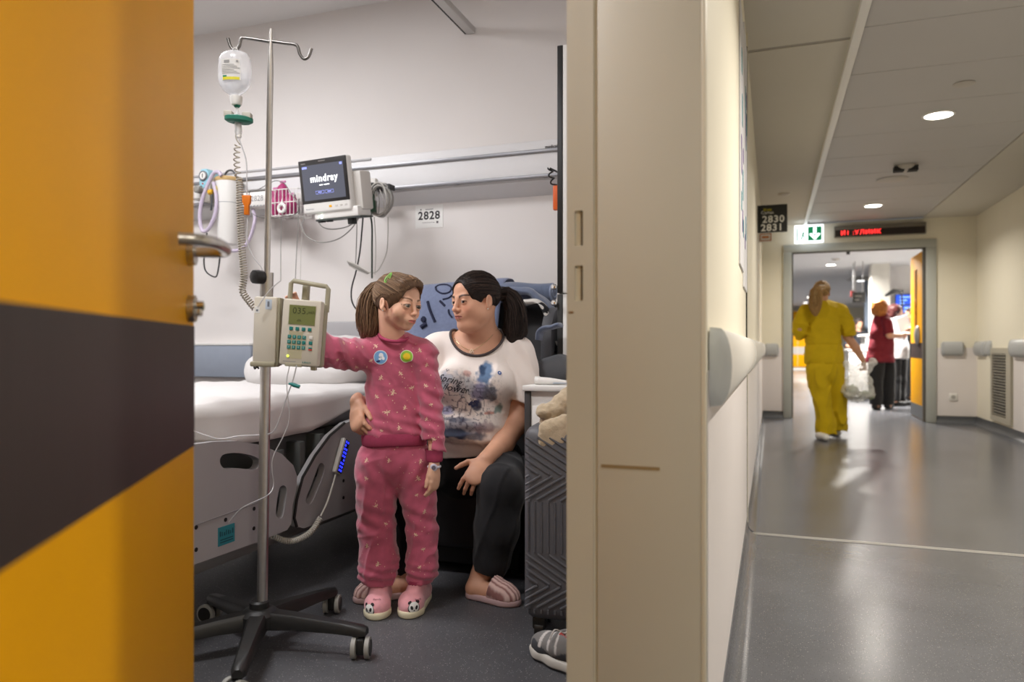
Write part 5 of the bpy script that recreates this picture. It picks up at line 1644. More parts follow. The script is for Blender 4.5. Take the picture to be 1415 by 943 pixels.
# ================================================================== tall locker whose black edge shows beside the door post
yl_ = 3.12
xl0 = at_y(770, 300, yl_).x
zlt = at_y(772, 63, yl_).z
lk_ = thing('locker', 'tall white locker with black front edge next to the door frame', 'locker', ((xl0 + XI) / 2, yl_, 0))
part('carcass', MB().box((xl0 + 0.002, yl_ + 0.02, 0.04), (XI - 0.012, yl_ + 0.46, zlt), bevel=0.003), M_WHITE, lk_)
zsp = at_y(772, 406, yl_).z
for z0_, z1_ in ((0.05, zsp - 0.003), (zsp + 0.003, zlt)):
    d_ = part('door', MB().box((xl0 + 0.026, yl_, z0_), (XI - 0.014, yl_ + 0.019, z1_), bevel=0.002), M_WHITE, lk_)
    part('black_edge', MB().box((xl0, yl_ - 0.001, z0_), (xl0 + 0.0255, yl_ + 0.019, z1_), bevel=0.002), M_BLACK, d_)
for y_ in (397, 419):
    q = at_y(771, y_, yl_)
    part('knob', MB().lathe([(0.006, 0.0), (0.006, 0.012), (0.013, 0.016), (0.013, 0.026), (0.008, 0.03)], (q.x - 0.004, yl_ - 0.001, q.z), axis=(-0.5, -1, 0), seg=16), M_CHROME, lk_)
part('plinth', MB().box((xl0 + 0.02, yl_ + 0.04, 0), (XI - 0.02, yl_ + 0.44, 0.04)), M_BLACK, lk_)

# ================================================================== hospital bed
XB = -1.70                                                     # outer face of the side rails
M_BEDGREY = mat('bed_rail_grey', srgb(166, 164, 166), 0.42, noise=0.012)
M_BEDFRAME = mat('bed_frame_grey', srgb(78, 80, 78), 0.5)
M_SHEET = mat('sheet_white', srgb(208, 205, 203), 0.85, noise=0.012, nscale=8, bump=0.25, bscale=420, sheen=0.1)
bed = thing('hospital_bed', 'hospital bed with white sheet and grey plastic side rails', 'bed', (-2.2, 2.5, 0))
def zpx(px, py):
    q = 260 + px / 2.946, 460 + py / 2.946
    p_ = at_x(q[0], q[1], XB)
    return p_.y, p_.z
def smooth_poly(pts, n=4):
    c_ = catmull([Vector((a, b, 0)) for a, b in pts], n, closed=True)
    return [(v.x, v.y) for v in c_]
pA = [zpx(*p) for p in ((0, 466), (110, 444), (200, 441), (300, 458), (380, 493), (428, 540), (444, 585), (440, 640), (426, 700), (420, 778), (404, 803), (290, 850), (30, 943))]
ya0 = 1.30
pA = [(ya0, 0.63)] + [(ya0 + 0.12, 0.655)] + pA[1:] + [(1.75, 0.245), (ya0, 0.25)]
holeA = smooth_poly([zpx(*p) for p in ((131, 512), (150, 494), (205, 490), (268, 503), (291, 522), (285, 548), (262, 558), (200, 552), (150, 553), (132, 536))])
holeB = smooth_poly([zpx(*p) for p in ((366, 660), (374, 630), (390, 622), (402, 640), (396, 700), (386, 748), (372, 757), (358, 740), (360, 700))])
ra = part('side_rail', MB().prism(pA, (-0.03, 0, 0), (XB, 0, 0), (0, 1, 0), (0, 0, 1), holes=[holeA, holeB], bevel=0.0), M_BEDGREY, bed)
pB = [zpx(*p) for p in ((700, 345), (640, 368), (580, 420), (520, 502), (470, 590), (446, 680), (436, 755), (446, 790), (470, 797), (520, 780), (575, 757), (700, 706))]
pB = pB[:-1] + [(3.22, 0.24), (3.30, 0.32), (3.32, 0.62), (3.24, 0.70)]
holeC = smooth_poly([zpx(*p) for p in ((520, 570), (535, 535), (548, 532), (556, 552), (548, 590), (515, 670), (498, 698), (482, 694), (482, 670), (500, 625))])
rb_ = part('side_rail', MB().prism(pB, (-0.03, 0, 0), (XB, 0, 0), (0, 1, 0), (0, 0, 1), holes=[holeC]), M_BEDGREY, bed)
part('rail_edge', MB().tube([(XB - 0.004, a, b) for a, b in [zpx(*p) for p in ((640, 368), (580, 420), (520, 502), (470, 590), (446, 680), (436, 755), (446, 790))]], 0.006, 6), M_BLACK, rb_)
hl = MB()
for a, b in ((zpx(268, 717)), (zpx(152, 762)), (zpx(267, 797)), (zpx(32, 793)), (zpx(32, 884))):
    hl.lathe([(0.007, 0.0), (0.007, 0.0015), (0.004, 0.002)], (XB, a, b), axis=(1, 0, 0), seg=12)
part('screw_hole', hl, M_DARK, ra)['kind'] = 'stuff'
hl = MB()
for a, b in ((zpx(632, 603)), (zpx(632, 672))):
    hl.lathe([(0.007, 0.0), (0.007, 0.0015), (0.004, 0.002)], (XB, a, b), axis=(1, 0, 0), seg=12)
part('screw_hole', hl, M_DARK, rb_)['kind'] = 'stuff'
gy, gz = zpx(28, 785); gy2, gz2 = zpx(292, 690)
part('seam_line', MB().tube([(XB + 0.0005, gy, gz), (XB + 0.0005, gy2, gz2)], 0.0014, 5), mat('seam_grey', srgb(120, 118, 120), 0.5), ra)
ly, lz_ = zpx(121, 806); ly2, lz2 = zpx(188, 834)
plq = part('logo_plate', MB().box((XB - 0.0005, ly, lz2 - 0.012), (XB + 0.0015, ly2, lz_ + 0.008)), mat('logo_teal', srgb(46, 128, 140), 0.5), ra)
lt_ = MB()
for k in range(7):
    quad(lt_, (XB, ly + (ly2 - ly) * (0.12 + 0.125 * k), (lz_ + lz2) / 2 + 0.006), (0, 1, 0), (0, 0, 1), -0.003, 0.003 - 0.0015 * (k % 2), -0.008, 0.009 - 0.003 * (k % 3), 0.002)
for k in range(2):
    quad(lt_, (XB, (ly + ly2) / 2, (lz_ + lz2) / 2 - 0.014 - 0.008 * k), (0, 1, 0), (0, 0, 1), -0.03, 0.03, -0.002, 0.002, 0.002)
part('logo_marks', lt_, mat('logo_dark', srgb(24, 76, 88), 0.5), plq, recalc=False)['kind'] = 'stuff'
# mattress and sheet
Y0, Y1 = 1.28, 3.52
X0, X1 = -2.62, -1.76
part('mattress', MB().box((X0 + 0.02, Y0 + 0.02, 0.60), (X1 - 0.02, Y1 - 0.02, 0.748), bevel=0.04, seg=3), mat('mattress_grey', srgb(150, 152, 156), 0.8), bed)
ny, nsd = 90, 22
hem = [(262, 611), (300, 612), (340, 616), (372, 618), (395, 617), (415, 608), (440, 590), (465, 578), (488, 562)]
hy = [at_x(a, b, X1 + 0.02).y for a, b in hem]; hz_ = [at_x(a, b, X1 + 0.02).z for a, b in hem]
sv_, sf_ = [], []
for i in range(ny + 1):
    y = Y0 + (Y1 - Y0) * i / ny
    he = max(0.615, float(np.interp(y, hy, hz_)))
    for j in range(nsd + 1):
        if j <= 10:                                            # across the top
            t = j / 10
            x = X0 + 0.0 + (X1 - X0 - 0.03) * t
            z = 0.772 + 0.005 * math.sin(7 * y + 4 * x) + 0.004 * math.sin(19 * y - 11 * x) + 0.0025 * math.sin(41 * y + 17 * x) - (0.01 * max(0, t - 0.9) * 10)
        else:                                                  # over the edge and down the side
            t = (j - 10) / (nsd - 10)
            x = X1 - 0.03 + 0.032 * min(1, t * 4) + 0.004 * math.sin(23 * y) * t + 0.006 * math.sin(9 * y + 1) * t + 0.010 * t
            z = 0.764 - (0.764 - he) * max(0, t - 0.04) / 0.96 - 0.012 * (1 - math.cos(min(1, t * 4) * math.pi / 2))
            if t > 0.93:
                x -= 0.012
        sv_.append((x, y, z))
for i in range(ny):
    for j in range(nsd):
        a = i * (nsd + 1) + j
        sf_.append((a, a + 1, a + nsd + 2, a + nsd + 1))
sh = MB(); sh.add(sv_, sf_)
sheet = part('sheet', sh, M_SHEET, bed, sharp=80)
sol = sheet.modifiers.new('thickness', 'SOLIDIFY'); sol.thickness = 0.004; sol.offset = -1
# frame under the bed; main box deepened as dark fill to darken rail holes
fm = MB()
fm.box((-2.6, Y0, 0.42), (-1.80, Y1, 0.60), bevel=0.01)
fm.box((-1.86, Y0 + 0.1, 0.40), (-1.80, Y1 - 0.1, 0.47), bevel=0.006).box((-2.55, Y0 + 0.1, 0.40), (-2.49, Y1 - 0.1, 0.47), bevel=0.006)
part('frame', fm, M_BEDFRAME, bed)
part('undercarriage', MB().box((-2.5, Y0 + 0.15, 0.17), (-1.83, Y1 - 0.2, 0.25), bevel=0.02).box((-2.3, 1.9, 0.25), (-2.0, 2.1, 0.54)).box((-2.3, 2.9, 0.25), (-2.0, 3.1, 0.54)), mat('undercarriage_pale', srgb(150, 150, 148), 0.5), bed)
for i in range(5):
    y = 2.25 + i * 0.13
    part('rail_arm', MB().box((-1.80, y, 0.42 + 0.02 * i), (-1.735, y + 0.035, 0.56 + 0.015 * i), bevel=0.004), M_BEDFRAME, bed)
hb = MB().prism(arc_rect(-2.62, -1.76, 0.55, 1.09, 0.10, 6), (0, 0.04, 0), (0, Y1 + 0.02, 0), (1, 0, 0), (0, 0, 1), bevel=0.008)
part('headboard', hb, M_BEDGREY, bed)
for sx, sy in ((-1.84, 1.62), (-1.84, 3.12), (-2.5, 1.62), (-2.5, 3.12)):
    w_ = part('castor', MB().cyl((sx - 0.02, sy, 0.075), (sx + 0.02, sy, 0.075), 0.075, seg=24), mat('castor_dark', srgb(60, 60, 62), 0.5), bed)
    part('castor_cover', MB().lathe([(0.062, 0.0), (0.058, 0.008), (0.02, 0.012)], (sx + 0.02, sy, 0.075), axis=(1, 0, 0), seg=24), mat('castor_cover', srgb(186, 182, 174), 0.5), w_)
    part('castor_fork', MB().box((sx - 0.03, sy - 0.03, 0.12), (sx + 0.03, sy + 0.03, 0.19), bevel=0.01), M_BEDFRAME, w_)
# hand control hooked into the rail
c0_, c1_ = at_x(477, 607, XB + 0.012), at_x(464, 655, XB + 0.012)
hc = thing('bed_remote', 'grey bed remote with rows of glowing blue keys hooked on the side rail', 'remote', c1_)
ydir = (c0_ - c1_).normalized()
rM = slabM((c0_ + c1_) / 2, Vector((0, 1, 0)) - ydir * ydir.y, ydir)
L2 = (c0_ - c1_).length / 2
part('case', MB().box((-0.022, -L2, -0.010), (0.022, L2, 0.012), M=rM, bevel=0.008), mat('remote_pale', srgb(186, 182, 174), 0.45), hc)
fp_ = part('face', MB().box((-0.012, -L2 + 0.006, 0.010), (0.021, L2 - 0.004, 0.0135), M=rM, bevel=0.002), mat('remote_navy', srgb(30, 34, 70), 0.4), hc)
rnd = random.Random(4)
for j in range(9):
    for i in range(2):
        if rnd.random() < 0.85:
            u = -0.004 + i * 0.014; v = -L2 + 0.016 + j * (2 * L2 - 0.03) / 8
            part('key_light', MB().box((u - 0.004, v - 0.004, 0.013), (u + 0.004, v + 0.004, 0.0146), M=rM), mat('key_glow_blue', srgb(30, 40, 220), 0.4, emit=srgb(40, 50, 255), estr=2.6), fp_)
part('cord', MB().tube(catmull([c1_, at_x(460, 670, XB + 0.02), at_x(452, 695, XB + 0.03), at_x(443, 714, XB + 0.03)], 5), 0.004, 8), mat('cord_pale', srgb(190, 186, 176), 0.5), hc)
part('coiled_cord', MB().tube(helix(catmull([at_x(443, 716, XB + 0.03), at_x(430, 735, XB + 0.02), at_x(412, 746, XB), at_x(395, 748, XB - 0.02), at_x(376, 741, XB - 0.05)], 5), 0.009, 120, 9), 0.0036, 6), mat('cord_pale'), hc)

# pillow
def soft_box(c, half, M, amp=0.01, seed=1, n=26, p=3.2):
    mb = MB(); vs = []; fs = []
    for i in range(n + 1):
        th = -math.pi / 2 + math.pi * i / n
        for j in range(2 * n):
            ph = math.pi * j / n
            def sg(v, e):
                return math.copysign(abs(v) ** e, v)
            e = 2 / p
            vs.append((sg(math.cos(th), 0.75) * sg(math.cos(ph), e) * half[0], sg(math.cos(th), 0.75) * sg(math.sin(ph), e) * half[1], sg(math.sin(th), 0.9) * half[2]))
    A = np.array(vs)
    nz = vnoise(A * 9, 1, seed) * amp + vnoise(A * 24, 1, seed + 3) * amp * 0.4
    A *= (1 + nz[:, None] / np.maximum(np.linalg.norm(A, axis=1), 0.02)[:, None])
    for i in range(n):
        for j in range(2 * n):
            k = (j + 1) % (2 * n)
            fs.append((i * 2 * n + j, i * 2 * n + k, (i + 1) * 2 * n + k, (i + 1) * 2 * n + j))
    Mx = Matrix.Translation(c) @ M
    return mb.add([Vector(v) for v in A], fs, Mx)
pc = Vector((-2.19, 3.16, 0.775))
pm_ = soft_box(Vector((-2.17, 3.14, 0.862)), (0.40, 0.26, 0.115), Matrix.Rotation(math.radians(-8), 4, 'Z') @ Matrix.Rotation(math.radians(14), 4, 'X'), 0.022, 2)
pil = single('pillow', pm_, M_SHEET, 'plump white pillow at the head of the bed', 'pillow', sharp=180)

# ================================================================== armchair
M_LEATH = mat('black_upholstery', srgb(44, 43, 45), 0.55, noise=0.06, nscale=40, bump=0.2, bscale=260)
ch = thing('armchair', 'black upholstered armchair under the seated woman', 'armchair', (-1.28, 3.1, 0))
cx0, cx1 = -1.62, -0.945
part('base', MB().box((cx0 + 0.03, 2.80, 0.03), (cx1 - 0.03, 3.5, 0.12), bevel=0.01), M_BLACK, ch)
part('front_panel', MB().box((cx0, 2.74, 0.11), (cx1, 2.86, 0.40), bevel=0.025, seg=3), M_LEATH, ch)
part('seat', MB().box((cx0, 2.76, 0.30), (cx1, 3.42, 0.415), bevel=0.05, seg=3), M_LEATH, ch)
bkm = MB().box((cx0 + 0.01, -0.08, 0.0), (cx1 - 0.03, 0.08, 0.80), M=Matrix.Translation((0, 3.42, 0.38)) @ Matrix.Rotation(math.radians(-9), 4, 'X'), bevel=0.06, seg=4)
part('backrest', bkm, M_LEATH, ch)
wg = MB().prism(arc_rect(3.10, 3.44, 0.50, 1.13, 0.14, 6), (0.055, 0, 0), (cx1 - 0.035, 0, 0), (0, 1, 0), (0, 0, 1), bevel=0.015)
part('wing', wg, mat('grey_upholstery', srgb(74, 74, 78), 0.6, bump=0.2, bscale=260), ch)
for sx in (cx0 + 0.06, cx1 - 0.06):
    for sy in (2.86, 3.44):
        part('foot', MB().cyl((sx, sy, 0), (sx, sy, 0.035), 0.025, seg=14), M_BLACK, ch)

# blankets over the chair back: swept bands with real thickness
def band(path, y0, y1, th, amp=0.006, seed=0, n=5, m_=40):
    """cloth strip: path of (x,z) swept from y0 to y1 with soft folds; a solid of thickness th"""
    pts = catmull([Vector((a, 0, b)) for a, b in path], n)
    mb = MB(); top = []; bot = []
    N = len(pts)
    for i, p in enumerate(pts):
        t = pts[min(i + 1, N - 1)] - pts[max(i - 1, 0)]
        nrm = Vector((-t.z, 0, t.x)).normalized()
        for j in range(7):
            y = y0 + (y1 - y0) * j / 6
            w = amp * (math.sin(9 * y * 3 + i * 0.5 + seed) + 0.6 * math.sin(23 * y + i * 0.9 + seed * 2))
            e = 1 - 0.9 * (abs(j - 3) / 3) ** 6
            top.append(p + nrm * (w + th / 2 * e) + Vector((0, y, 0)))
            bot.append(p + nrm * (w - th / 2 * e) + Vector((0, y, 0)))
    o = len(top)
    fs = []
    for i in range(N - 1):
        for j in range(6):
            a = i * 7 + j
            fs.append((a, a + 1, a + 8, a + 7)); fs.append((o + a, o + a + 7, o + a + 8, o + a + 1))
        for j in (0, 6):
            a = i * 7 + j
            fs.append((a, a + 7, o + a + 7, o + a))
    for i in (0, N - 1):
        for j in range(6):
            a = i * 7 + j
            fs.append((a, a + 1, o + a + 1, o + a))
    return mb.add(top + bot, fs)
M_BLUEB = mat('blue_fleece', srgb(112, 122, 150), 0.95, noise=0.10, nscale=60, bump=0.5, bscale=500, sheen=0.3)
M_BLUED = mat('blue_grey_fleece', srgb(98, 108, 130), 0.95, noise=0.10, nscale=60, bump=0.5, bscale=500, sheen=0.3)
# blue blanket hung over the back: front drop, over the top, rear drop (profile in Y-Z, swept along X)
def drape_over(x0, x1, prof, th, seed, ztilt=0.0, nx=30):
    pts = catmull([Vector((0, a, b)) for a, b in prof], 6)
    N = len(pts); top = []; bot = []
    for i, p in enumerate(pts):
        t = pts[min(i + 1, N - 1)] - pts[max(i - 1, 0)]
        nrm = Vector((0, -t.z, t.y)).normalized()
        for j in range(nx + 1):
            x = x0 + (x1 - x0) * j / nx
            f = min(1, abs(i - N * 0.5) / (N * 0.5))
            w = (0.010 * math.sin(15 * x + seed) + 0.006 * math.sin(34 * x + i * 0.2)) * f
            e = 1 - 0.9 * (abs(j - nx / 2) / (nx / 2)) ** 20
            base = p + Vector((x, 0, ztilt * (x - x0)))
            top.append(base + nrm * (w + th / 2 * e)); bot.append(base + nrm * (w - th / 2 * e))
    o = len(top); fs = []; W = nx + 1
    for i in range(N - 1):
        for j in range(nx):
            a = i * W + j
            fs.append((a, a + 1, a + W + 1, a + W)); fs.append((o + a, o + a + W, o + a + W + 1, o + a + 1))
        for j in (0, nx):
            a = i * W + j
            fs.append((a, a + W, o + a + W, o + a))
    for i in (0, N - 1):
        for j in range(nx):
            a = i * W + j
            fs.append((a, a + 1, o + a + 1, o + a))
    return MB().add(top + bot, fs)
bxl = at_y(566, 400, 3.32).x
zt0 = at_y(575, 405, 3.42).z; zt1 = at_y(690, 392, 3.42).z
slope = 0.05
prof = [(3.19, 0.74), (3.255, 0.92), (3.315, 1.14), (3.37, 1.235), (3.44, 1.265), (3.53, 1.24), (3.575, 1.08), (3.585, 0.85)]
blm = drape_over(bxl, at_y(702, 400, 3.42).x, prof, 0.016, 1.0, slope)
bl = single('blanket', blm, M_BLUEB, 'blue fleece blanket with dark lettering draped over the armchair back', 'blanket', sharp=180)
bbv = BVHTree.FromPolygons([Vector(v) for v in blm.v], blm.f)
ink = MB()
def stroke(pts, r=0.006):
    out = []
    for x, y in pts:
        h = bbv.ray_cast(CAM, ray(x, y).normalized())
        if h[0] is not None:
            out.append(h[0] + Vector((0, -0.001, 0)))
    if len(out) > 2:
        o_ = catmull(out, 3)
        ink.tube(o_, r, 6)
stroke([(602, 397), (608, 394), (618, 394), (624, 398), (621, 404), (612, 406), (604, 402), (602, 397)], 0.005)
stroke([(608, 416), (612, 420), (615, 423)], 0.006)
stroke([(612, 414), (620, 412), (625, 408)], 0.005)
stroke([(617, 422), (624, 420)], 0.005)
stroke([(620, 428), (621, 434), (625, 439)], 0.005)
stroke([(591, 417), (594, 428), (598, 438), (601, 445)], 0.008)
stroke([(584, 440), (586, 442), (585, 445)], 0.014)
stroke([(578, 446), (579, 449)], 0.011)
stroke([(590, 448), (586, 450), (582, 453)], 0.013)
stroke([(577, 455), (580, 456)], 0.010)
if ink.v:
    part('lettering', ink, mat('navy_ink', srgb(32, 36, 60), 0.9), bl)
# rolled blue blanket on top, its spiral end to the right
rx0, rx1 = at_y(668, 404, 3.40).x, at_y(765, 404, 3.40).x
rz = at_y(740, 401, 3.40).z
rl = thing('rolled_blanket', 'rolled blue-grey blanket lying on top of the armchair back', 'blanket', ((rx0 + rx1) / 2, 3.40, rz - 0.05))
rr_ = MB(); vs = []; fs = []
for i in range(25):
    x = rx0 + (rx1 - rx0) * i / 24
    for k in range(20):
        t = 2 * math.pi * k / 20
        r_ = 0.047 + 0.003 * math.sin(3 * t + 11 * x) + 0.003 * math.sin(25 * x)
        vs.append((x, 3.40 + r_ * 1.25 * math.cos(t), rz + 0.004 * math.sin(8 * x) + r_ * math.sin(t) - 0.012 * (i / 24)))
for i in range(24):
    for k in range(20):
        l = (k + 1) % 20
        fs.append((i * 20 + k, i * 20 + l, (i + 1) * 20 + l, (i + 1) * 20 + k))
fs += [tuple(range(20)), tuple(range(24 * 20, 25 * 20))]
part('roll', rr_.add(vs, fs), M_BLUED, rl, sharp=60)
sp = [(rx1 + 0.001, 3.40 + (0.010 + 0.0026 * k) * 1.25 * math.cos(k * 0.55), rz - 0.012 + (0.010 + 0.0026 * k) * 0.8 * math.sin(k * 0.55)) for k in range(20)]
part('spiral_edge', MB().tube(sp, 0.0042, 6), mat('pale_fleece', srgb(150, 160, 184), 0.95), rl)
zz = lambda x, y, Y: (at_y(x, y, Y).x, at_y(x, y, Y).z)
b2 = band([zz(694, 408, 3.27), zz(710, 402, 3.27), zz(727, 403, 3.27), zz(742, 410, 3.27), zz(757, 425, 3.27), zz(768, 442, 3.27)], 3.21, 3.34, 0.036, 0.003, 2)
single('folded_blanket', b2, M_BLUED, 'blue-grey folded blanket arching under the roll at the chair corner', 'blanket', sharp=180)
M_COW = mat('cow_fleece', srgb(210, 206, 200), 0.95, bump=0.5, bscale=400)
nt = M_COW.node_tree
tc_ = nt.nodes.new('ShaderNodeTexCoord'); vo = nt.nodes.new('ShaderNodeTexNoise'); vo.inputs['Scale'].default_value = 11
nt.links.new(tc_.outputs['Object'], vo.inputs['Vector'])
cr_ = nt.nodes.new('ShaderNodeValToRGB'); cr_.color_ramp.interpolation = 'CONSTANT'
cr_.color_ramp.elements[0].color = (*srgb(206, 202, 196), 1); cr_.color_ramp.elements[1].position = 0.54; cr_.color_ramp.elements[1].color = (*srgb(32, 32, 36), 1)
nt.links.new(vo.outputs['Fac'], cr_.inputs['Fac']); nt.links.new(cr_.outputs['Color'], nt.nodes['Principled BSDF'].inputs['Base Color'])
b3 = band([zz(716, 424, 3.2), zz(728, 418, 3.2), zz(742, 418, 3.2), zz(752, 424, 3.2), zz(761, 438, 3.2), zz(765, 456, 3.2), zz(768, 476, 3.2), zz(770, 488, 3.2)], 3.14, 3.22, 0.026, 0.002, 4)
single('cow_print_blanket', b3, M_COW, 'black and white cow-patterned blanket edge over the chair wing', 'blanket', sharp=180)
b4 = band([zz(745, 470, 3.02), zz(748, 458, 3.02), zz(757, 453, 3.02), zz(766, 452, 3.02), zz(775, 449, 3.02)], 2.97, 3.06, 0.02, 0.001, 6)
# grey cushion beside the chair with a blue folded edge
gc = soft_box(Vector((at_y(766, 486, 3.02).x, 3.0, 0.845)), (0.085, 0.06, 0.06), Matrix.Rotation(-0.35, 4, 'Y'), 0.006, 5, n=16, p=6)
cu_ = thing('cushion', 'grey cushion with blue piped edge tucked between armchair and locker', 'cushion', (at_y(762, 486, 3.02).x, 3.0, 0.79))
part('pad', gc, mat('cushion_grey', srgb(92, 94, 98), 0.8, bump=0.2), cu_, sharp=180)
part('piped_edge', b4, M_BLUED, cu_, sharp=180)

# ================================================================== bedside cabinet
ybx = 2.66
kx0 = at_y(724, 530, ybx).x
kz = at_y(740, 533, ybx).z
kb_ = thing('bedside_cabinet', 'white bedside cabinet with a dark side post behind the suitcase', 'cabinet', ((kx0 + XI) / 2, ybx + 0.2, 0))
part('body', MB().box((kx0 + 0.024, ybx + 0.01, 0.06), (XI - 0.03, ybx + 0.36, kz - 0.022), bevel=0.003), M_WHITE, kb_)
part('corner_post', MB().box((kx0 + 0.001, ybx + 0.0, 0.05), (kx0 + 0.026, ybx + 0.36, kz - 0.022), bevel=0.004), mat('post_dark', srgb(62, 60, 60), 0.5), kb_)
part('top', MB().box((kx0 - 0.004, ybx - 0.012, kz - 0.022), (XI - 0.025, ybx + 0.37, kz), bevel=0.005), M_WHITE, kb_)
for k in range(2):
    d_ = part('drawer', MB().box((kx0 + 0.034, ybx - 0.004, 0.10 + k * 0.34), (XI - 0.04, ybx + 0.012, 0.42 + k * 0.34 - (0.04 if k else 0)), bevel=0.003), M_WHITE, kb_)
    part('pull', MB().box((kx0 + 0.1, ybx - 0.016, 0.34 + k * 0.32), (kx0 + 0.2, ybx - 0.004, 0.352 + k * 0.32), bevel=0.002), M_ALU, d_)
for sx in (kx0 + 0.04, XI - 0.07):
    for sy in (ybx + 0.05, ybx + 0.3):
        part('castor', MB().cyl((sx - 0.012, sy, 0.03), (sx + 0.012, sy, 0.03), 0.03, seg=14), M_BLACK, kb_)
q = at_y(748, 526, ybx + 0.06)
cg = thing('cream_tube', 'white squeezed tube lying on the bedside cabinet', 'tube', (q.x, q.y, kz))
part('tube_body', MB().tube([(q.x - 0.008, q.y, kz + 0.016), (q.x + 0.03, q.y, kz + 0.016), (q.x + 0.10, q.y + 0.01, kz + 0.010)], [0.015, 0.013, 0.008], 14), M_WHITE, cg)
part('cap', MB().cyl((q.x - 0.024, q.y, kz + 0.017), (q.x - 0.006, q.y, kz + 0.017), 0.016, seg=16), M_WHITE, cg)
q = at_y(776, 527, ybx + 0.1)
pp = thing('paper_stack', 'few loose pale papers on the bedside cabinet', 'papers', (q.x, q.y, kz))
for k in range(3):
    part('sheet', MB().box((-0.06, -0.05, 0), (0.05, 0.04, 0.002), M=Matrix.Translation((q.x + 0.012 + 0.006 * k, q.y + 0.01, kz + 0.0005 + 0.003 * k)) @ Matrix.Rotation(0.15 * k, 4, 'Z')), M_WHITEP if k < 2 else mat('pale_blue_paper', srgb(170, 184, 200), 0.7), pp)

# ================================================================== suitcase
SD = 2.335
sw, sz0, sz1 = 0.345, 0.062, at_d(735, 588, SD).z
sO = at_d(721.5, 480, SD); sO.z = 0
sU = Vector((math.cos(0.12), math.sin(0.12), 0)); sN = sU.cross(UP)
Ms2 = slabM(sO, sU, UP)
M_CASE = mat('suitcase_grey', srgb(92, 92, 96), 0.5, noise=0.03, nscale=60)
sc_ = thing('suitcase', 'dark grey hard-shell suitcase with chevron ridges behind the door frame', 'suitcase', sO)
part('shell', MB().box((0.0, sz0, -0.22), (sw, sz1, 0.0), M=Ms2, bevel=0.045, seg=4), M_CASE, sc_)
rd = MB()
def ridge(a, b):
    A = Vector((a[0], a[1], 0.0005)); B = Vector((b[0], b[1], 0.0005))
    t = (B - A).normalized(); n = Vector((-t.y, t.x, 0)) * 0.0042
    h = Vector((0, 0, 0.0045))
    rd.add([Ms2 @ p for p in (A - n, A + n, A + n * 0.4 + h, A - n * 0.4 + h, B - n, B + n, B + n * 0.4 + h, B - n * 0.4 + h)],
           [(0, 1, 2, 3), (4, 7, 6, 5), (0, 4, 5, 1), (1, 5, 6, 2), (2, 6, 7, 3), (3, 7, 4, 0)])
def zat(y): return at_d(750, y, SD).z
e0, e1 = 0.012, sw - 0.012
mid = sw / 2
def diag(zlo, zhi, sgn, u0, u1):
    """parallel slanted ridges between two heights"""
    step = 0.0235; sl = 0.62
    k = -12
    while k < 30:
        za = zlo + k * step
        zb = za + sgn * sl * (u1 - u0)
        # clip the line to [zlo,zhi]
        ta, tb = 0.0, 1.0
        if abs(zb - za) > 1e-6:
            t0, t1 = (zlo - za) / (zb - za), (zhi - za) / (zb - za)
            ta, tb = max(0, min(t0, t1)), min(1, max(t0, t1))
        if tb - ta > 0.06:
            ridge((u0 + (u1 - u0) * ta, za + (zb - za) * ta), (u0 + (u1 - u0) * tb, za + (zb - za) * tb))
        k += 1
zA, zB, zC_, zD, zE, zF = zat(600), zat(655), zat(690), zat(765), zat(806), zat(843)
for s0, s1, sgm in ((e0, mid - 0.003, 1), (mid + 0.003, e1, -1)):
    diag(zB + 0.002, zA - 0.01, -sgm, s0, s1)
    diag(zC_, zB - 0.004, sgm, s0, s1)
    diag(zE + 0.002, zD, -sgm, s0, s1)
    diag(zF + 0.012, zE - 0.004, sgm, s0, s1)
nv = 15
for k in range(nv):
    u = e0 + 0.008 + (e1 - e0 - 0.016) * k / (nv - 1)
    d_ = 0.62 * (min(u, sw - u)) * 0.35
    ridge((u, zD + 0.006), (u, zC_ - 0.006))
    ridge((u, sz0 + 0.03), (u, zF + 0.006))
part('shell_ridges', rd, M_CASE, sc_)['kind'] = 'stuff'
for u in (0.05, sw - 0.05):
    for n_ in (-0.045, -0.175):
        part('wheel', MB().cyl(Ms2 @ Vector((u - 0.014, 0.028, n_)), Ms2 @ Vector((u + 0.014, 0.028, n_)), 0.028, seg=18).box((u - 0.022, 0.03, n_ - 0.022), (u + 0.022, sz0 + 0.01, n_ + 0.022), M=Ms2, bevel=0.006), M_BLACK, sc_)
q = at_d(756, 620, SD - 0.005)
zp_ = part('zip_pull', MB().tube([q + RT * (0.006 * math.cos(t)) + UP * (-0.022 + 0.016 * math.sin(t)) for t in [2 * math.pi * k / 16 for k in range(16)]], 0.0016, 6, closed=True).box((-0.004, -0.004, -0.008), (0.004, 0.004, 0.004), M=Matrix.Translation(q), bevel=0.002), M_CHROME, sc_)
# ================================================================== people: shared builders
def D(x, y, d):
    return at_d(x, y, d)

def make_field(pts, pad, h, fine=(), hf=0.002):
    A = np.array([list(p) for p in pts])
    lo, hi = A.min(0) - pad, A.max(0) + pad
    ax = []
    for i in range(3):
        fb = sorted((f[0][i], f[1][i]) for f in fine)
        ax.append(axis_grid(float(lo[i]), float(hi[i]), h, fb or None, hf))
    return Field(*ax)

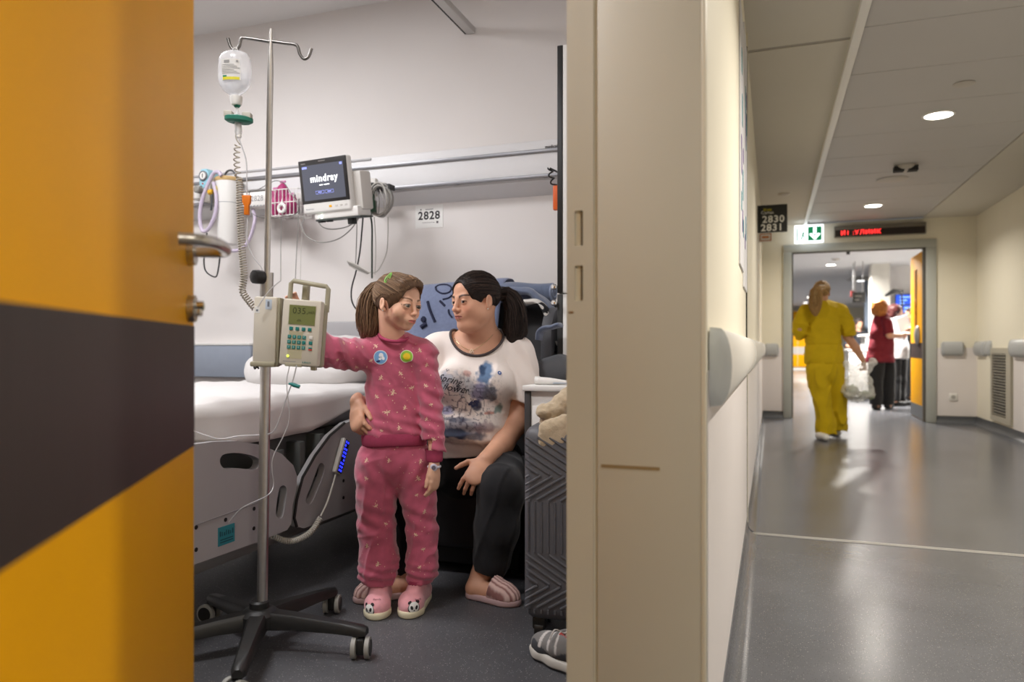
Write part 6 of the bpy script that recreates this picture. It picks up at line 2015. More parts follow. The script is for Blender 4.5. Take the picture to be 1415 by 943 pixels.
class Head:
    def __init__(s, O, fwd, up, size, eye=1.0, cheek=1.0, nose=1.0, jaw=1.0, double_chin=0.0, mouth=1.0, gaze=None, zs=1.0, lid=1.0, flesh=0.0, brow=1.0, jr=1.0, ear=1.0):
        s.O = Vector(O); s.f = Vector(fwd).normalized()
        u = Vector(up); s.u = (u - s.f * u.dot(s.f)).normalized()
        s.l = s.u.cross(s.f) * -1                       # person's left
        s.l = s.f.cross(s.u) * -1
        s.s = size; s.eye = eye; s.cheek = cheek; s.nose = nose; s.jaw = jaw; s.dc = double_chin; s.mouth = mouth
        s.gaze = gaze; s.zs = zs; s.lid = lid; s.flesh = flesh; s.brow = brow; s.jr = jr; s.ear = ear

    def p(s, x, y, z):
        z = z * s.zs if z < 0 else z
        return s.O + (s.l * x + s.f * y + s.u * z) * s.s

    def box(s, m=0.135):
        c = np.array(list(s.O)); r = m * s.s
        return (c - r, c + r)

    def local(s, P):
        Q = P - np.array(list(s.O))
        R_ = np.stack([Q @ np.array(list(s.l)), Q @ np.array(list(s.f)), Q @ np.array(list(s.u))], 1) / s.s
        R_[:, 2] = np.where(R_[:, 2] < 0, R_[:, 2] / s.zs, R_[:, 2])
        return R_

    def build(s, F):
        k_ = s.s
        M = (s.l, s.f, s.u)
        def E(c, r, k=0.01, op='add'):
            F.ell(s.p(*c), [q * k_ for q in r], M, k * k_, op)
        def C(a, b, r1, r2, k=0.01, op='add'):
            F.cone(s.p(*a), s.p(*b), r1 * k_, r2 * k_, k * k_, op)
        ck, nn, ey, jw = s.cheek, s.nose, s.eye, s.jaw
        E((0, -0.018, 0.030), (0.073, 0.092, 0.083))
        E((0, 0.030, 0.040), (0.060, 0.050, 0.050), 0.02)
        E((0, 0.028, -0.030), (0.058 * (0.5 + 0.5 * s.jr), 0.054, 0.070 * (0.6 + 0.4 * s.jr)), 0.025)
        for sx in (-1, 1):
            C((0, 0.048, -0.086 * jw), (sx * 0.043 * (0.3 + 0.7 * s.jr), 0.004, -0.058), 0.024 * (0.4 + 0.6 * s.jr), 0.022 * s.jr, 0.02)
            E((sx * 0.034, 0.052, -0.032), (0.026 * ck, 0.023 * ck, 0.027 * ck), 0.02)
        E((0, 0.067, -0.096 * jw), (0.019, 0.017, 0.015), 0.016)
        if s.flesh:
            for sx in (-1, 1):
                E((sx * 0.043, 0.012, -0.062), (0.030 * s.flesh, 0.036 * s.flesh, 0.034 * s.flesh), 0.03)
        if s.dc:
            E((0, 0.035, -0.108), (0.045, 0.045, 0.030 * s.dc), 0.03)
        C((-0.033, 0.074, 0.018), (0.033, 0.074, 0.018), 0.010, 0.010, 0.016)
        for sx in (-1, 1):
            E((sx * 0.031, 0.094, 0.000), (0.020 * ey, 0.013, 0.012 * ey), 0.012, 'cut')
        E((0, 0.076, -0.060), (0.029, 0.019, 0.021), 0.016)
        C((0, 0.082, 0.012), (0, 0.082 + 0.019 * nn, -0.028), 0.0075, 0.0092 * nn, 0.012)
        E((0, 0.082 + 0.021 * nn, -0.031), (0.0105 * nn, 0.0105 * nn, 0.009 * nn), 0.006)
        for sx in (-1, 1):
            E((sx * 0.0122 * nn, 0.082 + 0.011 * nn, -0.034), (0.0078 * nn, 0.009 * nn, 0.0075 * nn), 0.006)
            E((sx * 0.0062 * nn, 0.082 + 0.020 * nn, -0.0405), (0.0033, 0.005, 0.0026), 0.002, 'cut')
        mw = s.mouth
        up_ = [(-0.022 * mw, 0.083, -0.0640), (-0.007, 0.0922, -0.0580), (0, 0.0922, -0.0592), (0.007, 0.0922, -0.0580), (0.022 * mw, 0.083, -0.0640)]
        ru = [0.0024, 0.0044, 0.0040, 0.0044, 0.0024]
        for i in range(4):
            C(up_[i], up_[i + 1], ru[i], ru[i + 1], 0.005)
        lo_ = [(-0.020 * mw, 0.083, -0.0655), (-0.008, 0.0902, -0.0688), (0.008, 0.0902, -0.0688), (0.020 * mw, 0.083, -0.0655)]
        rl_ = [0.0026, 0.0056, 0.0056, 0.0026]
        for i in range(3):
            C(lo_[i], lo_[i + 1], rl_[i], rl_[i + 1], 0.005)
        sl_ = [(-0.0215 * mw, 0.0885, -0.0646), (-0.008, 0.0962, -0.0634), (0.008, 0.0962, -0.0634), (0.0215 * mw, 0.0885, -0.0646)]
        for i in range(3):
            C(sl_[i], sl_[i + 1], 0.0012, 0.0012, 0.002, 'cut')
        # eyelids round the eyeball with an almond opening
        for sx in (-1, 1):
            E((sx * 0.031, 0.0725, 0.0), (0.0152 * ey, 0.0150 * ey, 0.0150 * ey), 0.004)
            E((sx * 0.0312, 0.0880, -0.0006), (0.0130 * ey, 0.0090 * ey, 0.0048 * ey * s.lid), 0.0015, 'cut')
            # ear
            ea = (s.l * 0.95 * sx - s.f * 0.30).normalized()
            F.ell(s.p(sx * 0.0745, -0.012, -0.010), [0.0085 * k_ * s.ear, 0.019 * k_ * s.ear, 0.031 * k_ * s.ear], (ea, s.f * 0.96 + s.u * 0.25, s.u * 0.96 - s.f * 0.25), 0.006 * k_)
            F.ell(s.p(sx * 0.0835, -0.006, -0.006), [0.006 * k_ * s.ear, 0.010 * k_ * s.ear, 0.019 * k_ * s.ear], (ea, s.f, s.u), 0.005 * k_, 'cut')
            F.ell(s.p(sx * 0.072, 0.001, -0.034), [0.006 * k_, 0.008 * k_, 0.009 * k_], None, 0.006 * k_)

    def colors(s, P, skin, lip, brow, lash, blush=0.1, browy=0.0):
        C = np.tile(np.array(skin, np.float32), (len(P), 1))
        n = vnoise(P, 70, 3) * 0.03 + vnoise(P, 18, 5) * 0.035
        C *= (1 + n)[:, None]
        L = s.local(P)
        x, y, z = np.abs(L[:, 0]), L[:, 1], L[:, 2]
        head = (np.abs(L[:, 0]) < 0.1) & (np.abs(z) < 0.13) & (np.abs(y) < 0.13)
        def blend(w, col):
            w = np.clip(w, 0, 1)[:, None] * head[:, None]
            C[:] = C * (1 - w) + np.array(col, np.float32) * w
        # cheeks and nose a little redder
        red = np.array(skin) * np.array([1.06, 0.80, 0.76])
        blend(np.exp(-(((x - 0.038) / 0.018) ** 2 + ((z + 0.030) / 0.016) ** 2)) * (y > 0.03) * blush * 5, red)
        blend(np.exp(-((x / 0.012) ** 2 + ((z + 0.032) / 0.010) ** 2)) * (y > 0.085) * blush * 3, red)
        # lips
        mw = s.mouth
        half = 0.0062 * np.sqrt(np.clip(1 - (x / (0.0235 * mw)) ** 2, 0, 1)) + 0.0006
        lipw = np.clip((half * 1.35 - np.abs(z + 0.0640)) / 0.0018, 0, 1) * (x < 0.0235 * mw) * (y > 0.072)
        blend(lipw * 0.9, lip)
        slit = np.clip(1 - np.abs(z + 0.0636) / 0.0016, 0, 1) * (x < 0.021 * mw) * (y > 0.075)
        blend(slit * 0.8, np.array(lip) * 0.3)
        # eyebrows
        t = (x - 0.013) / 0.036
        cz = 0.0195 + browy + 0.006 * np.sin(np.clip(t, 0, 1) * 2.4) - 0.001
        th = 0.0036 * s.brow * (1 - 0.5 * np.clip(t, 0, 1))
        bw = np.clip(1.5 - np.abs(z - cz) / th, 0, 1) * (t > 0) * (t < 1) * (y > 0.03)
        blend(bw * 0.95, brow)
        # lash line on the edge of the upper lid, softer below
        ey = s.eye
        u = (x - 0.031) / (0.0142 * ey)
        edge = 0.0047 * ey * s.lid * np.sqrt(np.clip(1 - u * u, 0, 1))
        w = np.clip(1.6 - np.abs(z + 0.0006 - edge - 0.0008) / 0.0020, 0, 1) * (np.abs(u) < 1.05) * (y > 0.06)
        blend(w * 0.9, lash)
        w = np.clip(1.0 - np.abs(z + 0.0006 + edge + 0.0006) / 0.0014, 0, 1) * (np.abs(u) < 1.0) * (y > 0.06)
        blend(w * 0.35, lash)
        # nostrils
        w = np.exp(-(((x - 0.0062) / 0.0035) ** 2 + ((z + 0.0405) / 0.0022) ** 2)) * (y > 0.09)
        blend(w * 0.8, np.array(skin) * 0.25)
        return C

    def eyeballs(s, parent, iris):
        for sx in (-1, 1):
            c = s.p(sx * 0.031, 0.0733, 0.0)
            r = 0.0136 * s.eye * s.s
            g = (s.gaze - c).normalized() if s.gaze is not None else s.f
            mb = MB().sphere((0, 0, 0), r, seg=28, rings=18)
            cols = []
            out = []
            for v in mb.v:
                n = Vector(v).normalized()
                a = math.degrees(math.acos(max(-1, min(1, n.dot(g)))))
                cols.append((0.012, 0.01, 0.01) if a < 14 else (iris if a < 30 else ((iris[0] * 0.4, iris[1] * 0.4, iris[2] * 0.4) if a < 34 else (0.50, 0.46, 0.43))))
                out.append(tuple(c + Vector(v)))
            mb.v = out; mb.c = cols
            part('eye', mb, mat('eye_wet', (1, 1, 1), 0.08, vcol=True), parent)

def hair_build(H, parent, cols, tie, tail, tail_r, nst=420, seed=1, ntail=240, sr=0.0011, cutz=0.062, name='hair', cap=0.006, wave=0.004, fine=0.0026, nape=True, side_cover=False, front=0.0, puff=0.0):
    """pulled-back hair: a close cap, combed strands that run to the tie, a tail of strands along a world path"""
    s_ = H.s
    r3 = (0.073, 0.092, 0.083)
    c3 = (0, -0.018, 0.030)
    pts = [H.O + Vector((0.14, 0.14, 0.14)) * s_, H.O - Vector((0.14, 0.14, 0.14)) * s_] + [p for p in tail]
    F = make_field(pts, 0.04, fine)
    M = (H.l, H.f, H.u)
    F.ell(H.p(*c3), [(q + cap) * s_ for q in r3], M, 0.005)
    F.ell(H.p(0, 0.030, 0.042), [(q + cap) * s_ for q in (0.060, 0.050, 0.050)], M, 0.02 * s_)
    if puff:
        F.ell(H.p(0, 0.050, 0.078), [0.056 * s_, 0.046 * s_, 0.036 * s_ * puff], M, 0.02 * s_)
    F.ell(H.p(0, 0.083 + front, -0.040), [0.062 * s_, 0.072 * s_, (0.040 + cutz) * s_], M, 0.006 * s_, 'cut')
    F.ell(H.p(0, 0.060, -0.075), [0.10 * s_, 0.055 * s_, 0.075 * s_], M, 0.006 * s_, 'cut')
    for sx in (-1, 1):
        F.ell(H.p(sx * 0.085, 0.000, -0.030), [0.03 * s_, (0.015 if side_cover else 0.026) * s_, 0.040 * s_], M, 0.006 * s_, 'cut')
    F.ell(H.p(0, 0.02, -0.11), [0.10 * s_, 0.115 * s_, 0.060 * s_], M, 0.01 * s_, 'cut')
    tieW = H.p(*tie)
    path = catmull([tieW] + list(tail), 5)
    N = len(path)
    rad = [float(np.interp(i / (N - 1), np.linspace(0, 1, len(tail_r)), tail_r)) for i in range(N)]
    F.cone(H.p(tie[0] * 0.75, tie[1] * 0.75, tie[2] * 0.75), tieW, 0.03 * s_, rad[0] * 0.9, 0.02 * s_)
    for i in range(N - 1):
        F.cone(path[i], path[i + 1], rad[i] * 0.8, rad[i + 1] * 0.8, 0.006)
    F.disp(lambda P: vnoise(P, 90, seed) * 0.0012, 0.01)
    base, dark, light = [np.array(c) for c in cols]
    rnd = random.Random(seed)
    def cf(P):
        n = vnoise(P * np.array([1, 1, 0.5]), 200, seed)
        t = np.clip(0.6 + 0.35 * n, 0, 1)[:, None]
        return dark * (1 - t) + base * t
    hm = mat('hair_fibre', (0.1, 0.06, 0.03), 0.55, vcol=True, spec=0.25)
    ho = sdf_part(name, F, hm, parent, cf, smooth=1)
    cb = bvh_of(ho)
    st = MB()
    R3 = np.array([(q + cap + 0.0012) for q in r3])
    line = [(0.0, 0.97, 0.36), (0.40, 0.88, 0.34), (0.70, 0.68, 0.20), (0.88, 0.42, 0.0), (0.97, 0.0, -0.04), (0.92, -0.35, -0.28), (0.70, -0.55, -0.62), (0.35, -0.70, -0.72), (0.0, -0.75, -0.74)]
    tl_ = np.array([(tie[i] - c3[i]) / R3[i] for i in range(3)]); tl_ /= np.linalg.norm(tl_)
    def addst(pts_, r0, r1, shade):
        n0 = len(st.v)
        n_ = len(pts_)
        rr = [r0 + (r1 - r0) * i / (n_ - 1) for i in range(n_)]
        st.tube(pts_, rr, 4, caps=False)
        col = (base * (1 - abs(shade)) + (light if shade > 0 else dark) * abs(shade))
        st.c.extend([tuple(col)] * (len(st.v) - n0))
    for i in range(nst):
        q = rnd.random() * (len(line) - 1)
        k = int(q); f = q - k
        a = np.array(line[k]) * (1 - f) + np.array(line[min(k + 1, len(line) - 1)]) * f
        a = a + np.array([rnd.gauss(0, 0.02) for _ in range(3)])
        if rnd.random() < 0.5:
            a[0] = -a[0]
        if rnd.random() < 0.6:
            w_ = rnd.random() * 0.75
            a = a / np.linalg.norm(a) * (1 - w_) + tl_ * w_
        a = a / np.linalg.norm(a)
        om = math.acos(max(-1, min(1, float(a @ tl_))))
        if om < 0.1:
            continue
        pts_ = []
        lf_ = rnd.uniform(0.0, 0.0035)
        lift = 1 + rnd.uniform(-0.012, 0.02)
        for j in range(9):
            t = j / 8
            v = (math.sin((1 - t) * om) * a + math.sin(t * om) * tl_) / math.sin(om)
            v = v / np.linalg.norm(v) * (lift + 0.012 * math.sin(t * 3.1))
            fr_ = max(0.0, v[1]) * 0.05 + 1
            w3 = H.O + (H.l * (c3[0] + v[0] * R3[0]) + H.f * (c3[1] + v[1] * R3[1] * (1.0 if v[1] < 0 else fr_)) + H.u * (c3[2] + v[2] * R3[2])) * s_
            o3 = H.p(*c3)
            hh__ = cb.ray_cast(o3, (w3 - o3).normalized())
            if hh__[0] is not None:
                nn_ = (w3 - H.p(*c3)).normalized()
                w3 = hh__[0] + nn_ * ((0.0004 + lf_ * (0.2 + 0.8 * math.sin(min(1, t * 1.3) * 1.57))) * s_)
            pts_.append(w3)
        addst(pts_, sr * s_, sr * s_ * 0.8, rnd.uniform(-0.8, 0.8))
    for i in range(ntail):
        an = rnd.uniform(0, 6.28); rr0 = math.sqrt(rnd.random())
        pts_ = []
        end = N - 1 - int(rnd.random() ** 2 * N * 0.3)
        ph = rnd.uniform(0, 6)
        for j in range(0, end + 1, 2):
            z = (path[min(j + 1, N - 1)] - path[max(j - 1, 0)]).normalized()
            x, y, _ = frame(z, FW)
            w = rr0 * rad[j] * 1.05
            pts_.append(path[j] + x * (math.cos(an) * w + wave * math.sin(j * 0.45 + ph)) + y * (math.sin(an) * w + wave * math.cos(j * 0.38 + ph)))
        if len(pts_) > 3:
            addst(pts_, sr * 1.25 * s_, sr * 0.5 * s_, rnd.uniform(-0.9, 0.8))
    sto = part('hair_strands', st, hm, ho, sharp=180, recalc=False)
    sto['kind'] = 'stuff'
    return ho

def hand(F, wrist, fdir, nb, tdir, L, curl, spread=0.0, thumb=(0.75, 0.6, 0.25), k=0.0035, wr=None):
    """palm, four fingers of different length with bent joints, thumb from the side of the palm"""
    wrist = Vector(wrist); f = Vector(fdir).normalized()
    n = Vector(nb); n = (n - f * n.dot(f)).normalized()
    t = Vector(tdir); t = (t - f * t.dot(f) - n * t.dot(n)).normalized()
    sc = L / 0.185
    F.cone(wrist - f * 0.01, wrist + f * (0.30 * L), 0.030 * sc, 0.041 * sc, 0.012, flat=(n, 1.75))
    F.cone(wrist + f * (0.22 * L), wrist + f * (0.50 * L) , 0.040 * sc, 0.041 * sc, 0.010, flat=(n, 2.35))
    lens = (0.40, 0.44, 0.41, 0.33)
    for i in range(4):
        o = (1.5 - i)
        base = wrist + f * (L * (0.50 - 0.018 * abs(o - 0.5))) + t * (o * 0.0205 * sc)
        d0 = (f + t * (o * spread)).normalized()
        a = 0.0
        p = base
        F.cone(wrist + f * (0.25 * L) + t * (o * 0.015 * sc), base, 0.011 * sc, 0.0102 * sc, 0.008)
        rad = (0.0098, 0.0089, 0.0080, 0.0066)
        for j, (q, c) in enumerate(zip((0.45, 0.30, 0.25), curl[i])):
            a += math.radians(c)
            d = d0 * math.cos(a) - n * math.sin(a)
            e = p + d * (lens[i] * L * q)
            sm = 0.88 if i == 3 else 1.0
            F.cone(p, e, rad[j] * sc * sm, rad[j + 1] * sc * sm, k)
            p = e
    b = wrist + f * (0.14 * L) + t * (0.024 * sc)
    d = (t * thumb[0] + f * thumb[1] - n * thumb[2]).normalized()
    e1 = b + d * (0.20 * L)
    d2 = (d * 0.8 + f * 0.6 - n * 0.1).normalized()
    e2 = e1 + d2 * (0.16 * L)
    e3 = e2 + (d2 * 0.9 + f * 0.3).normalized() * (0.13 * L)
    F.cone(b, e1, 0.016 * sc, 0.0120 * sc, 0.012)
    F.cone(e1, e2, 0.0116 * sc, 0.0102 * sc, k)
    F.cone(e2, e3, 0.0100 * sc, 0.0078 * sc, k)

M_SKIN = mat('skin', (0.6, 0.4, 0.3), 0.5, vcol=True, sss=0.06, spec=0.35)
BACK = -FW
def turned(deg, pitch=0.0):
    """direction towards the camera, turned by deg to the image right"""
    a = math.radians(deg); b = math.radians(pitch)
    v = BACK * math.cos(a) + RT * math.sin(a)
    return (v * math.cos(b) + UP * math.sin(b)).normalized()

def folds(P, f, amp, seed, stretch=(1, 1, 1)):
    return vnoise(P * np.array(stretch), f, seed) * amp

def creases(P, f, amp, seed, dirv, along=0.28):
    """sharp-edged folds that run along dirv: ridged noise, stretched along that direction"""
    d = np.array(list(Vector(dirv).normalized()))
    t = P @ d
    Q = P - d[None, :] * (t * (1 - along))[:, None]
    Q = Q + 0.012 * np.stack([vnoise(P, 9, seed + 5), vnoise(P, 9, seed + 6), vnoise(P, 9, seed + 7)], 1)
    n = 1 - np.abs(vnoise(Q, f, seed)) * 2
    return -amp * np.clip(n, -0.4, 1) ** 3 * (n > -0.4)

# ================================================================== the girl in the pink pyjamas
SK_G = srgb(232, 184, 156)
girl = thing('person', 'girl in pink pyjamas and pink panda slippers reaching for the pump', 'person', at_z(547, 850, 0))
GH = Head(D(550, 419.5, 2.575), turned(55, -10), UP + RT * 0.08, 0.90, eye=1.20, cheek=1.14, nose=0.78, jaw=0.95, mouth=0.86, gaze=D(650, 470, 2.3), zs=0.90, lid=0.95, brow=1.1, jr=0.70, ear=0.86)
wr_r, wr_l = D(418, 446, 2.435), D(600, 640, 2.555)
gf = make_field([D(400, 400, 2.4), D(615, 860, 2.4), D(500, 372, 2.75), D(560, 860, 2.70)], 0.03, 0.0065,
                fine=[GH.box(0.13), (np.array(list(D(600, 650, 2.555))) - 0.05, np.array(list(D(600, 650, 2.555))) + 0.05)], hf=0.0019)
GH.build(gf)
gf.cone(GH.p(0, -0.030, -0.050), D(543, 486, 2.625), 0.044, 0.047, 0.018)
gf.cone(D(544, 500, 2.63), D(545, 585, 2.63), 0.060, 0.066, 0.02, flat=(FW, 1.4))
gf.chain([(D(515, 496, 2.63), 0.026), (D(484, 490, 2.575), 0.024), (D(455, 486, 2.51), 0.023), (D(420, 448, 2.437), 0.018)], 0.01)
gf.chain([(D(578, 498, 2.63), 0.026), (D(594, 545, 2.605), 0.022), (D(598, 595, 2.575), 0.020), (wr_l, 0.0175)], 0.01)
gf.cone(D(532, 585, 2.63), D(521, 720, 2.625), 0.05, 0.034, 0.01); gf.cone(D(521, 720, 2.625), D(524, 808, 2.61), 0.032, 0.022, 0.01)
gf.cone(D(562, 585, 2.63), D(583, 720, 2.622), 0.05, 0.032, 0.01); gf.cone(D(583, 720, 2.622), D(579, 806, 2.605), 0.030, 0.022, 0.01)
gf.cone(D(524, 806, 2.61), D(524, 826, 2.59), 0.022, 0.016, 0.01); gf.cone(D(579, 804, 2.605), D(579, 824, 2.59), 0.022, 0.016, 0.01)
hand(gf, wr_l, (-UP + RT * 0.02 + BACK * 0.12), RT * 0.9 + BACK * 0.4, BACK * 0.9 - RT * 0.35, 0.135, [(14, 22, 14), (16, 24, 16), (18, 26, 16), (20, 28, 16)], thumb=(0.35, 0.9, 0.25))
hand(gf, wr_r, (UP * 0.8 - RT * 0.45), BACK * 0.3 - RT * 0.3 + FW, RT, 0.135, [(25, 40, 30)] * 4)
def gcol(P):
    return GH.colors(P, SK_G, srgb(196, 106, 100), srgb(112, 78, 54), srgb(66, 46, 36), 0.10, 0.003)
sdf_part('body', gf, M_SKIN, girl, gcol, smooth=1)
GH.eyeballs(girl, srgb(96, 84, 66))
HB_G = (srgb(112, 86, 64), srgb(62, 46, 36), srgb(168, 136, 104))
hair_build(GH, girl, HB_G, (0.0, -0.098, 0.052), [GH.p(-0.01, -0.122, 0.030), GH.p(-0.02, -0.130, -0.02), GH.p(-0.022, -0.122, -0.09), GH.p(-0.02, -0.115, -0.145), GH.p(-0.01, -0.140, -0.185)],
           [0.020, 0.034, 0.044, 0.048, 0.042, 0.018], puff=1.0, nst=900, seed=3, ntail=360, sr=0.0014, cutz=0.076, side_cover=True)
# green hair clip
gcap = bvh_of([c for c in girl.children if c.name.startswith('hair')][0])
hq = gcap.ray_cast(CAM, ray(537, 384).normalized())
q = (hq[0] if hq[0] is not None else GH.p(-0.06, 0.012, 0.092)) + BACK * 0.006
clp = MB(); cd = (UP * 0.85 + RT * 0.5 + FW * 0.35).normalized(); cs2 = cd.cross(FW).normalized()
cpts = []
for k in range(17):
    t = 2 * math.pi * k / 16
    w_ = 0.006 * (1 - 0.5 * math.cos(t))
    cpts.append(q + cd * (0.021 * math.cos(t)) + cs2 * (w_ * math.sin(t)))
clp.tube(cpts[:-1], 0.0019, 6, closed=True).tube([q - cd * 0.018, q + cd * 0.018], 0.0012, 6)
part('hair_clip', clp, mat('clip_green', srgb(150, 220, 110), 0.4), girl)
part('earring', MB().sphere(GH.p(-0.078, 0.002, -0.038), 0.0026), mat('pearl', srgb(236, 230, 220), 0.25), girl)

M_PJ = mat('pink_velour', srgb(190, 88, 114), 0.85, noise=0.16, nscale=26, bump=0.35, bscale=700, sheen=0.5)
M_PJD = mat('pink_rib', srgb(172, 66, 98), 0.9, noise=0.06, nscale=90, bump=0.4, bscale=900)
# pyjama top
tf = make_field([D(402, 440, 2.40), D(618, 640, 2.45), D(500, 470, 2.78), D(560, 620, 2.75)], 0.03, 0.0042)
FL = (FW, 1.42)
tf.cone(D(545, 505, 2.635), D(546, 560, 2.635), 0.100, 0.100, 0.02, flat=FL)
tf.cone(D(546, 560, 2.635), D(545, 596, 2.63), 0.100, 0.114, 0.02, flat=(FW, 1.35))
tf.cone(D(512, 490, 2.635), D(580, 490, 2.635), 0.050, 0.050, 0.03)
cr_p = D(432, 466, 2.455)
tf.chain([(D(510, 492, 2.62), 0.052), (D(486, 490, 2.575), 0.050), (D(456, 487, 2.51), 0.047), (D(430, 463, 2.455), 0.034)], 0.025, planes=[(D(424, 453, 2.445), D(424, 453, 2.445) - D(456, 487, 2.51))])
cl_p = D(600, 634, 2.557)
tf.chain([(D(584, 492, 2.62), 0.047), (D(594, 540, 2.61), 0.041), (D(598, 590, 2.58), 0.038), (D(600, 624, 2.56), 0.036)], 0.018, planes=[(D(600, 622, 2.56), -UP)])
tf.half(D(545, 604, 2.63), -UP, lo=np.array(list(D(480, 640, 2.7))) - 0.2, hi=np.array(list(D(570, 600, 2.6))) + np.array([0.09, 0.2, 0.0]))
tf.cone(D(544, 478, 2.635), D(512, 489, 2.635), 0.054, 0.050, 0.03); tf.cone(D(544, 478, 2.635), D(580, 489, 2.635), 0.054, 0.050, 0.03)
tf.ell(D(545, 455, 2.603), [0.056, 0.060, 0.027], (RT, FW, UP), 0.006, 'cut')
def tfold(P):
    a = folds(P, 20, 0.003, 1, (1, 1, 0.7)) + creases(P, 20, 0.0045, 2, -UP + RT * 0.7) + creases(P, 34, 0.0025, 12, RT - UP * 0.35)
    # diagonal drag lines across the chest
    u = P @ np.array(list(RT)); z = P[:, 2]
    ctr_ = float(D(545, 520, 2.63).dot(RT))
    a += 0.0028 * np.sin((u - ctr_) * 70 + z * 62) * np.exp(-((z - 0.80) / 0.10) ** 2)
    a += 0.0035 * np.sin(z * 150 + (u - ctr_) * 40) * np.exp(-((z - 0.66) / 0.05) ** 2)
    # rings on the sleeves
    uw = P @ np.array(list(RT)) - ctr_
    a += 0.003 * np.sin(z * 130 + uw * 60) * np.clip((uw - 0.09) / 0.03, 0, 1)
    a += 0.004 * np.sin(uw * 150 + z * 50) * np.clip((-uw - 0.10) / 0.03, 0, 1)
    return a
tf.disp(tfold)
top = sdf_part('pyjama_top', tf, M_PJ, girl, smooth=2)
# rib knit: collar, cuff and hem as rings
def ring(path, r, m, parent, name='rib', flat=None):
    return part(name, MB().tube(path, r, 10, closed=True), m, parent, sharp=180)
cc0 = D(543, 474, 2.60)
ring([D(544.5, 463.5, 2.606) + RT * (0.0515 * math.cos(t) - 0.001) + FW * (0.054 * math.sin(t)) + UP * (-0.006 + 0.013 * math.sin(t) - 0.007 * math.cos(t) + 0.003 * math.cos(2 * t)) for t in [2 * math.pi * k / 40 for k in range(40)]], 0.0062, M_PJD, top, 'collar')
cuf = MB()
vs = []
for j, (yy, rr_) in enumerate(((621, 0.0335), (624, 0.0305), (630, 0.0295), (636, 0.0290), (638, 0.0265), (638, 0.021))):
    c = D(600 + (yy - 621) * 0.02, yy, 2.558)
    for k in range(40):
        t = 2 * math.pi * k / 40
        r_ = rr_ + (0.0007 if k % 2 else -0.0007)
        vs.append(c + RT * (r_ * math.cos(t)) + FW * (r_ * math.sin(t)))
cuf.add(vs, [(j * 40 + k, j * 40 + (k + 1) % 40, (j + 1) * 40 + (k + 1) % 40, (j + 1) * 40 + k) for j in range(5) for k in range(40)])
part('cuff', cuf, M_PJD, top, sharp=180)
hemm = MB(); vs = []
for j, (yy, rr_) in enumerate(((598, 0.116), (602, 0.119), (608, 0.118), (613, 0.116), (615, 0.111), (612, 0.10))):
    for k in range(90):
        t = 2 * math.pi * k / 90
        r_ = rr_ + (0.0007 if k % 2 else -0.0007)
        vs.append(D(545, yy + 1.5 * math.sin(2 * t + 1), 2.63) + RT * (r_ * math.cos(t)) + FW * (r_ * math.sin(t) / 1.33))
hemm.add(vs, [(j * 90 + k, j * 90 + (k + 1) % 90, (j + 1) * 90 + (k + 1) % 90, (j + 1) * 90 + k) for j in range(5) for k in range(90)])
part('hem', hemm, M_PJD, top, sharp=180)
# pyjama trousers
lf = make_field([D(485, 612, 2.40), D(615, 815, 2.48), D(490, 620, 2.78), D(610, 812, 2.72)], 0.025, 0.0042)
lf.cone(D(546, 604, 2.635), D(547, 632, 2.635), 0.107, 0.118, 0.02, flat=(FW, 1.35))
lf.chain([(D(522, 640, 2.635), 0.078), (D(520, 690, 2.63), 0.068), (D(521, 735, 2.625), 0.063), (D(523, 770, 2.62), 0.066), (D(522, 792, 2.615), 0.066), (D(524, 803, 2.61), 0.044)], 0.018, planes=[(D(524, 806, 2.6), -UP)])
lf.chain([(D(572, 640, 2.635), 0.076), (D(578, 690, 2.63), 0.062), (D(583, 735, 2.62), 0.052), (D(584, 770, 2.615), 0.050), (D(583, 788, 2.61), 0.054), (D(579, 800, 2.605), 0.040)], 0.018, planes=[(D(579, 803, 2.6), -UP)])
lf.half(D(545, 606, 2.63), UP)
def lfold(P):
    z = P[:, 2]; u = P @ np.array(list(RT)) - ctr_u
    a = folds(P, 18, 0.003, 7, (1, 1, 0.6)) + creases(P, 17, 0.0055, 8, UP + RT * 0.25) + creases(P, 30, 0.0025, 9, RT + UP * 0.6)
    a += 0.004 * np.sin(np.abs(u) * 90 - z * 55) * np.exp(-((z - 0.50) / 0.05) ** 2)
    a += 0.0035 * np.sin(z * 190 + u * 40) * np.exp(-((z - 0.135) / 0.035) ** 2)
    a += 0.003 * np.sin(z * 120 + u * 50) * np.exp(-((z - 0.33) / 0.06) ** 2)
    return a
ctr_u = float(D(547, 600, 2.63).dot(RT))
lf.disp(lfold)
trs = sdf_part('pyjama_trousers', lf, M_PJ, girl, smooth=2)
for (x0_, y0_, x1_, y1_, d_) in ((523, 803, 524, 811, 2.608), (579, 800, 578, 808, 2.602)):
    vs = []; cf_ = MB()
    for j in range(4):
        c = D(x0_ + (x1_ - x0_) * j / 3, y0_ + (y1_ - y0_) * j / 3, d_)
        rr_ = (0.043, 0.041, 0.039, 0.034)[j]
        for k in range(40):
            t = 2 * math.pi * k / 40
            r_ = rr_ + (0.0007 if k % 2 else -0.0007)
            vs.append(c + RT * (r_ * math.cos(t)) + FW * (r_ * math.sin(t)))
    cf_.add(vs, [(j * 40 + k, j * 40 + (k + 1) % 40, (j + 1) * 40 + (k + 1) % 40, (j + 1) * 40 + k) for j in range(3) for k in range(40)])
    part('cuff', cf_, M_PJD, trs, sharp=180)
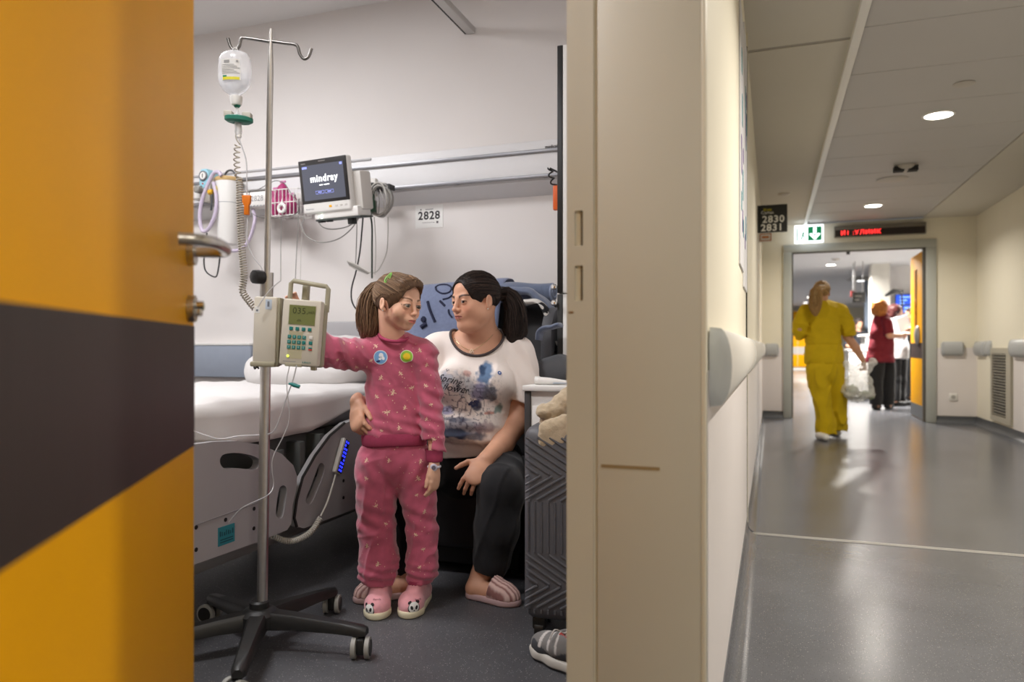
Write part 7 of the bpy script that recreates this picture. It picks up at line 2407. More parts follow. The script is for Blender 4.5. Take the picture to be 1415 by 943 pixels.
# dragonfly print and gold dots
DRAGON = [ellipse2(0, -0.1, 0.11, 0.75, 0, 8), ellipse2(-0.45, 0.32, 0.48, 0.15, -0.30, 9), ellipse2(0.45, 0.32, 0.48, 0.15, 0.30, 9), ellipse2(-0.38, 0.05, 0.38, 0.13, 0.35, 9), ellipse2(0.38, 0.05, 0.38, 0.13, -0.35, 9), ellipse2(0, 0.66, 0.15, 0.15, 0, 7)]
DOT = [ellipse2(0, 0, 0.5, 0.5, 0, 7)]
M_GOLD = mat('gold_print', srgb(232, 196, 170), 0.5, noise=0.12, nscale=200)
tb_, lb_ = bvh_of(top), bvh_of(trs)
pm1, pm2 = MB(), MB()
for x, y, rot, sz in ((520, 478, 2.3, 8), (501, 480, 1.2, 5), (513, 499, 0.6, 7), (492, 508, -0.5, 8), (505, 527, 0.1, 9), (527, 523, 1.0, 9), (553, 517, -0.8, 8), (569, 537, 0.3, 9), (544, 543, 1.25, 10), (520, 549, -0.7, 8),
                      (560, 564, 1.2, 8), (535, 571, 0.15, 10), (580, 485, -0.9, 8), (590, 505, 1.2, 7), (588, 534, -0.5, 8), (596, 560, 0.3, 7), (599, 608, -0.4, 8), (552, 592, 1.4, 8), (527, 596, -0.4, 6), (466, 498, 0.3, 6), (475, 474, 1.5, 7), (590, 580, 1.0, 7)):
    drape(pm1, tb_, x, y, DRAGON, sz * 0.00140, rot)
rnd = random.Random(11)
for k in range(70):
    drape(pm1, tb_, rnd.uniform(480, 606), rnd.uniform(472, 605), DOT, rnd.uniform(0.0022, 0.005))
for x, y, rot, sz in ((549, 618, 0, 5), (507, 637, 1.2, 8), (582, 638, 1.3, 8), (506, 662, -0.4, 8), (577, 662, -0.9, 10), (576, 685, 0.5, 6), (587, 708, 1.1, 8), (574, 740, -0.6, 7), (508, 755, 1.3, 8), (585, 760, 0.2, 7), (523, 780, 1.4, 8), (580, 785, 0.6, 7), (538, 637, 1.4, 7), (520, 700, 0.6, 7), (533, 725, -0.4, 7)):
    drape(pm2, lb_, x, y, DRAGON, sz * 0.00140, rot)
for k in range(70):
    drape(pm2, lb_, rnd.uniform(498, 602), rnd.uniform(617, 800), DOT, rnd.uniform(0.0020, 0.0045))
part('dragonfly_print', pm1, M_GOLD, top, recalc=False)['kind'] = 'stuff'
part('dragonfly_print', pm2, M_GOLD, trs, recalc=False)['kind'] = 'stuff'
# two round stickers
def sticker(px, py, r, rings_):
    for i, (rr_, col, nm, off) in enumerate(rings_):
        mb = MB()
        drape(mb, tb_, px, py, [disc2(0, 0, rr_)], r, off=0.0018 + 0.0006 * i)
        if mb.v:
            part(nm, mb, mat('sticker_%s' % str(col), srgb(*col), 0.5), top, recalc=False)
sticker(526, 494, 0.0255, ((1.0, (226, 232, 238), 'sticker', 0), (0.90, (122, 172, 222), 'sticker_disc', 0)))
mb = MB(); drape(mb, tb_, 527, 493, [ellipse2(0, 0.15, 0.34, 0.38, 0, 12), ellipse2(0.28, -0.2, 0.22, 0.3, 0.5, 10), ellipse2(-0.15, -0.30, 0.22, 0.20, 0, 10)], 0.0255, off=0.0034); part('sticker_figure', mb, mat('sticker_white', srgb(238, 240, 244), 0.5), top, recalc=False)
mb = MB(); drape(mb, tb_, 524, 496, [ellipse2(-0.1, -0.35, 0.30, 0.12, 0.2, 10), ellipse2(0.08, 0.2, 0.07, 0.07, 0, 8), ellipse2(0.3, 0.22, 0.07, 0.07, 0, 8)], 0.0255, off=0.0040); part('sticker_mark', mb, mat('sticker_navy', srgb(44, 58, 110), 0.5), top, recalc=False)
sticker(562, 493, 0.0235, ((1.0, (232, 240, 214), 'sticker', 0), (0.90, (150, 196, 60), 'sticker_disc', 0), (0.54, (240, 206, 40), 'sticker_sun', 0)))
# identity watch on the wrist
wv_ = D(600, 645, 2.553)
wt = part('wrist_band', MB().tube([wv_ + RT * (0.0205 * math.cos(t)) + FW * (0.0225 * math.sin(t)) for t in [2 * math.pi * k / 28 for k in range(28)]], 0.0045, 8, closed=True), mat('band_white', srgb(220, 216, 224), 0.5), girl)
part('watch_case', MB().lathe([(0.013, 0.0), (0.0135, 0.005), (0.010, 0.008)], wv_ - FW * 0.021, axis=(BACK + RT * 0.15), seg=20), mat('watch_lilac', srgb(206, 202, 218), 0.4), wt)
part('watch_face', MB().lathe([(0.0075, 0.008), (0.0075, 0.0088)], wv_ - FW * 0.021, axis=(BACK + RT * 0.15), seg=18), mat('watch_grey', srgb(110, 106, 120), 0.3), wt)
# panda slippers
M_SLIP = mat('slipper_pink', srgb(238, 168, 176), 0.9, noise=0.05, nscale=80, bump=0.4, bscale=700, sheen=0.3)
M_SOLE = mat('slipper_cream', srgb(226, 216, 186), 0.8)
for heel, toe, ank, word, pl_ in ((at_z(526, 832, 0), at_z(520, 857, 0), D(523, 812, 2.60), 'Panda', (510, 845, 0.2)), (at_z(582, 829, 0), at_z(563, 855, 0), D(578, 808, 2.60), 'Panda', (572, 842, -0.05))):
    dv = (toe - heel); dv.z = 0; dv.normalize()
    sf_ = make_field([heel - dv * 0.05 + UP * 0.0, toe + dv * 0.05 + UP * 0.13, heel + RT * 0.09, toe - RT * 0.09], 0.02, 0.0034)
    sf_.cone(heel + UP * 0.040, toe - dv * 0.045 + UP * 0.036, 0.037, 0.042, 0.01)
    sf_.cone(toe - dv * 0.045 + UP * 0.036, toe - dv * 0.026 + UP * 0.032, 0.042, 0.034, 0.02)
    sf_.cone(ank + UP * 0.01, heel + dv * 0.02 + UP * 0.045, 0.037, 0.038, 0.025)
    sf_.half(ank + UP * 0.012, UP)
    sf_.half((0, 0, 0.020), -UP)
    sf_.disp(lambda P: folds(P, 60, 0.0012, 3))
    so_ = sdf_part('slipper', sf_, M_SLIP, girl, smooth=2)
    sl2 = make_field([heel - dv * 0.06, toe + dv * 0.06 + UP * 0.04, heel + RT * 0.09, toe - RT * 0.09], 0.012, 0.0036)
    sl2.cone(heel + UP * 0.014, toe - dv * 0.045 + UP * 0.014, 0.040, 0.0455, 0.004)
    sl2.cone(toe - dv * 0.045 + UP * 0.014, toe - dv * 0.022 + UP * 0.014, 0.0455, 0.037, 0.015)
    sl2.half((0, 0, 0.026), UP, k=0.006); sl2.half((0, 0, 0.001), -UP, k=0.003)
    part_s = sdf_part('sole', sl2, M_SOLE, so_, smooth=2)
    sb_ = bvh_of(so_)
    x, y, ro = pl_
    bk2 = MB(); drape(bk2, sb_, x, y, [disc2(0, 0.06, 0.66, 20, 4), ellipse2(-0.48, 0.72, 0.24, 0.24, 0, 10), ellipse2(0.48, 0.72, 0.24, 0.24, 0, 10), ellipse2(0.0, -0.75, 0.45, 0.42, 0, 12)], 0.038, ro, 0.0016)
    part('panda_patch', bk2, M_BLACKTXT, so_, recalc=False)
    wh_ = MB(); drape(wh_, sb_, x, y - 1, [disc2(0, 0.06, 0.56, 20, 4)], 0.038, ro, 0.0026); part('panda_face', wh_, M_WHITEP, so_, recalc=False)
    ee = MB(); drape(ee, sb_, x, y - 1, [ellipse2(-0.24, 0.06, 0.13, 0.20, 0.35, 10), ellipse2(0.24, 0.06, 0.13, 0.20, -0.35, 10), ellipse2(0, -0.2, 0.08, 0.06, 0, 8)], 0.038, ro, 0.0036); part('panda_eyes', ee, M_BLACKTXT, so_, recalc=False)['kind'] = 'stuff'
    tv, tf2, tw = text_shape(word, 1.0)
    te = MB(); drape(te, sb_, (heel * 0 + toe).x * 0 + (521 if x < 540 else 578), 829, [(tv, tf2)], 0.012, 0.0, 0.0016); part('lettering', te, mat('plum_thread', srgb(110, 48, 64), 0.8), so_, recalc=False)

# ================================================================== the seated woman
SK_W = srgb(212, 162, 134)
wom = thing('person', 'seated woman in a white printed T-shirt with a long dark ponytail', 'person', at_z(640, 800, 0))
WHd = Head(D(656, 416, 2.96), turned(-49, -6), UP - RT * 0.03, 1.03, eye=1.0, cheek=1.14, nose=0.98, jaw=1.0, double_chin=0.9, mouth=1.0, gaze=D(575, 425, 2.5), zs=0.90, lid=0.80, flesh=1.0, brow=1.5)
w_l = D(671, 636, 2.785); w_r = D(493, 556, 2.645)
hbox = lambda c, r: (np.array(list(c)) - r, np.array(list(c)) + r)
wf = make_field([D(480, 560, 2.5), D(740, 840, 2.55), D(640, 365, 3.2), D(700, 840, 2.85), D(490, 830, 2.6)], 0.03, 0.0075, fine=[WHd.box(0.13), hbox(D(652, 662, 2.72), 0.085), hbox(D(498, 585, 2.58), 0.075)], hf=0.0021)
WHd.build(wf)
def wtorso(F, inf, k=0.03):
    F.cone(D(660, 500, 3.06), D(655, 560, 3.04), 0.150, 0.158, k, flat=(FW, 1.35), inflate=inf)
    F.cone(D(655, 560, 3.04), D(652, 625 if inf > 0 else 595, 3.05), 0.158, 0.165 if inf > 0 else 0.14, k, flat=(FW, 1.20), inflate=inf)
    F.cone(D(605, 482, 3.06), D(712, 486, 3.06), 0.060, 0.062, k, inflate=inf)
    F.ell(D(630, 530, 2.95), (0.075, 0.075, 0.075), None, 0.05, inflate=inf)
    F.ell(D(683, 530, 2.95), (0.075, 0.075, 0.075), None, 0.05, inflate=inf)
    F.ell(D(650, 592 if inf > 0 else 580, 2.95 if inf > 0 else 3.02), (0.130, 0.085, 0.085 if inf > 0 else 0.05), (RT, FW, UP), 0.05, inflate=inf)
    F.cone(D(662, 470, 3.05), D(660, 520, 3.02), 0.085, 0.10, k, inflate=inf)
wf.cone(WHd.p(0, -0.025, -0.045), D(667, 482, 3.06), 0.056, 0.064, 0.03)
wtorso(wf, 0.0)
wf.chain([(D(716, 492, 3.05), 0.058), (D(722, 545, 3.02), 0.050), (D(714, 585, 2.98), 0.046), (D(695, 613, 2.89), 0.043), (w_l, 0.031)], 0.02)
wf.chain([(D(598, 488, 3.05), 0.056), (D(560, 550, 2.95), 0.046), (D(530, 575, 2.83), 0.044), (w_r, 0.030)], 0.02)
hand(wf, w_l, D(650, 668, 2.70) - w_l, BACK * 0.75 + UP * 0.65, -RT * 0.9 + UP * 0.1, 0.178, [(12, 22, 16), (16, 26, 18), (18, 28, 18), (22, 28, 18)], spread=0.10, thumb=(0.85, 0.35, 0.1))
hand(wf, w_r, D(494, 592, 2.575) - w_r, -RT * 0.62 + BACK * 0.75, RT * 0.8 + BACK * 0.5 + UP * 0.2, 0.172, [(24, 30, 20), (27, 32, 22), (30, 34, 22), (33, 36, 22)], spread=0.05, thumb=(0.5, 0.8, 0.3))
# legs and feet (mostly under the trousers)
wf.chain([(D(690, 640, 3.08), 0.085), (D(692, 672, 2.74), 0.06), (D(680, 740, 2.74), 0.05), (D(664, 797, 2.76), 0.036)], 0.02)
wf.chain([(D(605, 640, 3.08), 0.085), (D(556, 672, 2.78), 0.06), (D(553, 740, 2.79), 0.05), (D(552, 797, 2.79), 0.036)], 0.02)
wfoot = ((at_z(657, 826, 0), at_z(715, 838, 0), D(664, 797, 2.76)), (at_z(560, 823, 0), at_z(492, 833, 0), D(552, 797, 2.79)))
for heel, toe, ank in wfoot:
    wf.cone(ank, heel + UP * 0.035, 0.036, 0.034, 0.02); wf.cone(heel + UP * 0.035, heel.lerp(toe, 0.75) + UP * 0.028, 0.034, 0.030, 0.02)
def wcol(P):
    C = WHd.colors(P, SK_W, srgb(164, 96, 88), srgb(48, 34, 30), srgb(36, 26, 24), 0.12)
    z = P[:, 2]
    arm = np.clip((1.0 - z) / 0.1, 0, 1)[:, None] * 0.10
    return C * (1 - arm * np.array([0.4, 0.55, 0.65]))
sdf_part('body', wf, M_SKIN, wom, wcol, smooth=1)
WHd.eyeballs(wom, srgb(58, 40, 30))
HB_W = (srgb(44, 35, 31), srgb(20, 16, 15), srgb(82, 66, 58))
hair_build(WHd, wom, HB_W, (0.012, -0.112, 0.020), [WHd.p(0.03, -0.150, 0.012), WHd.p(0.045, -0.165, -0.040), WHd.p(0.05, -0.160, -0.10), WHd.p(0.055, -0.150, -0.155), WHd.p(0.055, -0.140, -0.19)],
           [0.020, 0.034, 0.043, 0.050, 0.050, 0.034], nst=900, seed=5, ntail=380, cutz=0.074, sr=0.0013, wave=0.003)
part('hair_band', MB().tube([WHd.p(0.016, -0.120, 0.020) + WHd.u * (0.024 * math.cos(t)) + WHd.l * (0.022 * math.sin(t)) for t in [2 * math.pi * k / 24 for k in range(24)]], 0.006, 8, closed=True), mat('band_grey_cloth', srgb(96, 96, 92), 0.8), wom)
# T-shirt with wide dark-edged neckline
M_TEE = mat('tshirt_vcol', (0.8, 0.75, 0.7), 0.9, vcol=True, bump=0.15, bscale=700)
sf = make_field([D(570, 455, 2.80), D(742, 640, 2.80), D(600, 470, 3.26), D(735, 640, 3.24)], 0.03, 0.0046)
wtorso(sf, 0.008)
sf.chain([(D(716, 492, 3.05), 0.072), (D(722, 535, 3.02), 0.072), (D(721, 570, 3.0), 0.072)], 0.02, planes=[(D(722, 553, 3.0), -UP * 0.95 + RT * -0.25)])
sf.chain([(D(600, 488, 3.05), 0.068), (D(572, 535, 2.98), 0.066), (D(560, 555, 2.95), 0.066)], 0.02, planes=[(D(570, 548, 2.97), D(560, 555, 2.95) - D(600, 488, 3.05))])
sf.half(D(650, 627, 3.0), -UP + RT * 0.10)
neck_c = D(657, 462, 2.95)
sf.ell(D(659, 456, 2.985), [0.116, 0.165, 0.112], (RT, FW, UP), 0.004, 'cut')
def wfold(P):
    z = P[:, 2]; u = P @ np.array(list(RT)) - wcu
    a = folds(P, 12, 0.005, 21, (1, 1, 0.7)) + creases(P, 12, 0.006, 22, UP - RT * 0.4) + creases(P, 20, 0.006, 23, RT + UP * 0.1) * np.exp(-((z - 0.60) / 0.07) ** 2)
    a += 0.006 * np.sin(z * 95 + np.sin(u * 14) * 1.2) * np.exp(-((z - 0.585) / 0.045) ** 2)
    a += 0.004 * np.sin((u + z * 0.8) * 70) * np.clip((u - 0.12) / 0.05, 0, 1)
    return a
wcu = float(D(652, 550, 2.95).dot(RT))
sf.disp(wfold)
rngp = np.random.RandomState(4)
def teecol(P):
    C = np.tile(np.array(srgb(240, 231, 224), np.float32), (len(P), 1))
    # flat layout of the print: across the chest and up, measured on the garment
    d = P @ np.array(list(FW)); d = np.maximum(d, 0.1)
    u = P @ np.array(list(RT)); z = P[:, 2]
    front = d < 3.04
    U = 652 + (u - wcu) / 2.93 * 1000; Vv = 478.6 - (z - CAM_H) / 2.93 * 1000
    n1 = vnoise(P, 30, 31); n2 = vnoise(P, 75, 32); n3 = vnoise(P, 160, 33)
    def blot(cx, cy, rx, ry, col, st, rough=0.7):
        r = np.sqrt(((U - cx) / rx) ** 2 + ((Vv - cy) / ry) ** 2) + rough * n1 * 0.45 + rough * n2 * 0.35
        w = np.clip((1 - r) * 3.2, 0, 1) * min(1.0, st * 1.25) * front
        C[:] = C * (1 - w[:, None]) + np.array(srgb(*col), np.float32) * w[:, None]
    blot(672, 517, 13, 17, (96, 122, 154), 0.85); blot(667, 512, 6, 8, (44, 66, 96), 0.8)
    blot(664, 540, 14, 14, (128, 128, 162), 0.7); blot(680, 545, 12, 18, (112, 116, 128), 0.75, 0.9)
    blot(614, 525, 14, 16, (176, 190, 206), 0.6); blot(604, 535, 9, 13, (96, 112, 132), 0.7); blot(640, 530, 18, 18, (206, 210, 216), 0.6)
    blot(646, 516, 8, 6, (208, 160, 150), 0.6); blot(660, 560, 8, 8, (60, 66, 92), 0.7)
    blot(618, 567, 14, 7, (116, 122, 170), 0.6); blot(690, 563, 8, 8, (116, 146, 140), 0.7); blot(676, 570, 6, 3, (196, 120, 100), 0.6)
    blot(640, 588, 40, 14, (120, 130, 150), 0.55); blot(628, 597, 18, 8, (46, 58, 80), 0.75); blot(655, 600, 20, 6, (70, 82, 108), 0.6)
    blot(672, 588, 18, 10, (150, 130, 138), 0.55); blot(634, 578, 26, 4, (70, 84, 110), 0.55)
    # fine ink lines of the flowers
    reg = np.exp(-(((U - 640) / 42) ** 2 + ((Vv - 560) / 42) ** 2) ** 2) * front
    w = np.clip(1.3 - np.abs(n2) / 0.13, 0, 1) * reg * 0.9
    C[:] = C * (1 - w[:, None]) + np.array(srgb(62, 58, 78), np.float32) * w[:, None]
    w = np.clip(1 - np.abs(n3) / 0.16, 0, 1) * np.exp(-(((U - 680) / 14) ** 2 + ((Vv - 540) / 20) ** 2)) * front * 0.6
    C[:] = C * (1 - w[:, None]) + np.array(srgb(52, 54, 66), np.float32) * w[:, None]
    return C
tee = sdf_part('t_shirt', sf, M_TEE, wom, teecol, smooth=2)
tbv = bvh_of(tee)
# the dark binding lies on the cut edge of the neckline
bind = []
cN = D(659, 456, 2.985)
for k in range(72):
    t = 2 * math.pi * k / 72
    best = None
    for j in range(240):                                  # walk down the cut surface until it meets the shirt
        lat = math.radians(-88 + 160 * j / 240)
        p_ = cN + RT * (0.116 * math.cos(t) * math.cos(lat)) + FW * (0.165 * math.sin(t) * math.cos(lat)) + UP * (0.112 * math.sin(lat))
        h = tbv.find_nearest(p_)
        if h[0] is not None and h[3] < 0.006:
            best = p_
    if best is not None:
        bind.append(best)
if len(bind) > 20:
    for _ in range(4):
        bind = [(bind[k - 1] + bind[k] * 2 + bind[(k + 1) % len(bind)]) / 4 for k in range(len(bind))]
    part('neck_binding', MB().tube(catmull(bind, 2, closed=True), 0.0055, 8, closed=True), mat('binding_dark', srgb(74, 66, 66), 0.9), tee, sharp=180)
tp_ = MB()
for word, px, py, sz, ro in (('Spring', 621, 525, 0.043, -0.22), ('flower', 629, 537.5, 0.043, -0.18)):
    tv, tf2, tw = text_shape(word, 1.0, shear=0.35, spacing=1.05)
    drape(tp_, tbv, px, py, [(tv, tf2)], sz, ro, 0.002)
part('lettering', tp_, mat('tee_ink', srgb(36, 38, 50), 0.9), tee, recalc=False)
bf = MB()
drape(bf, tbv, 655, 559, [ellipse2(-0.45, 0.25, 0.45, 0.28, 0.5, 10), ellipse2(0.45, 0.25, 0.45, 0.28, -0.5, 10), ellipse2(-0.32, -0.25, 0.30, 0.26, -0.4, 10), ellipse2(0.32, -0.25, 0.30, 0.26, 0.4, 10), ellipse2(0, 0, 0.08, 0.4, 0, 8)], 0.026, 0.3, 0.002)
drape(bf, tbv, 618, 513, [ellipse2(0, 0, 0.5, 0.3, 0.6, 8), ellipse2(0.9, 0.6, 0.4, 0.25, -0.3, 8), ellipse2(-0.6, 0.9, 0.4, 0.25, 1.0, 8)], 0.007, 0.0, 0.002)
part('butterfly_print', bf, mat('tee_ink2', srgb(62, 66, 96), 0.9), tee, recalc=False)['kind'] = 'stuff'
bd = MB(); drape(bd, tbv, 690, 516, [disc2(0, 0, 1.0, 16, 2)], 0.0085, 0, 0.003); bd2 = MB(); drape(bd2, tbv, 690, 516, [disc2(0, 0, 0.35, 10, 1)], 0.0085, 0, 0.004)
part('badge', bd, mat('badge_blue', srgb(70, 104, 170), 0.4), tee, recalc=False); part('badge_centre', bd2, M_WHITEP, tee, recalc=False)
# necklace with pendant
bodyb = bvh_of([c for c in wom.children if c.name.startswith('body')][0])
ch_pts = []
for px, py in ((622, 458), (628, 468), (636, 477), (644, 482), (651, 484.5), (658, 482), (668, 475), (678, 466), (686, 456)):
    h = bodyb.ray_cast(CAM, ray(px, py).normalized())
    if h[0] is not None and h[3] > 2.5:
        ch_pts.append(h[0] + BACK * 0.0015)
if len(ch_pts) > 3:
    nk = part('necklace', MB().tube(catmull(ch_pts, 5), 0.0011, 6), mat('gold_metal', (0.8, 0.62, 0.36), 0.25, 1.0), wom)
    h = bodyb.ray_cast(CAM, ray(651.5, 486).normalized())
    if h[0] is not None:
        c = h[0] + BACK * 0.004
        pd = MB()
        for k in range(3):
            a = math.radians(90 + 120 * k)
            cc_ = c + RT * (0.0048 * math.cos(a)) + UP * (0.0048 * math.sin(a))
            pd.tube([cc_ + RT * (0.0045 * math.cos(t)) + UP * (0.0045 * math.sin(t)) for t in [2 * math.pi * q_ / 14 for q_ in range(14)]], 0.0013, 5, closed=True)
        part('pendant', pd, mat('pendant_pale', srgb(232, 214, 190), 0.3, 0.5), nk)
part('earring', MB().sphere(WHd.p(0.080, 0.002, -0.040), 0.003), mat('pearl'), wom)
# black trousers
M_TRS = mat('black_cloth', srgb(28, 28, 31), 0.9, noise=0.08, nscale=60, bump=0.25, bscale=600, sheen=0.1)
pf = make_field([D(520, 596, 2.55), D(740, 800, 2.55), D(560, 620, 3.24), D(730, 800, 2.95)], 0.03, 0.006)
pf.cone(D(652, 585, 3.05), D(652, 640, 3.07), 0.150, 0.172, 0.03, flat=(FW, 1.15))
pf.chain([(D(690, 638, 3.06), 0.098), (D(694, 658, 2.86), 0.092), (D(692, 676, 2.735), 0.084), (D(688, 730, 2.735), 0.080), (D(680, 775, 2.75), 0.068), (D(676, 790, 2.755), 0.062)], 0.02, planes=[(D(672, 790, 2.75), -UP + RT * -0.15)])
pf.chain([(D(606, 638, 3.06), 0.098), (D(570, 658, 2.90), 0.090), (D(555, 676, 2.785), 0.080), (D(553, 730, 2.79), 0.068), (D(551, 775, 2.795), 0.055), (D(551, 790, 2.795), 0.052)], 0.02, planes=[(D(550, 790, 2.79), -UP)])
pf.ell(D(650, 612, 3.0), (0.115, 0.075, 0.06), (RT, FW, UP), 0.04)
pf.half(D(650, 604, 3.0), UP)
pf.disp(lambda P: folds(P, 12, 0.005, 41) + creases(P, 14, 0.007, 42, UP + RT * 0.3))
sdf_part('trousers', pf, M_TRS, wom, smooth=2)
# slippers of the woman: quilted pink mules with a pale sole
M_MULE = mat('mule_pink', srgb(206, 166, 160), 0.95, noise=0.1, nscale=90, bump=0.6, bscale=500)
M_MULE2 = mat('mule_sole', srgb(190, 160, 160), 0.8)
for heel, toe, ank in wfoot:
    dv = toe - heel; L_ = dv.length; dv.normalize(); sdv = UP.cross(dv)
    mf = make_field([heel - dv * 0.05, toe + dv * 0.04 + UP * 0.11, heel + sdv * 0.07, toe - sdv * 0.07], 0.02, 0.0036)
    mf.cone(heel.lerp(toe, 0.42) + UP * 0.052, toe - dv * 0.045 + UP * 0.030, 0.046, 0.040, 0.01)
    mf.cone(toe - dv * 0.045 + UP * 0.03, toe - dv * 0.024 + UP * 0.026, 0.040, 0.030, 0.02)
    mf.half(heel.lerp(toe, 0.36), -dv + UP * 0.25)
    mf.half((0, 0, 0.022), -UP)
    sd_np = np.array(list(sdv)); dv_np = np.array(list(dv)); t0 = np.array(list(toe))
    mf.disp(lambda P: -0.0022 * np.abs(np.sin((P - t0) @ sd_np * 210)) + 0.0006 * np.sin((P - t0) @ dv_np * 420))
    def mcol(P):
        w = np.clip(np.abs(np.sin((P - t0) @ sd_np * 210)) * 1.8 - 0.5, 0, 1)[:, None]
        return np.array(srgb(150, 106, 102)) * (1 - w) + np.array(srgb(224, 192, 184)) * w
    mu = sdf_part('slipper', mf, mat('mule_stripes', (0.6, 0.4, 0.4), 0.95, vcol=True, bump=0.5, bscale=500), wom, mcol, smooth=1)
    ms = make_field([heel - dv * 0.06, toe + dv * 0.05 + UP * 0.04, heel + sdv * 0.07, toe - sdv * 0.07], 0.012, 0.004)
    ms.cone(heel + UP * 0.012, toe - dv * 0.05 + UP * 0.012, 0.038, 0.045, 0.004); ms.cone(toe - dv * 0.05 + UP * 0.012, toe - dv * 0.022 + UP * 0.012, 0.045, 0.034, 0.015)
    ms.half((0, 0, 0.025), UP, k=0.006); ms.half((0, 0, 0.001), -UP, k=0.003)
    sdf_part('sole', ms, M_MULE2, mu, smooth=2)
# ================================================================== fluffy bag on the suitcase, trainer shoe
FBC = at_d(775, 590, SD + 0.07)
bgf = make_field([at_d(735, 530, SD - 0.05), at_d(830, 640, SD + 0.2)], 0.02, 0.005)
zt_s = sz1
bgf.ell(at_d(779, 592, SD + 0.075), (0.075, 0.06, 0.075), (RT, FW, UP), 0.02)
bgf.ell(at_d(768, 590, SD + 0.065), (0.055, 0.055, 0.062), (RT, FW, UP), 0.02)
bgf.cone(at_d(752, 568, SD + 0.04), at_d(770, 566, SD + 0.04), 0.026, 0.032, 0.006)
bgf.cone(at_d(778, 556, SD + 0.05), at_d(792, 548, SD + 0.06), 0.034, 0.04, 0.008)
bgf.cone(at_d(763, 597, SD - 0.008), at_d(792, 592, SD - 0.012), 0.044, 0.048, 0.01, flat=(FW, 2.6))
bgf.cone(at_d(752, 611, SD - 0.008), at_d(775, 606, SD - 0.012), 0.020, 0.030, 0.01, flat=(FW, 1.8))
bgf.disp(lambda P: vnoise(P, 110, 51) * 0.0035 + vnoise(P, 40, 52) * 0.004)
fb = thing('fluffy_bag', 'beige fluffy plush bag lying on top of the suitcase', 'bag', at_d(775, 612, SD + 0.05))
def fcol(P):
    n = vnoise(P, 150, 53)[:, None] * 0.12
    return np.array(srgb(190, 172, 144)) * (1 + n)
sdf_part('plush_body', bgf, mat('plush_beige', (0.6, 0.45, 0.3), 1.0, vcol=True, bump=0.8, bscale=350, sheen=0.4), fb, fcol, smooth=0)
part('seam', MB().tube(catmull([at_d(758, 590, SD + 0.001), at_d(770, 602, SD - 0.012), at_d(785, 600, SD - 0.02)], 5), 0.002, 6), mat('plush_seam', srgb(160, 130, 92), 0.9), fb)

heel_s = at_z(812, 936, 0.0); toe_s = at_z(741, 905, 0.0)
dv = (toe_s - heel_s); Ls = dv.length; dv.normalize(); sv = UP.cross(dv)
sh_ = thing('trainer_shoe', 'grey trainer shoe with red lining and loose laces below the suitcase', 'shoe', heel_s.lerp(toe_s, 0.5))
uf = make_field([heel_s - dv * 0.05, toe_s + dv * 0.05 + UP * 0.13, heel_s + sv * 0.08, toe_s - sv * 0.08], 0.015, 0.0036)
def L_(t): return heel_s.lerp(toe_s, t)
uf.cone(L_(0.12) + UP * 0.060, L_(0.45) + UP * 0.058, 0.036, 0.040, 0.01)
uf.cone(L_(0.45) + UP * 0.058, L_(0.80) + UP * 0.044, 0.040, 0.036, 0.02)
uf.cone(L_(0.80) + UP * 0.044, L_(0.92) + UP * 0.042, 0.036, 0.028, 0.02)
uf.cone(L_(0.10) + UP * 0.09, L_(0.34) + UP * 0.090, 0.030, 0.032, 0.02)
uf.ell(L_(0.20) + UP * 0.118, (0.062, 0.026, 0.050), (dv, sv, UP), 0.006, 'cut')
uf.half((0, 0, 0.024), -UP)
dvn, svn, hn = np.array(list(dv)), np.array(list(sv)), np.array(list(heel_s))
def ucol(P):
    a = (P - hn) @ dvn / Ls; z = P[:, 2]
    C = np.tile(np.array(srgb(120, 118, 116), np.float32), (len(P), 1))
    w = ((z < 0.052 + 0.012 * np.sin(a * 9)) & (a < 0.95))[:, None]
    C = np.where(w, np.array(srgb(66, 68, 72)), C)
    st = (np.abs(((a * 6) % 1) - 0.5) < 0.16)[:, None] & ((a > 0.4) & (a < 0.78) & (z > 0.05))[:, None]
    C = np.where(st, np.array(srgb(196, 192, 188)), C)
    lat = (P - hn) @ svn
    inn = ((a < 0.42) & (np.abs(lat) < 0.028) & (z > 0.058))[:, None]
    return np.where(inn, np.array(srgb(150, 48, 42)), C)
sdf_part('upper', uf, mat('shoe_mesh', (0.4, 0.4, 0.4), 0.85, vcol=True, bump=0.3, bscale=600), sh_, ucol, smooth=2)
so_f = make_field([heel_s - dv * 0.05, toe_s + dv * 0.05 + UP * 0.05, heel_s + sv * 0.08, toe_s - sv * 0.08], 0.012, 0.0036)
so_f.cone(L_(0.10) + UP * 0.018, L_(0.5) + UP * 0.018, 0.040, 0.042, 0.004); so_f.cone(L_(0.5) + UP * 0.018, L_(0.85) + UP * 0.020, 0.042, 0.036, 0.02)
so_f.cone(L_(0.85) + UP * 0.020, L_(0.96) + UP * 0.026, 0.036, 0.026, 0.02)
so_f.half((0, 0, 0.034), UP, k=0.006); so_f.half((0, 0, 0.001), -UP, k=0.003)
def scol(P):
    return np.where((P[:, 2] < 0.010)[:, None], np.array(srgb(48, 48, 50)), np.array(srgb(190, 186, 178)))
sdf_part('sole', so_f, mat('shoe_sole', (0.5, 0.5, 0.5), 0.7, vcol=True), sh_, scol, smooth=2)
lc = MB()
for k in range(4):
    t = 0.44 + 0.085 * k
    z = 0.098 - 0.008 * k
    lc.tube(catmull([L_(t) + sv * 0.026 + UP * (z - 0.012), L_(t + 0.02) + UP * z, L_(t) - sv * 0.026 + UP * (z - 0.012)], 4), 0.0026, 6)
part('laces', lc, mat('lace_grey', srgb(186, 182, 176), 0.9), sh_)
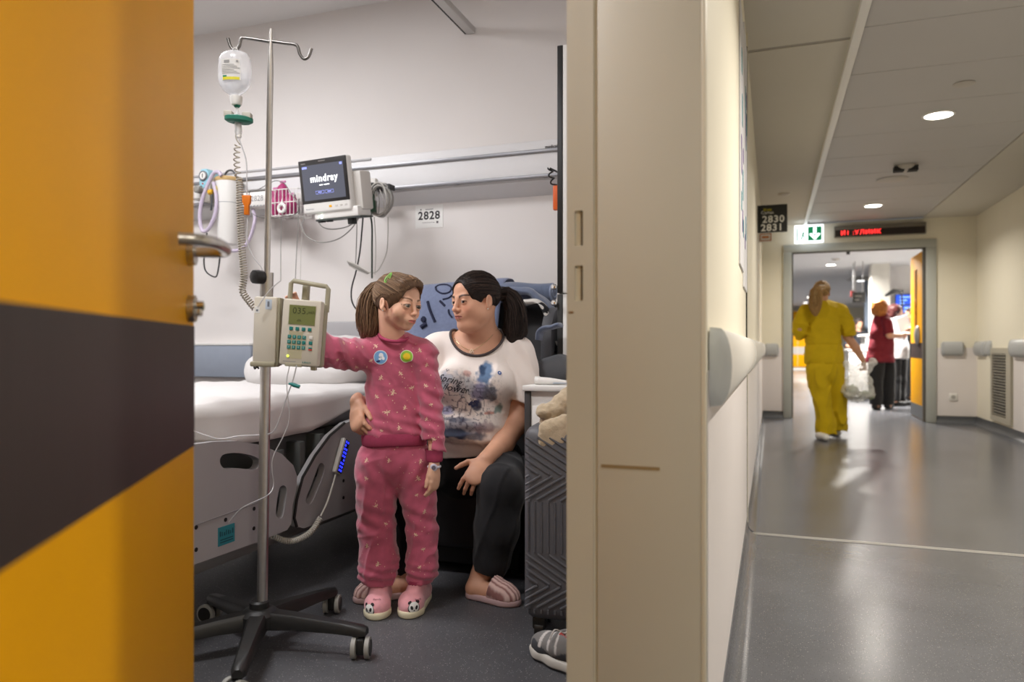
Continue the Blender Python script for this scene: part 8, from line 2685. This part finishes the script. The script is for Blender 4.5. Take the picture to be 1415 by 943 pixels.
part('lace_bow', MB().tube(catmull([L_(0.42) + UP * 0.098, L_(0.40) + sv * -0.03 + UP * 0.125, L_(0.33) - sv * 0.045 + UP * 0.135, L_(0.34) - sv * 0.03 + UP * 0.118, L_(0.42) + UP * 0.1, L_(0.48) + sv * 0.03 + UP * 0.115, L_(0.50) + sv * 0.05 + UP * 0.09], 5), 0.0024, 6), mat('lace_grey'), sh_)

# ================================================================== people in the corridor and the hall
def far_field(pts, pad=0.06, h=0.009):
    return make_field(pts, pad, h)

def flat_color(c, amp=0.05, f=40, seed=1):
    c = np.array(c)
    return lambda P: c * (1 + vnoise(P, f, seed)[:, None] * amp)

# ---- nurse in yellow, walking away
ND = 7.42
def N(x, y, dd=0.0): return at_d(x, y, ND + dd)
nu = thing('person', 'nurse in yellow scrubs walking away down the corridor', 'person', at_z(1148, 606, 0))
nH = Head(N(1135, 404, 0.0), (FW * 0.95 + RT * 0.25 + UP * 0.02), UP, 1.0)
bf_ = far_field([N(1098, 385, -0.2), N(1205, 612, 0.2)], 0.06, 0.008)
nH.build(bf_)
bf_.cone(nH.p(0, -0.02, -0.05), N(1136, 425), 0.05, 0.055, 0.02)
bf_.cone(N(1136, 440), N(1138, 495), 0.10, 0.11, 0.03, flat=(FW, 1.4))
bf_.chain([(N(1166, 432), 0.05), (N(1171, 465), 0.044), (N(1183, 482, -0.02), 0.038), (N(1192, 497, -0.03), 0.028)], 0.015)
bf_.chain([(N(1110, 432), 0.05), (N(1105, 455), 0.042), (N(1110, 445, 0.2), 0.036), (N(1118, 430, 0.3), 0.028)], 0.015)
hand(bf_, N(1192, 497, -0.03), (RT * 0.35 - UP + FW * 0.1), RT * 0.9 + BACK * 0.3, BACK * 0.2 + FW, 0.17, [(40, 60, 30)] * 4, k=0.006)
bf_.chain([(N(1132, 500), 0.07), (N(1138, 550), 0.055), (N(1141, 592), 0.04)], 0.02); bf_.chain([(N(1152, 500), 0.07), (N(1157, 550, 0.05), 0.055), (N(1157, 588, 0.1), 0.04)], 0.02)
sdf_part('body', bf_, M_SKIN, nu, flat_color(srgb(206, 156, 128)), smooth=2)
tf_ = far_field([N(1098, 410, -0.25), N(1185, 505, 0.3)], 0.06, 0.008)
tf_.cone(N(1137, 437), N(1138, 470), 0.165, 0.158, 0.03, flat=(FW, 1.6)); tf_.cone(N(1138, 470), N(1139, 494), 0.158, 0.185, 0.03, flat=(FW, 1.5))
tf_.cone(N(1115, 430), N(1160, 430), 0.07, 0.07, 0.03)
tf_.chain([(N(1160, 432), 0.075), (N(1170, 450), 0.072), (N(1173, 468), 0.07)], 0.02, planes=[(N(1172, 463), -UP + RT * 0.1)])
tf_.chain([(N(1113, 432), 0.075), (N(1106, 448, 0.02), 0.072), (N(1104, 458, 0.03), 0.068)], 0.02)
tf_.half(N(1140, 502), -UP); tf_.ell(N(1136, 412), (0.075, 0.075, 0.05), None, 0.01, 'cut')
def nfold(P):
    z = P[:, 2]
    a = folds(P, 7, 0.010, 61, (1, 1, 0.7)) + creases(P, 9, 0.016, 62, UP + RT * 0.5) + creases(P, 14, 0.008, 64, RT - UP * 0.3)
    return a + 0.008 * np.exp(-((z - 0.965) / 0.012) ** 2)
tf_.disp(nfold, 0.05)
M_SCRUB = mat('yellow_scrubs', srgb(204, 172, 4), 0.85, noise=0.06, nscale=14, bump=0.2, bscale=300)
sdf_part('scrub_top', tf_, M_SCRUB, nu, smooth=2)
pf_ = far_field([N(1112, 494, -0.2), N(1175, 606, 0.3)], 0.05, 0.008)
pf_.cone(N(1139, 495), N(1140, 510), 0.165, 0.165, 0.03, flat=(FW, 1.5))
pf_.chain([(N(1128, 510), 0.098), (N(1136, 555), 0.090), (N(1140, 585), 0.092), (N(1141, 600), 0.092)], 0.02, planes=[(N(1141, 599), -UP)])
pf_.chain([(N(1152, 510), 0.098), (N(1156, 555, 0.08), 0.088), (N(1157, 580, 0.12), 0.088), (N(1157, 595, 0.14), 0.086)], 0.02, planes=[(N(1157, 594, 0.14), -UP)])
pf_.disp(lambda P: folds(P, 8, 0.010, 63, (1, 1, 0.6)) + creases(P, 9, 0.018, 65, UP + RT * 0.15), 0.05)
sdf_part('scrub_trousers', pf_, M_SCRUB, nu, smooth=2)
for a_, b_ in ((at_z(1141, 610, 0), N(1141, 602)), (at_z(1158, 603, 0), N(1158, 596, 0.12))):
    q_ = Vector((a_.x, a_.y, 0))
    ff = far_field([q_ - FW * 0.1, q_ + FW * 0.22 + UP * 0.1 + RT * 0.1 , q_ - RT * 0.1], 0.02, 0.008)
    ff.cone(q_ + UP * 0.038, q_ + FW * 0.15 + UP * 0.035, 0.036, 0.040, 0.01); ff.half((0, 0, 0.003), -UP)
    sdf_part('shoe', ff, M_WHITE, nu, smooth=1)
hair_build(nH, nu, (srgb(190, 150, 96), srgb(120, 90, 58), srgb(226, 196, 146)), (0.0, -0.115, 0.035), [N(1128, 402, -0.19), N(1127, 412, -0.20), N(1126, 424, -0.19), N(1127, 434, -0.18)], [0.03, 0.05, 0.06, 0.06, 0.03], nst=260, seed=8, ntail=150, sr=0.003, fine=0.006)
# plastic bag in her hand
bgq = N(1188, 530, -0.05)
pb = thing('plastic_bag', 'clear plastic bag of waste in the hand of the yellow nurse', 'bag', N(1188, 556, -0.05))
pbf = far_field([N(1155, 490, -0.25), N(1215, 565, 0.15)], 0.05, 0.008)
pbf.ell(N(1186, 540, -0.05), (0.165, 0.12, 0.115), (RT, FW, UP), 0.03)
pbf.cone(N(1187, 530, -0.05), N(1193, 506, -0.03), 0.13, 0.05, 0.03); pbf.cone(N(1182, 512, -0.05), N(1168, 504, -0.05), 0.06, 0.03, 0.02); pbf.cone(N(1196, 512, -0.05), N(1206, 500, -0.05), 0.05, 0.03, 0.02)
pbf.disp(lambda P: vnoise(P, 18, 71) * 0.022 + vnoise(P, 45, 72) * 0.010, 0.06)
sdf_part('film', pbf, mat('bag_film', (0.9, 0.91, 0.9), 0.12, alpha=0.42, spec=0.8), pb, smooth=1)
cbf = far_field([N(1160, 515, -0.2), N(1212, 562, 0.1)], 0.04, 0.009)
for k in range(9):
    rr2 = random.Random(k)
    cbf.ell(N(1168 + rr2.random() * 36, 536 + rr2.random() * 12, -0.05), (0.05, 0.05, 0.035), None, 0.01)
cbf.disp(lambda P: vnoise(P, 30, 73) * 0.012, 0.05)
def cbcol(P):
    t = np.clip(0.5 + vnoise(P, 22, 74), 0, 1)[:, None]
    return np.array(srgb(196, 192, 178)) * t + np.array(srgb(128, 142, 116)) * (1 - t)
sdf_part('waste', cbf, mat('waste_vcol', (0.6, 0.6, 0.5), 0.8, vcol=True), pb, cbcol, smooth=1)

# ---- woman in maroon tunic
def far_person(name_label, Dm, cx, top_y, foot_y, head, top_pts, tcol, leg_pts, lcol, arms, skin, haircols, hair_kind, shoecol, yawv):
    K = lambda x, y, dd=0.0: at_d(x, y, Dm + dd)
    r_ = thing('person', name_label, 'person', at_z(cx, foot_y, 0))
    Hd = Head(K(*head), yawv, UP, 0.98)
    bf2 = far_field([K(cx - 34, top_y, -0.25), K(cx + 34, foot_y, 0.25)], 0.06, 0.009)
    Hd.build(bf2)
    bf2.cone(Hd.p(0, -0.02, -0.05), K(*top_pts[0][0]), 0.05, 0.06, 0.02)
    bf2.cone(K(*top_pts[0][0]), K(*leg_pts[0][0][0]), 0.08, 0.08, 0.03)
    for ar in arms:
        bf2.chain([(K(*p), r) for p, r in ar], 0.015)
        hand(bf2, K(*ar[-1][0]), K(*ar[-1][0]) - K(*ar[-2][0]), UP, BACK, 0.16, [(15, 20, 15)] * 4, k=0.008)
    for lg in leg_pts:
        bf2.chain([(K(*p), r * 0.6) for p, r in lg], 0.02)
    sdf_part('body', bf2, M_SKIN, r_, flat_color(skin), smooth=2)
    t2_ = far_field([K(cx - 34, top_y, -0.3), K(cx + 36, foot_y, 0.3)], 0.04, 0.010)
    t2_.chain([(K(*p), r) for p, r in top_pts], 0.04, flat=(FW, 1.25))
    for ar in arms:
        p0_, r0_ = ar[0]; p1_, r1_ = ar[1]
        t2_.cone(K(*p0_), K(*p1_), r0_ + 0.022, r1_ + 0.024, 0.03, planes=[(K(*p0_).lerp(K(*p1_), 0.85), K(*p1_) - K(*p0_))])
    t2_.half(K(*top_pts[-1][0]), -UP)
    t2_.disp(lambda P: folds(P, 9, 0.014, 81, (1, 1, 0.6)) + folds(P, 20, 0.006, 82), 0.05)
    sdf_part('tunic', t2_, mat('cloth_%s' % str(tcol), srgb(*tcol), 0.85, noise=0.07, nscale=15), r_, smooth=2)
    t3_ = far_field([K(cx - 34, top_y + 50, -0.3), K(cx + 34, foot_y, 0.3)], 0.04, 0.010)
    for lg in leg_pts:
        t3_.chain([(K(*p), r) for p, r in lg], 0.02, planes=[(K(*lg[-1][0]), -UP)])
    t3_.disp(lambda P: folds(P, 10, 0.012, 83, (1, 1, 0.6)), 0.05)
    sdf_part('trousers', t3_, M_TRS, r_, smooth=2)
    for lg in leg_pts:
        q_ = K(*lg[-1][0]); q_.z = 0
        yv = Vector(yawv); yv.z = 0; yv.normalize()
        ff = far_field([q_ - yv * 0.12, q_ + yv * 0.24 + UP * 0.1, q_ + RT * 0.1, q_ - RT * 0.1], 0.03, 0.009)
        ff.cone(q_ - yv * 0.05 + UP * 0.042, q_ + yv * 0.14 + UP * 0.036, 0.042, 0.040, 0.01); ff.half((0, 0, 0.003), -UP)
        sdf_part('shoe', ff, mat('shoe_%s' % str(shoecol), srgb(*shoecol), 0.6), r_, smooth=1)
    hf_ = far_field([Hd.p(0, 0, 0.2), Hd.p(0.2, 0.2, -0.25), Hd.p(-0.2, -0.25, -0.25)], 0.03, 0.008)
    M_ = (Hd.l, Hd.f, Hd.u)
    if hair_kind == 'bob':
        hf_.ell(Hd.p(0, -0.035, 0.03), (0.115, 0.125, 0.115), M_, 0.01); hf_.ell(Hd.p(0, -0.05, -0.05), (0.11, 0.10, 0.085), M_, 0.04)
    else:
        hf_.ell(Hd.p(0, -0.025, 0.03), (0.092, 0.112, 0.10), M_, 0.01); hf_.ell(Hd.p(0, -0.06, -0.05), (0.085, 0.07, 0.075), M_, 0.03)
    hf_.ell(Hd.p(0, 0.10, -0.05), (0.085, 0.085, 0.11), M_, 0.01, 'cut')
    hf_.disp(lambda P: vnoise(P, 35, 84) * 0.008 + vnoise(P, 90, 85) * 0.003, 0.04)
    b0_, d0_ = np.array(haircols[0]), np.array(haircols[1])
    sdf_part('hair', hf_, mat('hair_fibre'), r_, lambda P: d0_ + (b0_ - d0_) * np.clip(0.65 + 0.4 * vnoise(P, 60, 86), 0, 1)[:, None], smooth=1)
    return r_
far_person('woman in a maroon tunic with fluffy reddish hair standing at the counter', 10.85, 1217, 412, 566, (1216, 426), [((1218, 442), 0.125), ((1218, 460), 0.165), ((1218, 480), 0.175), ((1216, 501), 0.215)], (112, 24, 40),
           [[((1211, 500), 0.115), ((1210, 530), 0.10), ((1210, 560), 0.095)], [((1226, 500, 0.1), 0.11), ((1227, 530, 0.1), 0.095), ((1227, 560, 0.1), 0.09)]], (20, 20, 22),
           [[((1225, 446, -0.14), 0.05), ((1229, 464, -0.18), 0.045), ((1243, 464, -0.1), 0.035), ((1249, 462, -0.05), 0.03)]], srgb(206, 158, 134), (srgb(186, 122, 62), srgb(112, 62, 30)), 'bob', (24, 24, 26), (RT * 0.7 + FW * 0.7))
far_person('dark-haired woman in white reading a paper beside the maroon tunic', 11.5, 1240, 420, 560, (1238, 431), [((1238, 446), 0.12), ((1239, 462), 0.15), ((1240, 480), 0.16), ((1240, 496), 0.17)], (206, 204, 206),
           [[((1236, 495), 0.10), ((1236, 525), 0.09), ((1236, 554), 0.085)], [((1244, 495, 0.1), 0.10), ((1244, 525, 0.1), 0.09), ((1244, 554, 0.1), 0.085)]], (20, 20, 22),
           [[((1246, 450, -0.1), 0.045), ((1249, 464, -0.1), 0.04), ((1254, 458, -0.2), 0.03)]], srgb(206, 158, 134), (srgb(72, 32, 30), srgb(40, 18, 18)), 'short', (30, 30, 32), (RT * 0.95 + BACK * 0.3))
# blue folder held by the dark-haired woman
q = at_d(1249, 449, 11.3)
fd = thing('blue_folder', 'pale blue folder held up by the dark-haired woman', 'folder', at_d(1250, 460, 11.3))
part('cover', MB().box((-0.10, -0.14, -0.006), (0.10, 0.14, 0.006), M=slabM(q, RT + UP * 0.4, UP - RT * 0.4), bevel=0.003), mat('folder_blue', srgb(150, 190, 226), 0.5), fd)
part('page', MB().box((-0.09, -0.13, 0.006), (0.09, 0.13, 0.009), M=slabM(q, RT + UP * 0.4, UP - RT * 0.4)), M_WHITEP, fd)
# third person half hidden by the far door: a person in dark clothes
far_person('person in dark grey clothes half hidden behind the far yellow door', 11.9, 1256, 428, 556, (1258, 436), [((1256, 450), 0.10), ((1255, 465), 0.12), ((1255, 480), 0.13), ((1255, 492), 0.14)], (62, 60, 62),
           [[((1254, 490), 0.09), ((1256, 520), 0.075), ((1259, 548), 0.07)], [((1260, 490, 0.1), 0.09), ((1261, 520, 0.1), 0.075), ((1262, 548, 0.1), 0.07)]], (20, 20, 22),
           [[((1250, 452, -0.1), 0.045), ((1248, 466, -0.1), 0.04), ((1246, 462, -0.15), 0.03)]], srgb(190, 140, 112), (srgb(60, 48, 40), srgb(30, 24, 22)), 'short', (30, 30, 32), (-RT * 0.9 + BACK * 0.3))
# seated receptionist in a dark top behind the counter
KD = 15.2
K = lambda x, y, dd=0.0: at_d(x, y, KD + dd)
rp = thing('person', 'seated person with dark hair and dark top behind the reception desk', 'person', K(1188, 560))
kh = Head(K(1187, 448), BACK, UP, 1.0)
kf = far_field([K(1168, 436, -0.3), K(1206, 500, 0.3)], 0.06, 0.012)
kh.build(kf)
kf.cone(kh.p(0, 0, -0.05), K(1187, 462), 0.05, 0.06, 0.02); kf.cone(K(1187, 466), K(1187, 495), 0.10, 0.10, 0.02)
kf.chain([(K(1176, 464), 0.05), (K(1171, 478, -0.1), 0.045), (K(1176, 480, -0.3), 0.035)], 0.02); kf.chain([(K(1198, 464), 0.05), (K(1203, 478, -0.1), 0.045), (K(1198, 480, -0.3), 0.035)], 0.02)
for sx in (1176, 1198):
    hand(kf, K(sx, 480, -0.3), BACK - UP * 0.1, UP, (RT if sx < 1190 else -RT), 0.17, [(15, 20, 15)] * 4, k=0.01)
sdf_part('body', kf, M_SKIN, rp, flat_color(srgb(196, 150, 126)), smooth=2)
kt = far_field([K(1166, 452, -0.3), K(1208, 510, 0.3)], 0.06, 0.012)
kt.cone(K(1187, 468), K(1187, 500), 0.17, 0.17, 0.03, flat=(FW, 1.5)); kt.cone(K(1176, 464), K(1198, 464), 0.08, 0.08, 0.03)
kt.cone(K(1176, 464), K(1171, 477, -0.08), 0.075, 0.07, 0.02); kt.cone(K(1198, 464), K(1203, 477, -0.08), 0.075, 0.07, 0.02)
kt.disp(lambda P: folds(P, 10, 0.012, 91), 0.05)
sdf_part('dark_top', kt, mat('dark_navy_cloth', srgb(34, 36, 44), 0.85), rp, smooth=1)
kc_ = far_field([kh.p(-0.15, -0.15, -0.05), kh.p(0.15, 0.15, 0.2)], 0.03, 0.010)
kc_.ell(kh.p(0, -0.02, 0.035), (0.09, 0.105, 0.095), (kh.l, kh.f, kh.u), 0.01); kc_.ell(kh.p(0, 0.11, -0.04), (0.085, 0.09, 0.09), (kh.l, kh.f, kh.u), 0.01, 'cut')
sdf_part('hair', kc_, mat('hair_fibre'), rp, flat_color(srgb(52, 46, 46)), smooth=1)
# pale reception desk in front of that person
yd2 = 14.0
da, db = at_y(1173, 470, yd2).x, at_y(1200, 470, yd2).x
zd = at_y(1186, 483, yd2).z
dk2 = thing('reception_desk', 'low white reception desk in front of the seated dark-haired person', 'desk', ((da + db) / 2, yd2, 0))
part('front_panel', MB().box((da, yd2, 0.06), (db, yd2 + 0.04, zd - 0.03), bevel=0.004), mat('counter_white'), dk2)
part('desk_top', MB().box((da - 0.03, yd2 - 0.03, zd - 0.03), (db, yd2 + 0.6, zd), bevel=0.005), M_WHITE, dk2)
part('side_panel', MB().box((da, yd2 + 0.04, 0.06), (da + 0.04, yd2 + 0.58, zd - 0.03)), mat('counter_white'), dk2)
part('plinth', MB().box((da + 0.02, yd2 + 0.04, 0), (db, yd2 + 0.5, 0.06)), M_DARKBASE, dk2)
# chair of the seated receptionist
qc = K(1188, 560, 0.12); qc.z = 0
oc_ = thing('office_chair', 'dark office chair under the seated receptionist', 'chair', qc)
zs_ = 0.42
part('seat', MB().box((qc.x - 0.22, qc.y - 0.25, zs_ - 0.05), (qc.x + 0.22, qc.y + 0.2, zs_ + 0.04), bevel=0.02), M_BLACK, oc_)
part('backrest', MB().box((qc.x - 0.2, qc.y + 0.2, zs_ + 0.1), (qc.x + 0.2, qc.y + 0.26, zs_ + 0.55), bevel=0.02), M_BLACK, oc_)
part('column', MB().cyl((qc.x, qc.y, 0.06), (qc.x, qc.y, zs_ - 0.05), 0.03, seg=12), M_ALU, oc_)
bs_ = MB()
for k in range(5):
    a_ = 2 * math.pi * k / 5
    bs_.tube([(qc.x, qc.y, 0.08), (qc.x + 0.28 * math.cos(a_), qc.y + 0.28 * math.sin(a_), 0.03)], 0.02, 8)
part('star_base', bs_, M_BLACK, oc_)
